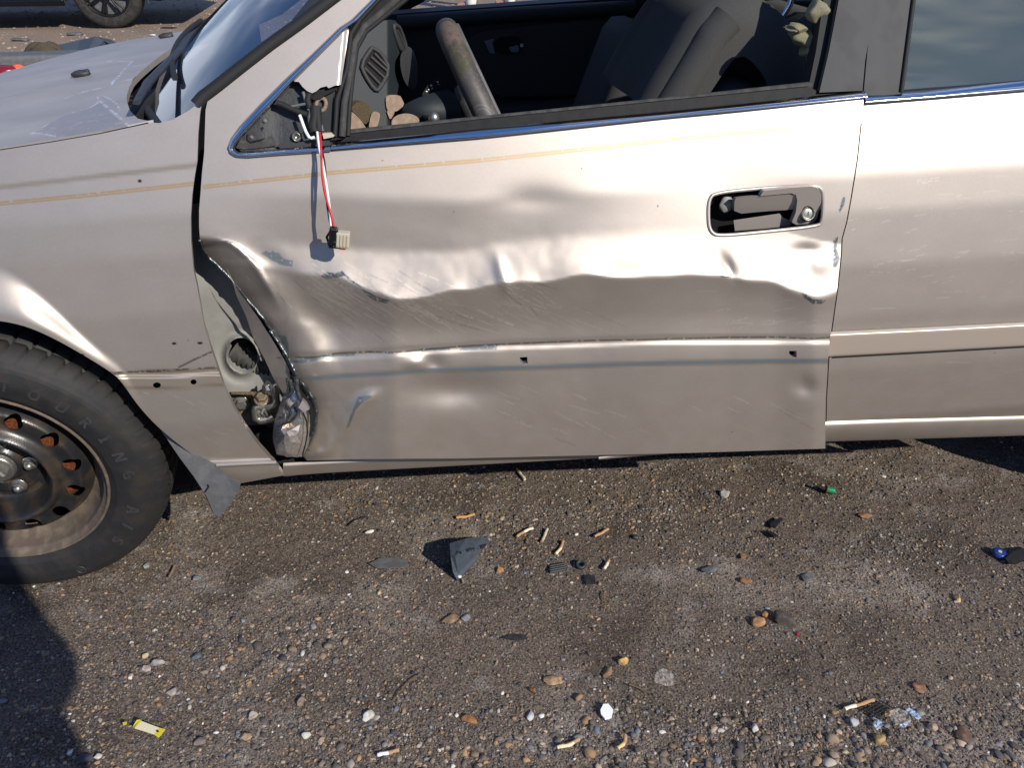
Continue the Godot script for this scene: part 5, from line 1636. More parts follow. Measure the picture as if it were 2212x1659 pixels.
func build_cabin() -> void:
	var ZV := func(a: Array) -> PackedVector2Array: return xf(a, 0.19410, 729.9, 0)
	# dashboard end and face
	var dp := Vector3(0.76, 0.93, -0.38)
	var dn := Vector3(0.40, 0.35, 0.85).normalized()
	var dash: PackedVector2Array = ZV.call([60, 1460, 80, 700, 200, 510, 330, 330, 480, 240, 640, 200, 700, 190, 820, 260, 930, 470, 1000, 700, 1000, 900, 760, 900, 720, 1050, 700, 1200, 560, 1460])
	var df := func(p: Vector2) -> Vector3:
		return on_plane(p.x, p.y, dp, dn) - dn * 0.0010 * maxf(0.0, p.x - 840.0)
	var da := part("dashboard", panel(dash, 8.0, df, [], nofn, Vector3.BACK, Vector3(-0.10, -0.02, -0.06)), M["dash"], car)
	var mb := Mb.new()
	rbox(mb, Vector3(0.62, 0.80, -0.95), Vector3(0.30, 0.24, 1.05), Basis(Vector3.BACK, -0.2), 0.05)
	part("dash_body", mb, M["interior"], da)
	for q in [[[250, 725, 365, 545, 385, 540, 480, 600, 575, 780, 450, 1010, 400, 1000, 300, 850], [[290, 760, 490, 970], [330, 700, 520, 880], [360, 640, 545, 800], [400, 600, 560, 770]]], [[628, 262, 740, 248, 800, 300, 892, 440, 880, 480, 795, 512, 730, 440], [[690, 330, 830, 480], [720, 300, 860, 450], [650, 290, 800, 500]]]]:
		var vp: PackedVector2Array = ZV.call(q[0])
		mb = panel(smooth(vp, true, 1), 5.0, func(p: Vector2) -> Vector3: return df.call(p) + dn * 0.002, [], nofn, dn)
		var vent := part("air_vent", mb, M["void"], da)
		part("vent_frame", ring_strip(smooth(vp, true, 1), func(p: Vector2) -> Vector3: return df.call(p) + dn * 0.003, 0.0045), M["interior"], da)
		for s in q[1]:
			part("vent_slat", strip(ZV.call(s), func(p: Vector2) -> Vector3: return df.call(p) + dn * 0.004, 0.003), M["interior"], da)
	part("instrument_hood", panel(smooth(ZV.call([700, 600, 800, 520, 900, 480, 990, 520, 1040, 660, 1050, 850, 950, 960, 780, 900, 690, 760]), true, 2), 6.0, func(p: Vector2) -> Vector3: return df.call(p) + dn * (0.03 - 0.0000012 * (p - Vector2(895, 140)).length_squared() * 4.0), [], nofn, dn, Vector3(0, 0, -0.03)), M["interior"], da)
	# steering column with its stalk
	mb = panel(smooth(ZV.call([700, 1190, 860, 1110, 980, 1070, 1130, 1010, 1250, 990, 1330, 1100, 1400, 1340, 1300, 1400, 900, 1420, 760, 1300]), true, 2), 5.0, func(p: Vector2) -> Vector3:
		var c := (p - Vector2(935, 235)) / Vector2(70, 42)
		return on_plane(p.x, p.y, Vector3(0.87, 0.87, -0.33), Vector3(0.1, 0.5, 0.86)) + Vector3(0, 0.3, 1) * 0.03 * (1.0 - minf(1.0, c.length_squared())), [], nofn, Vector3.BACK, Vector3(-0.02, -0.05, -0.05))
	part("column_shroud", mb, M["dash"], car)
	var sp := func(p: Vector2) -> Vector3: return on_plane(p.x, p.y, Vector3(0.86, 0.915, -0.36), Vector3(0.2, 0.4, 0.9))
	mb = panel(smooth(ZV.call([925, 1070, 985, 970, 1070, 852, 1130, 855, 1155, 900, 1150, 945, 1090, 1000, 1000, 1060]), true, 1), 3.0, sp, [], nofn, Vector3.BACK, Vector3(-0.004, -0.012, -0.016))
	var stalk := part("switch_stalk", mb, M["void"], car)
	for q in [[1110, 915, 12], [1040, 955, 14], [1015, 1000, 9], [990, 1020, 11], [1050, 985, 7], [1120, 940, 7]]:
		var c := ZV.call([q[0], q[1]])[0] as Vector2
		part("stalk_symbol", panel(ellipse(c.x, c.y, q[2] * 0.194, q[2] * 0.13, 8), 2.0, func(p: Vector2) -> Vector3: return sp.call(p) + Vector3(0, 0.0008, 0.002)), M["white print"], stalk)
	var kn := ZV.call([1070, 1322])[0] as Vector2
	mb = Mb.new()
	mb.join(lump(3, 0.0, 2, Vector3(0.010, 0.012, 0.010)), Transform3D(Basis.IDENTITY, on_z(kn.x, kn.y, -0.20)))
	tube(mb, [on_z(kn.x, kn.y, -0.20), on_z(kn.x - 8, kn.y - 3, -0.24), on_z(kn.x - 18, kn.y - 4, -0.30)], 0.006, 10)
	part("turn_stalk", mb, M["zinc"], car)
	# tan plastic odds about the column
	for q in [["tan_tongue", [530, 1085, 560, 1055, 690, 1058, 720, 1110, 745, 1170, 660, 1240, 630, 1240, 600, 1215, 550, 1240], -0.24, 1], ["tan_paddle", [600, 1330, 660, 1280, 760, 1258, 860, 1280, 915, 1330, 890, 1390, 760, 1430, 600, 1430], -0.20, 2], ["tan_hook", [545, 1230, 590, 1205, 640, 1225, 630, 1260, 585, 1340, 560, 1280], -0.22, 1], ["tan_sleeve", [370, 1270, 410, 1235, 470, 1260, 470, 1300, 440, 1430, 340, 1450], -0.24, 1], ["kick_panel", [120, 1470, 135, 1230, 180, 1260, 270, 1350, 330, 1450], -0.25, 1]]:
		var zz: float = q[2]
		mb = panel(smooth(ZV.call(q[1]), true, q[3]), 3.0, func(p: Vector2) -> Vector3: return on_plane(p.x, p.y, Vector3(0.78, 0.87, zz), Vector3(0.15, 0.45, 0.88)), [], nofn, Vector3.BACK, Vector3(-0.003, -0.004, -0.008))
		part(q[0], mb, M["tan plastic"], car)
	mb = panel(smooth(ZV.call([150, 1190, 230, 1130, 330, 1150, 380, 1230, 360, 1330, 300, 1400, 240, 1310, 160, 1240]), true, 1), 4.0, func(p: Vector2) -> Vector3: return on_plane(p.x, p.y, Vector3(0.74, 0.88, -0.30), Vector3(0.25, 0.4, 0.88)), [], nofn, Vector3.BACK, Vector3(-0.01, 0, -0.02))
	part("padded_liner", mb, M["tan foam"], car)
	# steering wheel, seen nearly on edge
	var sw := Transform3D(Basis(Vector3.BACK, 0.0), Vector3.ZERO)
	var sn := Vector3(0.905, 0.425, 0.0).normalized()
	var sc := Vector3(0.967, 0.850, -0.43)
	var pts := []
	var e1 := Vector3(-sn.y, sn.x, 0)
	mb = Mb.new()
	for k in 73:
		var a := TAU * k / 72.0
		pts.append(sc + e1 * cos(a) * 0.170 + Vector3.BACK * sin(a) * 0.180)
	tube(mb, pts, 0.0225, 20)
	var steer := part("steering_wheel", mb, M["wheel cover"], car, "steering wheel in a grimy printed cover")
	mb = Mb.new()
	rbox(mb, sc - sn * 0.02, Vector3(0.05, 0.12, 0.16), Basis(Vector3.BACK, atan2(sn.y, sn.x)), 0.02)
	for s in [-1.0, 1.0]: tube(mb, [sc - sn * 0.02, sc + Vector3.BACK * s * 0.17], 0.016, 8, 0.6)
	part("hub", mb, M["interior"], steer)
	mb = Mb.new()
	for k in 73: pts[k] = sc + sn * 0.022 + e1 * cos(TAU * k / 72.0) * 0.168 + Vector3.BACK * sin(TAU * k / 72.0) * 0.17
	tube(mb, pts, 0.005, 8)
	part("cover_seam", mb, M["flap"], steer)
	# far front door: panel, armrest, handle, mirror
	var fz := func(p: Vector2) -> Vector3: return on_z(p.x, p.y, -1.53)
	var fd := part("far_door", panel(pv([560, 330, 700, 44, 880, 28, 1159, 8, 1390, -8, 1650, -30, 1650, 330]), 30.0, fz, [], nofn, Vector3.BACK, Vector3(0, 0, -0.10)), M["interior"], car)
	mb = Mb.new()
	tube(mb, [on_z(860, 50, -1.51), on_z(1100, 32, -1.51), on_z(1370, 16, -1.51)], 0.022, 10)
	part("sill_roll", mb, M["interior"], fd)
	var ins: PackedVector2Array = ZV.call([1380, 560, 1480, 400, 1620, 345, 1800, 330, 2200, 280, 2900, 220, 3060, 250, 3100, 330, 3020, 900, 2900, 1050, 2200, 1075, 1700, 1075, 1500, 900])
	part("door_card", panel(smooth(ins, true, 1), 12.0, func(p: Vector2) -> Vector3: return on_z(p.x, p.y, -1.505), [], nofn, Vector3.BACK, Vector3(0, 0, -0.02)), M["door cloth"], fd)
	mb = Mb.new()
	rbox(mb, on_z(1200, 250, -1.48), Vector3(0.62, 0.10, 0.09), Basis(Vector3.BACK, 0.03), 0.03)
	part("armrest", mb, M["interior"], fd)
	part("handle_cup", panel(smooth(ZV.call([1740, 420, 1980, 400, 2040, 430, 2030, 590, 1760, 600]), true, 1), 4.0, z_fn(-1.50), [], nofn, Vector3.BACK, Vector3(0, 0, -0.02)), M["void"], fd)
	part("handle_wedge", panel(ZV.call([1625, 455, 1740, 430, 1720, 480, 1750, 600, 1690, 590]), 4.0, z_fn(-1.495)), M["wheel silver"], fd)
	part("release_lever", panel(smooth(ZV.call([1905, 520, 1950, 525, 2000, 500, 2020, 540, 2000, 585, 1920, 580]), true, 1), 4.0, z_fn(-1.49), [], nofn, Vector3.BACK, Vector3(0, 0, -0.01)), M["wheel silver"], fd)
	mb = Mb.new()
	rbox(mb, on_z(1127, 98, -1.49), Vector3(0.010, 0.010, 0.006), Basis.IDENTITY, 0.001)
	part("lock_button", mb, M["white print"], fd)
	mb = panel(pv([860, -40, 925, -40, 918, 2, 905, 10, 872, 27, 862, 30]), 6.0, func(p: Vector2) -> Vector3: return on_z(p.x, p.y, -1.70), [], nofn, Vector3.BACK, Vector3(-0.03, 0, -0.10))
	part("far_mirror", mb, M["trim black"], car)
	# belt buckle on the far pillar
	mb = Mb.new()
	var BZ := func(a: Array) -> PackedVector2Array: return xf(a, 0.34938, 687.0, 0)
	mb.join(strip(BZ.call([2115, 130, 2130, 140, 2140, 180, 2132, 215, 2160, 222, 2165, 190, 2140, 186]), z_fn(-1.40), 0.0035))
	part("belt_tongue", mb, M["zinc"], car)
	mb = Mb.new()
	rbox(mb, Vector3(2.25, 0.60, -1.60), Vector3(1.25, 0.66, 0.08), Basis.IDENTITY, 0.02)
	var frd := part("far_rear_door", mb, M["interior"], car)
	mb = Mb.new()
	mb.flat4(Vector3(1.66, 0.93, -1.60), Vector3(2.62, 0.95, -1.60), Vector3(2.45, 1.38, -1.45), Vector3(1.66, 1.38, -1.45), Vector3.BACK)
	part("far_rear_window", mb, M["tinted glass"], frd)
	mb = Mb.new()
	rbox(mb, Vector3(2.62, 0.80, -0.9), Vector3(0.22, 0.66, 1.30), Basis(Vector3.BACK, -0.3), 0.06)
	rbox(mb, Vector3(2.35, 0.48, -0.9), Vector3(0.55, 0.20, 1.30), Basis.IDENTITY, 0.06)
	part("rear_bench", mb, M["seat cloth"], car)
	# seats
	seat("driver_seat", [[1380, 232], [1420, 160], [1500, 34], [1560, -6], [1640, -20], [1700, 10], [1745, 60], [1775, 120], [1790, 240]], -0.26, -0.68, [[1690, 35, 1706, 10, 1715, -20], [1752, 45, 1760, 12, 1766, -20]])
	seat("passenger_seat", [[1400, 215], [1440, 120], [1490, 40], [1540, 0], [1660, -10], [1740, 40], [1760, 220]], -0.95, -1.36, [])

func seat(called: String, side: Array, z0: float, z1: float, posts: Array) -> void:
	var pr := PackedVector2Array()
	for q in side:
		var w := on_z(q[0], q[1], z0)
		pr.append(Vector2(w.x, w.y))
	pr = smooth(pr, false, 2)
	var mb := Mb.new()
	var k := 32
	var mid := Vector2.ZERO
	for p in pr: mid += p / pr.size()
	for s in k + 1:
		var f := sin((float(s) / k - 0.5) * PI)
		var keep := 0.25 + 0.75 * pow(maxf(0.0, 1.0 - pow(absf(f), 5.0)), 0.5)
		for j in pr.size():
			var t: Vector2 = (pr[mini(j + 1, pr.size() - 1)] - pr[maxi(j - 1, 0)]).normalized()
			var nn := Vector2(-t.y, t.x)
			if nn.dot(pr[j] - mid) < 0.0: nn = -nn
			var p := pr[j] - nn * 0.16 * (1.0 - keep) + nn * 0.014 * cos(f * 7.0)
			var side_ := pow(absf(f), 6.0)
			mb.add(Vector3(p.x, p.y, lerpf(z0, z1, f * 0.5 + 0.5)), Vector3(nn.x * (1.0 - side_), nn.y * (1.0 - side_), -signf(f) * side_ + 0.02).normalized(), p)
	for s in k:
		for j in pr.size() - 1:
			var o := s * pr.size() + j
			mb.quad(o, o + 1, o + pr.size() + 1, o + pr.size())
	var se := part(called, mb, M["seat cloth"], car)
	mb = Mb.new()
	rbox(mb, Vector3(pr[0].x + 0.02, 0.50, (z0 + z1) * 0.5), Vector3(0.55, 0.18, absf(z1 - z0)), Basis.IDENTITY, 0.05)
	rbox(mb, Vector3(1.46, 0.70, (z0 + z1) * 0.5), Vector3(0.26, 0.42, absf(z1 - z0) - 0.03), Basis(Vector3.BACK, -0.35), 0.05)
	rbox(mb, Vector3(1.585, 0.84, (z0 + z1) * 0.5), Vector3(0.16, 0.40, absf(z1 - z0) - 0.05), Basis(Vector3.BACK, -0.35), 0.06)
	part("seat_cushion", mb, M["seat cloth"], se)
	if posts:
		part("side_bolster", strip(pv([1440, 232, 1490, 150, 1535, 76, 1570, 40]), func(p: Vector2) -> Vector3: return on_z(p.x, p.y, z0 - 0.030), 0.05, 0.6, 16), M["seat cloth"], se)
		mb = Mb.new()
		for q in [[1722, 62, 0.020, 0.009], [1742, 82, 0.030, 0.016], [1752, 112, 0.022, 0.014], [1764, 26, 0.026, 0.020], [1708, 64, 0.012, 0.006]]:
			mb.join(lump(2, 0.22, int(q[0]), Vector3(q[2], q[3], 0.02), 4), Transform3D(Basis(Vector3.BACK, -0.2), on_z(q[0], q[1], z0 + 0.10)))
		part("sun_patch_lumps", mb, M["tan cloth"], se)  # tan lumps put in for the sunlit patches of the seat fabric
		for q in posts:
			part("headrest_post", strip(pv(q), z_fn(z0 - 0.10), 0.006), M["chrome"], se)
		mb = Mb.new()
		rbox(mb, Vector3(1.62, 1.20, (z0 + z1) * 0.5), Vector3(0.10, 0.16, 0.26), Basis(Vector3.BACK, -0.25), 0.04)
		part("headrest", mb, M["seat cloth"], se)

# ---------------------------------------------------------------- litter on the ground
func butt(u0: float, v0: float, u1: float, v1: float, filter: float, label: String, tint := Color(0.80, 0.76, 0.66), kink := 0.0) -> void:
	var a := on_y(u0, v0, G + 0.004)
	var b := on_y(u1, v1, G + 0.004)
	var root := thing("cigarette_butt", label, "cigarette butt", Vector3((a.x + b.x) * 0.5, G, (a.z + b.z) * 0.5), "cigarette butts dropped on the dirt")
	var side := (b - a).cross(Vector3.UP).normalized() * kink
	var path := func(f: float) -> Vector3: return a.lerp(b, f) + side * sin(PI * f) + Vector3(0, 0.001 * sin(f * 9.0), 0)
	var pp := []
	var fl := []
	var r := []
	for k in 9:
		var f := k / 8.0
		(pp if f <= filter + 0.01 else fl).append(path.call(f))
	if pp.size() and fl.size(): fl.push_front(pp[pp.size() - 1])
	var n := 0
	for set_ in [pp, fl]:
		n += 1
		if set_.size() < 2: continue
		var mb := Mb.new()
		var rr := []
		for k in set_.size(): rr.append(0.0038 * (0.92 + 0.14 * sin(k * 2.3 + u0)))
		tube(mb, set_, rr, 12, 0.86)
		var m := StandardMaterial3D.new()
		m.albedo_color = tint * Color(0.95, 0.93, 0.90) if n == 1 else Color(0.64, 0.51, 0.36)
		m.roughness = 0.85
		part("paper" if n == 1 else "filter", mb, m, root)

func stone(u: float, v: float, px: float, asp: float, turn: float, col: Color, label: String, high := 0.6) -> void:
	var at := on_y(u, v)
	var s := px * 0.47 * (EYE.distance_to(at) / FOCAL)
	var m := StandardMaterial3D.new()
	m.albedo_color = Color.WHITE
	m.albedo_texture = ntex(int(u) % 97, 0.03, 128, [0.25, col.darkened(0.25), 0.6, col, 0.8, col.lightened(0.12)])
	m.uv1_triplanar = true
	m.uv1_scale = Vector3.ONE * 12.0
	m.roughness = 0.85
	var mb := Mb.new()
	mb.join(lump(2, 0.26, int(u * 3 + v), Vector3(1, high, asp), 8), Transform3D(Basis(Vector3.UP, turn).scaled(Vector3.ONE * s), Vector3(0, s * high * 0.05, 0)))
	single("stone", mb, m, label, "stone", at, "larger stones lying in the gravel")

# a flat scrap: outline on the ground, lifted at some corners, with thickness
func scrap(called: String, outline: PackedVector2Array, thick: float, m: Material, label: String, category: String, lift := 0.0, tilt := Vector2.ZERO, group := "") -> MeshInstance3D:
	var c := Vector2.ZERO
	for p in outline: c += p / outline.size()
	var base := on_y(c.x, c.y)
	var w := PackedVector2Array()
	for p in outline:
		var q := on_y(p.x, p.y) - base
		w.append(Vector2(q.x, q.z))
	var mb := Mb.new()
	prism(mb, w, func(p: Vector2, s: int) -> Vector3: return Vector3(p.x, 0.002 + lift + tilt.dot(p) + thick * (1 - s) + 0.06 * tilt.length() * p.length(), p.y), Vector3.UP)
	return single(called, mb, m, label, category, base, group)

func build_litter() -> void:
	var ZB := func(a: Array) -> PackedVector2Array: return xf(a, 0.34938, 729.9, 987.5)
	var ZC := func(a: Array) -> PackedVector2Array: return xf(a, 0.34938, 1439.2, 1079.4)
	var cream := Color(0.86, 0.80, 0.67)
	butt(1134, 1036, 1117, 1013, 0.7, "cigarette butt at the edge of the car's shadow below the door", Color(0.82, 0.78, 0.72))
	butt(986, 1118, 1025, 1111, 0.9, "tan cigarette butt nearest above the black plastic shard", Color(0.72, 0.56, 0.36), 0.002)
	butt(1151, 1141, 1116, 1160, 0.55, "bent white and tan cigarette butt left of the group of three", Color(0.86, 0.82, 0.74), 0.004)
	butt(1182, 1143, 1170, 1171, 0.9, "pale cigarette butt with a ringed end, middle of the group of three", Color(0.74, 0.72, 0.64))
	butt(1200, 1197, 1216, 1169, 0.6, "cream cigarette butt with a tan end, right of the group of three", cream, 0.003)
	butt(1284, 1159, 1313, 1143, 0.1, "brown cigarette butt lying alone right of the pale butts", Color(0.62, 0.47, 0.30))
	butt(1305, 1229, 1315, 1211, 0.85, "short white cigarette butt beside the black ring", Color(0.86, 0.82, 0.76))
	butt(1824, 1531, 1886, 1512, 0.4, "longest cigarette butt, cream with a yellowed end, by the clear wrapper", Color(0.88, 0.85, 0.76))
	butt(1204, 1614, 1250, 1597, 0.75, "cream cigarette butt at the bottom edge below the white paper chip", cream, 0.003)
	butt(816, 1631, 862, 1620, 0.5, "white cigarette butt with a tan filter at the bottom edge left of centre", Color(0.86, 0.87, 0.90))
	butt(1334, 1616, 1350, 1588, 0.5, "crumpled yellowish cigarette butt in the gravel at the bottom edge", Color(0.82, 0.72, 0.54), 0.005)
	# the torn corner of black plastic, folded along a ridge
	var S := func(x: float, y: float, h: float) -> Vector3: return on_y(893 + x * 0.0854, 1133.5 + y * 0.0854, G + h)
	var base := on_y(1005, 1205)
	var root := thing("plastic_shard", "folded black plastic shard with sawtooth cutouts, standing on the dirt", "plastic shard", base)
	var q := {
		"a": S.call(920, 470, .058), "b": S.call(1330, 345, .050), "c": S.call(1760, 300, .024), "d": S.call(1935, 410, .004), "e": S.call(1900, 470, .008), "f": S.call(1540, 570, .040),
		"g": S.call(1330, 625, .052), "h": S.call(1060, 800, .066), "i": S.call(940, 760, .066), "j": S.call(1740, 620, .006), "k": S.call(1625, 760, .006), "l": S.call(1620, 870, .002), "m": S.call(1270, 1240, .004), "n": S.call(1110, 1400, .002), "o": S.call(1000, 1190, .022), "p": S.call(1130, 1240, .012)}
	var mb := Mb.new()
	var up := Vector3(0.2, 0.7, 0.7)
	for f in ["aihb", "bhgb", "bgfc", "cfed", "ihpo", "opnn", "hgkp", "gfjk", "kpml", "pmnn", "fejf"]:
		mb.flat4(q[f[0]], q[f[1]], q[f[2]], q[f[3]], up)
	for f in ["ai", "io", "on", "dj", "jk", "kl", "lm", "mn", "ab", "bc", "cd"]:
		var dn := Vector3(0.0, -0.004, -0.001)
		mb.flat4(q[f[0]], q[f[1]], q[f[1]] + dn, q[f[0]] + dn, Vector3.BACK)
	part("shell", mb, M["shard plastic"], root)
	for w in [[1070, 800, 1150, 680, 1130, 660], [1165, 700, 1205, 660, 1238, 760], [1330, 622, 1480, 570, 1395, 700], [1490, 610, 1525, 560, 1555, 675], [1690, 520, 1870, 475, 1745, 615]]:
		mb = Mb.new()
		var hs := [[.062, .058, .058], [.056, .052, .052], [.048, .040, .040], [.037, .034, .034], [.026, .009, .009]]
		var k := [1070, 1165, 1330, 1490, 1690].find(w[0])
		mb.flat(S.call(w[0], w[1], hs[k][0] + .007), S.call(w[2], w[3], hs[k][1] + .007), S.call(w[4], w[5], hs[k][2] + .007), up)
		part("sawtooth_gap", mb, M["void"], root)
	mb = Mb.new()
	mb.join(lump(1, 0.2, 9, Vector3(0.005, 0.003, 0.004)), Transform3D(Basis.IDENTITY, S.call(1170, 1310, .008)))
	part("bright_tip", mb, M["white print"], root)
	single("underside_flap", (func() -> Mb:
		var b := Mb.new()
		b.flat4(S.call(1225, 1380, .002) - base, S.call(1265, 1330, .004) - base, S.call(1310, 1480, .001) - base, S.call(1250, 1490, .001) - base, Vector3.UP)
		return b).call(), M["tan plastic"], "pale sliver of bark below the tip of the black shard", "bark sliver", base)
	# small black parts
	mb = Mb.new()
	for k in 4: tube(mb, [on_y(1188, 1236 - k * 4.5, G + 0.005 + 0.002 * sin(k * 1.6)) - on_y(1204, 1229), on_y(1222, 1229 - k * 4.2, G + 0.005 + 0.002 * sin(k * 1.6)) - on_y(1204, 1229)], 0.0023, 8)
	single("ribbed_clip", mb, M["dark plastic"], "ribbed black plastic clip left of the black ring", "plastic clip", on_y(1204, 1229))
	mb = Mb.new()
	lathe(mb, [Vector2(0.005, 0.0), Vector2(0.005, 0.007), Vector2(0.0095, 0.008), Vector2(0.0115, 0.005), Vector2(0.0115, 0.0)], 24, Transform3D(Basis(Vector3.RIGHT, -PI / 2 + 0.25), Vector3(0, 0.002, 0)))
	single("black_ring", mb, M["dark plastic"], "round black plastic ring with a hole, right of the ribbed clip", "plastic ring", on_y(1254, 1223))
	scrap("rubber_piece", ZB.call([1520, 740, 1585, 735, 1595, 790, 1535, 792]), 0.002, M["dark plastic"], "flat grooved black rubber piece below the black ring", "rubber piece")
	scrap("dark_leaf", ZB.call([195, 665, 260, 630, 370, 625, 430, 655, 440, 680, 400, 690, 240, 692]), 0.0015, M["flap"], "flat dark leaf shaped scrap left of the black shard", "dark scrap")
	scrap("tape_scrap", ZB.call([1020, 1125, 1080, 1100, 1160, 1105, 1170, 1130, 1090, 1140]), 0.0015, M["dark plastic"], "strip of black tape pressed into the middle of the dirt", "tape scrap")
	mb = lump(1, 0.25, 77, Vector3(0.009, 0.006, 0.008), 3)
	single("black_chunk", mb, M["dark plastic"], "small black chunk to the right of the brown cigarette butt", "plastic chunk", on_y(1372, 1160))
	scrap("black_sliver", ZC.call([640, 150, 700, 125, 715, 140, 670, 185, 640, 170]), 0.004, M["dark plastic"], "black plastic sliver on the gravel right of the middle", "plastic sliver", 0.001, Vector2(0.2, 0.1))
	scrap("black_strip", ZC.call([610, 205, 640, 205, 690, 235, 660, 240]), 0.005, M["rubber"], "short black strip below the black plastic sliver", "rubber strip")
	# green cap on its side
	var gp := on_y(1790, 1062)
	root = thing("green_cap", "small green ribbed cap lying on its side near the rear of the sill", "cap", gp)
	mb = Mb.new()
	var gt := Transform3D(Basis(Vector3.UP, 1.25) * Basis(Vector3.RIGHT, 0.12), gp + Vector3(-0.008, 0.008, 0))
	lathe(mb, [Vector2(0.0, 0.02), Vector2(0.0068, 0.0195), Vector2(0.0076, 0.018), Vector2(0.0078, 0.0), Vector2(0.006, 0.0)], 36, gt, func(a: float, j: int) -> float: return 0.0005 * sin(a * 18.0) if j > 1 and j < 4 else 0.0)
	part("cap_body", mb, M["green plastic"], root)
	mb = Mb.new()
	tube(mb, [gt * Vector3(0, 0, 0), gt * Vector3(0.002, 0, -0.012), gt * Vector3(0.006, 0.002, -0.024)], [0.006, 0.005, 0.004], 10)
	part("dark_stem", mb, M["rubber"], root)
	mb = Mb.new()
	lathe(mb, [Vector2(0.0079, -0.002), Vector2(0.0092, -0.001), Vector2(0.0092, 0.001), Vector2(0.0079, 0.002)], 24, gt)
	part("cap_ring", mb, M["rust"], root)
	# blue bottle cap
	var bp := on_y(2156, 1197)
	root = thing("blue_cap", "round blue bottle cap near the right edge", "bottle cap", bp)
	mb = Mb.new()
	lathe(mb, [Vector2(0.0, 0.007), Vector2(0.004, 0.0072), Vector2(0.0115, 0.0072), Vector2(0.0135, 0.0055), Vector2(0.0155, 0.0005), Vector2(0.0150, 0.0)], 63, Transform3D(Basis(Vector3.RIGHT, -PI / 2 + 0.16), bp + Vector3(0, 0.002, 0)), func(a: float, j: int) -> float: return 0.0006 * sin(a * 21.0) if j > 2 else 0.0)
	part("cap_shell", mb, M["blue cap"], root)
	mb = Mb.new()
	lathe(mb, [Vector2(0.0, 0.0078), Vector2(0.003, 0.0078), Vector2(0.0042, 0.0072)], 18, Transform3D(Basis(Vector3.RIGHT, -PI / 2 + 0.16), bp + Vector3(0, 0.002, 0)))
	part("cap_print", mb, M["connector"], root)
	scrap("dark_shell_piece", ZC.call([2085, 380, 2130, 350, 2190, 335, 2290, 330, 2290, 395, 2212, 385, 2150, 400, 2110, 400]), 0.004, M["trim black"], "curved dark plastic piece at the right edge below the blue cap", "plastic piece", 0.003, Vector2(0.05, -0.35))
	# paper, tag, wrapper
	scrap("paper_chip", ZB.call([1622, 1575, 1640, 1545, 1670, 1545, 1700, 1580, 1690, 1620, 1650, 1628, 1625, 1600]), 0.004, M["white paper"], "small bright white folded paper chip on the dirt", "paper chip", 0.001, Vector2(0.1, -0.1))
	var tg := on_y(312, 1573)
	root = thing("paper_tag", "yellow and white paper tag lying near the bottom left", "paper tag", tg)
	for w in [[[848, 1362, 868, 1358, 880, 1368, 835, 1412, 822, 1405], "yellow paper"], [[866, 1364, 985, 1408, 955, 1452, 835, 1414], "tag paper"], [[985, 1408, 1027, 1420, 985, 1472, 955, 1452], "yellow paper"], [[762, 1376, 790, 1372, 784, 1392, 764, 1396], "yellow paper"]]:
		mb = Mb.new()
		prism(mb, xf(w[0], 0.34938, 0, 1079.4), func(p: Vector2, s: int) -> Vector3: return on_y(p.x, p.y, G + 0.010 - 0.0012 * s + 0.00010 * (320.0 - p.x) * (1.0 if p.x > 290.0 else 0.0)), Vector3.UP)
		part("tag_end" if w[1] == "yellow paper" else "tag_face", mb, M[w[1]], root)
	mb = Mb.new()
	prism(mb, ellipse(341.5, 1579.5, 3.0, 2.4, 10), func(p: Vector2, s: int) -> Vector3: return on_y(p.x, p.y, G + 0.0112 - 0.0005 * s), Vector3.UP)
	part("punched_hole", mb, M["void"], root)
	var wp := on_y(1945, 1556)
	root = thing("wrapper", "crumpled clear wrapper with blue grey corners among the gravel bottom right", "wrapper", wp)
	var wn := noise(51, 0.06, 3)
	for w in [[[1370, 1310, 1430, 1285, 1500, 1320, 1510, 1370, 1470, 1400, 1410, 1390, 1380, 1350], "film", 0.012], [[1272, 1380, 1310, 1355, 1342, 1390, 1300, 1425], "blue grey film", 0.006], [[1478, 1300, 1500, 1285, 1582, 1335, 1555, 1365], "blue grey film", 0.008], [[1350, 1310, 1390, 1290, 1400, 1330, 1350, 1340], "tan film", 0.007], [[1440, 1390, 1510, 1365, 1500, 1395, 1460, 1408], "blue grey film", 0.005]]:
		var o: PackedVector2Array = ZC.call(w[0])
		part("film", panel(o, 2.5, func(p: Vector2) -> Vector3: return on_y(p.x, p.y, G + w[2] + 0.005 * wn.get_noise_2d(p.x * 0.8, p.y * 1.4)), [], nofn, Vector3.UP, Vector3(0, -0.001, 0)), M[w[1]], root)
	# a bit of black mesh beside it
	var gr := on_y(1895, 1535)
	root = thing("mesh_scrap", "scrap of black plastic mesh between the long butt and the wrapper", "mesh scrap", gr)
	for k in 7:
		var p0: Vector2 = ZC.call([1215 + k * 17, 1300 - k * 10])[0]
		var p1: Vector2 = ZC.call([1300 + k * 17, 1350 - k * 10])[0]
		mb = Mb.new()
		tube(mb, [on_y(p0.x, p0.y, G + 0.005), on_y(p1.x, p1.y, G + 0.004)], 0.0011, 5)
		part("mesh_strand", mb, M["rubber"], root)
	for k in 5:
		var p0: Vector2 = ZC.call([1220 + k * 20, 1303 + k * 12])[0]
		var p1: Vector2 = ZC.call([1322 + k * 20, 1243 + k * 12])[0]
		mb = Mb.new()
		tube(mb, [on_y(p0.x, p0.y, G + 0.006), on_y(p1.x, p1.y, G + 0.005)], 0.0011, 5)
		part("mesh_strand", mb, M["rubber"], root)
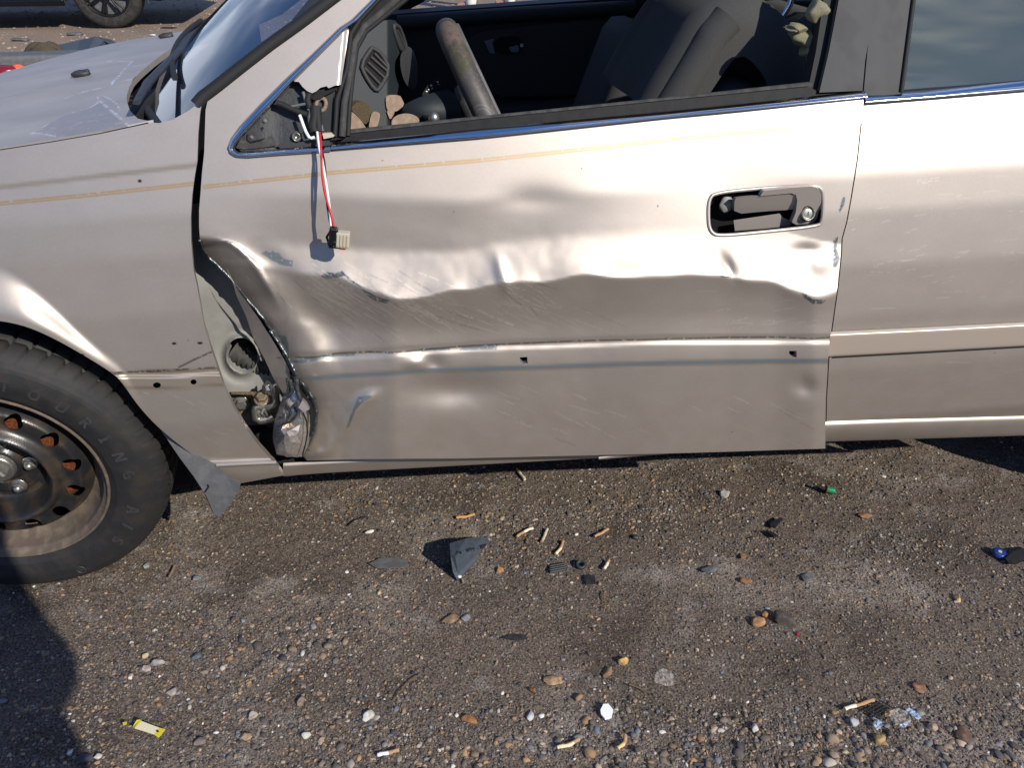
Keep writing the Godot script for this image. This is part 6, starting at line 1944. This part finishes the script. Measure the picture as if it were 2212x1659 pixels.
	single("clear_film", (func() -> Mb: return panel(smooth(ZB.call([1960, 1340, 2000, 1300, 2050, 1320, 2080, 1350, 2075, 1410, 2040, 1420, 1990, 1400, 1955, 1395]), true, 1), 3.0, func(p: Vector2) -> Vector3: return on_y(p.x, p.y, G + 0.005 + 0.005 * wn.get_noise_2d(p.x * 0.7, p.y * 1.2)) - on_y(1435, 1463), [], nofn, Vector3.UP)).call(), M["film"], "crumpled clear plastic film in the lower middle of the dirt", "plastic film", on_y(1435, 1463))
	# twigs, splinters
	for w in [[[1050, 475, 1066, 445, 1082, 408], ZA(), 0.0028, "tan plastic", "wood_splinter", "pale wood splinter below the front tyre", "splinter"], [[345, 1505, 400, 1430, 450, 1380, 505, 1345], ZB.call([0, 0])[0], 0.0009, "dry stem", "dry_stem", "long thin dry stem in the lower middle left", "stem"], [[1800, 1405, 1870, 1430, 1930, 1462], ZB.call([0, 0])[0], 0.0013, "dry stem", "dry_stem", "short straw coloured stem left of the clear film", "stem"], [[1645, 955, 1655, 910, 1640, 870, 1650, 830], ZB.call([0, 0])[0], 0.0011, "dry stem", "dry_stem", "curly dry stem right of the flat rubber piece", "stem"], [[65, 425, 100, 390, 180, 365], ZB.call([0, 0])[0], 0.0014, "rubber", "black_thread", "black thread curling on the dirt left of the shard", "thread"]]:
		var l := xf(w[0], 0.34938, w[1].x, w[1].y)
		var c := on_y(l[1].x, l[1].y)
		mb = Mb.new()
		var pts := []
		for p in smooth(l, false, 2): pts.append(on_y(p.x, p.y, G + w[2] + 0.003) - c)
		tube(mb, pts, w[2], 6)
		single(w[4], mb, M[w[3]], w[5], w[6], c)
	# stones that stand out
	var tan_ := Color(0.62, 0.50, 0.37)
	var orange := Color(0.62, 0.42, 0.24)
	var grey := Color(0.42, 0.42, 0.43)
	var white := Color(0.78, 0.76, 0.71)
	for w in [
		[971, 1338, 40, .7, .2, tan_ * 0.85, "flat tan brown stone below the black shard", .25], [1005, 1334, 26, .8, .6, grey, "grey squarish stone touching the flat tan one", .4],
		[1079, 1232, 20, .8, .1, orange, "orange stone just right of the black shard", .6], [1196, 1470, 46, .55, -.1, tan_, "long tan flake in the lower middle", .25],
		[1014, 1555, 40, .5, -.5, orange, "long orange brown stone in the lower middle", .5], [799, 1546, 32, .7, .7, white, "white oval pebble, lower middle left", .6],
		[1146, 1548, 24, .7, 1.2, Color(0.66, 0.66, 0.65), "pale grey chip left of the white paper", .4], [1312, 1452, 34, .6, .9, tan_ * 0.8, "oval olive tan stone left of the clear film", .4],
		[1345, 1428, 24, .8, .4, Color(0.70, 0.56, 0.32), "yellow lump above the oval olive stone", .8], [1151, 1491, 20, .6, -.6, orange * 0.9, "orange brown stone below the long tan flake", .5],
		[1250, 1506, 22, .7, .5, tan_ * 0.8, "tan brown stone right of the long tan flake", .7], [1637, 1345, 32, .8, .3, Color(0.64, 0.48, 0.32), "large tan stone beside the dark clod, right of middle", .7],
		[1650, 1328, 20, .8, 1.3, orange, "orange stone resting against the large tan one", .8], [1692, 1342, 58, .6, -.75, Color(0.30, 0.265, 0.235), "dark clod of dirt casting a black shadow", .6],
		[1723, 1369, 9, .9, 0, Color(0.6, 0.06, 0.10), "tiny red bead at the lower end of the dark clod", .9], [2066, 1292, 22, .7, 1.2, Color(0.72, 0.62, 0.42), "yellowish chewed lump right of the middle", .8],
		[1987, 1484, 34, .9, .2, Color(0.50, 0.36, 0.26), "flat rust brown stone above the wrapper", .3], [1612, 1254, 28, .7, -.4, orange * 0.9, "orange brown stone, upper right gravel", .4],
		[1603, 1202, 24, .6, .9, orange * 0.85, "small orange flake above the orange brown stone", .3], [1532, 1230, 42, .6, .1, grey * 0.75, "flat dark grey slab in the upper right gravel", .18],
		[1743, 1247, 38, .6, .3, grey * 0.8, "flat grey slab right of the orange brown stone", .18], [1868, 1114, 34, .5, -.3, Color(0.52, 0.36, 0.24), "brown flat stone below the green cap", .3],
		[1566, 1068, 26, .8, .4, white * 0.85, "pale stone in shadow left of the green cap", .7], [342, 1431, 30, .6, 0, Color(0.58, 0.55, 0.53), "pinkish grey oval stone at left", .6],
		[316, 1416, 16, .8, .5, Color(0.66, 0.60, 0.48), "square cream stone above the pinkish grey stone", .7], [318, 1444, 22, .7, -.4, Color(0.74, 0.66, 0.62), "pale pink stone below the pinkish grey stone", .6],
		[428, 1418, 24, .8, .4, Color(0.36, 0.40, 0.43), "blue grey stone right of the pinkish grey stone", .6], [373, 1494, 26, .7, .4, Color(0.56, 0.52, 0.48), "grey beige stone above the paper tag", .5],
		[547, 1545, 24, .8, 1.2, Color(0.64, 0.60, 0.54), "beige stone in the gravel right of the paper tag", .6], [532, 1592, 24, .9, .4, Color(0.62, 0.51, 0.40), "round tan stone near the bottom left centre", .6],
		[661, 1588, 20, .9, .2, Color(0.70, 0.69, 0.63), "round pale pebble near the bottom left centre", .7], [650, 1515, 26, .6, 1.1, Color(0.48, 0.42, 0.37), "upright brown grey stone at the edge of the smooth dirt", .6],
		[432, 1602, 28, .7, .1, Color(0.50, 0.45, 0.42), "rounded brown grey stone right of the paper tag", .6], [213, 1634, 16, .8, .4, white, "small white pebble at the bottom left edge", .7],
		[187, 1636, 30, .8, .2, Color(0.22, 0.23, 0.25), "dark slate stone at the bottom left edge", .5], [283, 1465, 10, .8, .4, white * 1.05, "tiny bright white pebble at left", .8],
		[318, 1222, 16, .7, 1.0, Color(0.60, 0.62, 0.62), "silvery pebble just off the tyre's lower edge", .6], [425, 1250, 20, .7, .3, Color(0.48, 0.53, 0.53), "grey green pebble below the mud flap", .5],
		[798, 1149, 22, .5, .4, white, "small white broken shell, left of the shard", .4], [820, 1279, 16, .7, 1.1, Color(0.74, 0.66, 0.50), "cream pebble below the dark leaf shaped scrap", .6],
		[1630, 1573, 18, .8, .7, white * 0.95, "white stone at the edge of the bottom gravel", .8], [1900, 1597, 26, .8, .5, Color(0.66, 0.55, 0.36), "tan gold stone in the bottom gravel", .7],
		[1842, 1560, 22, .9, .4, Color(0.60, 0.61, 0.60), "light grey round stone left of the wrapper", .7], [2012, 1572, 22, .8, .2, Color(0.60, 0.53, 0.45), "beige stone right of the wrapper", .7],
		[2080, 1590, 44, .7, 1.1, Color(0.36, 0.27, 0.215), "flat piece of brown rotten wood in the bottom right gravel", .3], [5, 1516, 20, .6, .2, Color(0.55, 0.55, 0.57), "white chip in the photographer's shadow", .5]]:
		stone(w[0], w[1], w[2], w[3], w[4], w[5], w[6], w[7])
func ZA() -> Vector2: return Vector2(0, 1079.4)

# ---------------------------------------------------------------- beyond the car
func build_background() -> void:
	var base := on_y(245, 62)
	var c := thing("dark_suv", "black parked car across the lot with a dark spoked wheel", "car", Vector3(base.x, G, base.z - 0.9))
	var z0 := base.z
	var X := base.x
	var mb := Mb.new()
	var outline := PackedVector2Array()
	for p in [[-4.6, .42], [-4.5, .30], [-3.35, .28]]: outline.append(Vector2(X + p[0], p[1]))
	for k in 13:
		var a := PI - PI * k / 12.0
		outline.append(Vector2(X - 2.85 + cos(a) * 0.42, 0.33 + sin(a) * 0.42 - (0.05 if k == 0 or k == 12 else 0.0)))
	for k in 17:
		var a := PI - PI * k / 16.0
		outline.append(Vector2(X + cos(a) * 0.42, 0.33 + sin(a) * 0.42 - (0.05 if k == 0 or k == 16 else 0.0)))
	for p in [[.55, .27], [.95, .34], [1.12, .52], [1.10, .85], [0.95, 1.0], [-0.55, 1.12], [-1.3, 1.62], [-3.6, 1.66], [-4.5, 1.1]]: outline.append(Vector2(X + p[0], p[1]))
	prism(mb, outline, func(p: Vector2, s: int) -> Vector3: return Vector3(p.x, p.y + G, z0 + 0.02 - 1.85 * s - 0.25 * maxf(0.0, p.y - 1.1) * (1 - 2 * s)), Vector3.BACK)
	part("body", mb, M["black paint"], c)
	mb = Mb.new()
	rbox(mb, Vector3(X - 1.42, 0.27 + G, z0 + 0.035), Vector3(2.0, 0.07, 0.06), Basis.IDENTITY, 0.02)
	part("side_sill", mb, M["black paint"], c)
	mb = Mb.new()
	rbox(mb, Vector3(X - 1.42, 0.62 + G, z0 + 0.03), Vector3(1.9, 0.012, 0.02), Basis.IDENTITY, 0.004)
	part("door_crease", mb, M["dark plastic"], c)
	part("wheel_arch_edge", strip(PackedVector2Array([Vector2(X - .43, .25), Vector2(X - .40, .45), Vector2(X - .25, .68), Vector2(X, .76), Vector2(X + .25, .68), Vector2(X + .40, .45), Vector2(X + .43, .25)]), func(p: Vector2) -> Vector3: return Vector3(p.x, p.y + G, z0 + 0.03), 0.012), M["dark plastic"], c)
	for wx in [0.0, -2.85]:
		var t := Transform3D(Basis.IDENTITY, Vector3(X + wx, 0.355 + G, z0 + 0.01))
		mb = Mb.new()
		lathe(mb, [Vector2(0.24, -0.02), Vector2(0.25, 0.0), Vector2(0.31, 0.005), Vector2(0.345, -0.02), Vector2(0.355, -0.05), Vector2(0.355, -0.2), Vector2(0.30, -0.23)], 64, t)
		var w := part("wheel", mb, M["dusty tyre"], c)
		mb = Mb.new()
		lathe(mb, [Vector2(0.243, -0.015), Vector2(0.235, 0.0), Vector2(0.225, -0.012), Vector2(0.215, -0.07)], 48, t)
		for k in 7:
			for d in [-0.10, 0.10]:
				var a := TAU * k / 7.0
				tube(mb, [t * Vector3(cos(a) * 0.04, sin(a) * 0.04, -0.015), t * Vector3(cos(a + d) * 0.23, sin(a + d) * 0.23, -0.012)], 0.011, 6)
		lathe(mb, [Vector2(0.0, 0.002), Vector2(0.035, 0.0), Vector2(0.06, -0.02)], 24, t)
		part("alloy_rim", mb, M["dark alloy"], w)
		mb = Mb.new()
		lathe(mb, [Vector2(0.0, -0.09), Vector2(0.22, -0.09)], 32, t)
		part("brake_disc", mb, M["flap"], w)
	# torn bumper cover lying on the ground beyond the hood
	var H := func(u: float, v: float, h: float) -> Vector3: return on_y(u, v, G + h)
	var bb := on_y(140, 118)
	c = thing("bumper_cover", "torn black bumper cover lying on the ground behind the hood", "bumper cover", bb)
	mb = Mb.new()
	var topl := [[30, 116, .04], [70, 110, .055], [110, 101, .07], [175, 86, .09], [207, 79, .12], [225, 88, .09], [243, 98, .045]]
	var lowl := [[30, 124, .02], [75, 124, .02], [118, 124, .02], [165, 116, .03], [192, 106, .06], [212, 101, .05], [240, 99, .03]]
	for k in topl.size() - 1:
		var a := topl[k] as Array
		var b := topl[k + 1] as Array
		var d := lowl[k + 1] as Array
		var e := lowl[k] as Array
		var pa: Vector3 = H.call(a[0], a[1], a[2])
		var pb: Vector3 = H.call(b[0], b[1], b[2])
		var pd: Vector3 = H.call(d[0], d[1], d[2])
		var pe: Vector3 = H.call(e[0], e[1], e[2])
		mb.flat4(pa, pb, pd, pe, Vector3.BACK)
		mb.flat4(pa, pb, pb + Vector3(0.05, -0.06, -0.25), pa + Vector3(0.05, -0.06, -0.25), Vector3.UP)
	part("skin", mb, M["shard plastic"], c)
	mb = Mb.new()
	for k in 5: mb.join(lump(1, 0.3, 200 + k, Vector3(0.10, 0.09, 0.08), 3), Transform3D(Basis.IDENTITY, H.call(80 + k * 8, 118 + (k % 2) * 5 - 5, 0.08)))
	part("torn_foam", mb, M["tan foam"], c)
	mb = Mb.new()
	mb.flat4(H.call(97, 122, .05), H.call(100, 98, .10), H.call(112, 110, .07), H.call(122, 124, .03), Vector3.BACK)
	part("bent_bracket", mb, M["rubber"], c)
	var bl := on_y(45, 134)
	c = thing("trim_panel", "grey blue plastic trim panel lying left of the torn bumper cover", "trim panel", bl)
	mb = Mb.new()
	rbox(mb, on_y(35, 130, G + 0.10), Vector3(1.0, 0.10, 0.25), Basis(Vector3.UP, 0.10), 0.03)
	part("panel", mb, M["flap"], c)
	mb = Mb.new()
	rbox(mb, on_y(20, 141, G + 0.03), Vector3(0.8, 0.03, 0.25), Basis(Vector3.UP, 0.10), 0.01)
	part("lip", mb, M["rubber"], c)
	var tl_ := on_y(20, 152)
	c = thing("tail_light", "broken red and orange tail light lying at the left edge", "tail light", tl_)
	mb = Mb.new()
	mb.join(lump(2, 0.05, 61, Vector3(0.12, 0.05, 0.08)), Transform3D(Basis(Vector3.BACK, 0.12), on_y(6, 156, G + 0.07)))
	part("red_lens", mb, M["red lens"], c)
	mb = Mb.new()
	mb.join(lump(2, 0.05, 62, Vector3(0.05, 0.04, 0.06)), Transform3D(Basis(Vector3.BACK, 0.12), on_y(40, 150, G + 0.08)))
	part("orange_lens", mb, M["orange lens"], c)
	# rubbish on the far ground
	for w in [[45, 88, 30, 8, "dark_scrap", "flap", "flat dark scrap on the far ground left of the other two"], [163, 75, 26, 9, "dark_scrap", "flap", "dark leafy scrap on the far ground behind the bumper cover"], [362, 62, 32, 4, "dark_scrap", "dark plastic", "thin dark scrap on the far ground above the washer nozzle"], [385, 82, 14, 6, "dark_scrap", "rubber", "small black scrap on the far ground beside the hood's far edge"], [331, 78, 13, 3, "white_scrap", "white paper", "small white scrap on the far ground beyond the hood"]]:
		var p := on_y(w[0], w[1])
		var s: float = EYE.distance_to(p) / FOCAL
		single(w[4], lump(2, 0.35, int(w[0]), Vector3(w[2] * 0.5 * s, w[3] * 0.35 * s, w[3] * 1.2 * s), 3), M[w[5]], w[6], "scrap", p + Vector3(0, 0.01, 0))

func limb(a: Vector3, b: Vector3, ra: float, rb: float) -> Array: return [a, b, ra, rb]
func person(at: Vector3, face: float, pose: Dictionary, label: String, shirt: Material, trousers: Material, cell: float) -> void:
	var root := thing("person", label, "person", at)
	var t := Transform3D(Basis(Vector3.UP, face), at)
	var j := {}
	for k in pose: j[k] = t * (pose[k] as Vector3)
	var legs := [limb(j.pelvis, j.belly, .18, .16), limb(j.hip_l, j.knee_l, .088, .060), limb(j.knee_l, j.ankle_l, .060, .048), limb(j.hip_r, j.knee_r, .088, .060), limb(j.knee_r, j.ankle_r, .060, .048)]
	var trunk := [limb(j.belly, j.chest, .175, .175), limb(j.chest, j.neck, .15, .07), limb(j.sh_l, j.sh_r, .085, .085), limb(j.sh_l, j.elbow_l, .062, .048), limb(j.elbow_l, j.wrist_l, .046, .034), limb(j.sh_r, j.elbow_r, .062, .048), limb(j.elbow_r, j.wrist_r, .046, .034)]
	var rest := [limb(j.neck, j.head, .058, .06), limb(j.head, j.head + t.basis * Vector3(0, .09, .015), .088, .092), limb(j.head + t.basis * Vector3(0, .02, -.02), j.head + t.basis * Vector3(0, -.03, -.06), .06, .045)]
	for s in ["l", "r"]:
		var w: Vector3 = j["wrist_" + s]
		var d: Vector3 = (w - j["elbow_" + s]).normalized()
		var across := d.cross(Vector3.UP).normalized()
		rest.append(limb(w, w + d * 0.08, .030, .036))
		for f in 4: rest.append(limb(w + d * 0.09 + across * (f - 1.5) * 0.019, w + d * (0.15 + 0.012 * (1.5 - absf(f - 1.5))) + across * (f - 1.5) * 0.021 + Vector3.DOWN * 0.02, .010, .008))
		rest.append(limb(w + d * 0.03 + across * 0.03, w + d * 0.08 + across * 0.055 * (1.0 if s == "l" else -1.0), .012, .009))
		rest.append(limb(j["ankle_" + s], j["ankle_" + s] + t.basis * Vector3(0, -.045, -.17), .045, .035))
	var all := legs.duplicate()
	all.append_array(trunk); all.append_array(rest)
	part("body", skin(all, cell, 0.03), M["skin"], root)
	var grow := func(l: Array, g: float) -> Array:
		var r := []
		for b in l: r.append([b[0], b[1], b[2] + g, b[3] + g])
		return r
	part("trousers", skin(grow.call(legs, 0.020), cell), trousers, root)
	part("shirt", skin(grow.call(trunk, 0.018), cell), shirt, root)
	part("hair", skin([limb(j.head + t.basis * Vector3(0, .09, .03), j.head + t.basis * Vector3(0, .13, .0), .095, .085)], cell), M["hair"], root)

func build_people() -> void:
	var stand := {"pelvis": Vector3(0, .95, 0), "belly": Vector3(0, 1.10, .01), "chest": Vector3(0, 1.30, .02), "neck": Vector3(0, 1.46, .03), "head": Vector3(0, 1.58, .0),
		"hip_l": Vector3(-.10, .90, 0), "knee_l": Vector3(-.12, .50, -.02), "ankle_l": Vector3(-.13, .09, .03), "hip_r": Vector3(.10, .90, 0), "knee_r": Vector3(.12, .50, -.02), "ankle_r": Vector3(.13, .09, .03),
		"sh_l": Vector3(-.18, 1.40, .02), "elbow_l": Vector3(-.24, 1.16, -.06), "wrist_l": Vector3(-.08, 1.16, -.16), "sh_r": Vector3(.18, 1.40, .02), "elbow_r": Vector3(.19, 1.06, -.02), "wrist_r": Vector3(.06, 1.16, -.16)}
	for k in stand: stand[k] = (stand[k] as Vector3) * 1.12
	person(Vector3(0.90, G, 1.70), 0.0, stand, "person in dark clothes holding both hands up at chest height, standing before the front door", M["dark cloth"], M["dark cloth"], 0.022)
	var walk := stand.duplicate()
	walk.merge({"knee_l": Vector3(-.14, .50, -.14), "ankle_l": Vector3(-.15, .09, -.20), "knee_r": Vector3(.14, .48, .04), "ankle_r": Vector3(.15, .11, .22), "elbow_l": Vector3(-.27, 1.16, .08), "wrist_l": Vector3(-.28, .95, -.05), "elbow_r": Vector3(.27, 1.16, -.05), "wrist_r": Vector3(.28, .98, -.20)}, true)
	var p := on_y(1058, 22)
	person(Vector3(p.x, G, p.z), 1.2, walk, "person in pale trousers walking far behind the car, seen through its windows", M["dark cloth"], M["pale cloth"], 0.028)

func _ready() -> void:
	var cam := Camera3D.new()
	cam.name = "camera"
	cam.position = EYE
	cam.basis = B
	cam.fov = 2.0 * rad_to_deg(atan(829.5 / FOCAL))
	cam.near = 0.02
	cam.far = 400.0
	add_child(cam)
	var env := Environment.new()
	var sky := ProceduralSkyMaterial.new()
	sky.sky_top_color = Color(0.30, 0.48, 0.76)
	sky.sky_horizon_color = Color(0.66, 0.76, 0.87)
	sky.sky_curve = 0.12
	sky.ground_bottom_color = Color(0.36, 0.31, 0.27)
	sky.ground_horizon_color = Color(0.50, 0.46, 0.42)
	sky.sky_energy_multiplier = 0.93
	var clouds := NoiseTexture2D.new()
	clouds.width = 1024
	clouds.height = 512
	clouds.seamless = true
	clouds.noise = noise(88, 0.011, 5)
	var cg := Gradient.new()
	cg.offsets = PackedFloat32Array([0.44, 0.58, 0.76])
	cg.colors = PackedColorArray([Color(0, 0, 0, 0), Color(0.45, 0.46, 0.48, 0.5), Color(0.95, 0.95, 0.95, 0.85)])
	clouds.color_ramp = cg
	sky.sky_cover = clouds
	env.sky = Sky.new()
	env.sky.sky_material = sky
	env.background_mode = Environment.BG_SKY
	env.tonemap_mode = Environment.TONE_MAPPER_LINEAR
	env.tonemap_exposure = 1.16
	env.sdfgi_enabled = true
	env.ssao_enabled = true
	env.ssil_enabled = true
	var we := WorldEnvironment.new()
	we.name = "world"
	we.environment = env
	add_child(we)
	var sun := DirectionalLight3D.new()
	sun.name = "sun"
	sun.light_color = Color(1.0, 0.976, 0.94)
	sun.light_energy = 1.5
	sun.light_angular_distance = 0.5
	sun.shadow_enabled = true
	add_child(sun)
	sun.look_at_from_position(SUN_TO * 20.0, Vector3.ZERO)
	make_lut()
	FLARE_S = smooth(FLARE, false, 3)
	make_door()
	materials()
	more_materials()
	build_ground()
	build_gravel()
	build_car()
	build_litter()
	build_background()
	build_people()

func more_materials() -> void:
	worn("shard plastic", Color(0.22, 0.25, 0.28), Color(0.26, 0.29, 0.32), 0.5, 0.0, 12.0, 0.02, 0.15)
	mat("green plastic", Color(0.10, 0.48, 0.30), 0.4)
	mat("blue cap", Color(0.11, 0.21, 0.47), 0.3, 0.2)
	mat("white paper", Color(0.90, 0.90, 0.92), 0.7)
	mat("tag paper", Color(0.80, 0.77, 0.64), 0.6)
	mat("yellow paper", Color(0.76, 0.71, 0.18), 0.6)
	worn("dry stem", Color(0.52, 0.42, 0.27), Color(0.40, 0.32, 0.20), 0.9)
	for q in [["film", Color(0.80, 0.77, 0.72, 0.30)], ["blue grey film", Color(0.60, 0.66, 0.74, 0.85)], ["tan film", Color(0.70, 0.58, 0.40, 0.7)]]:
		var m := mat(q[0], q[1], 0.30)
		m.transparency = BaseMaterial3D.TRANSPARENCY_ALPHA
	mat("black paint", Color(0.03, 0.032, 0.035), 0.2)
	mat("dark alloy", Color(0.11, 0.11, 0.12), 0.4, 0.4)
	worn("dusty tyre", Color(0.20, 0.185, 0.165), Color(0.13, 0.125, 0.12), 0.9, 0.0, 3.0)
	mat("red lens", Color(0.45, 0.05, 0.09), 0.3)
	mat("orange lens", Color(0.90, 0.36, 0.15), 0.15)
	mat("skin", Color(0.62, 0.45, 0.36), 0.6)
	mat("hair", Color(0.08, 0.06, 0.05), 0.7)
	mat("dark cloth", Color(0.10, 0.11, 0.13), 0.95)
	mat("pale cloth", Color(0.80, 0.80, 0.77), 0.95)
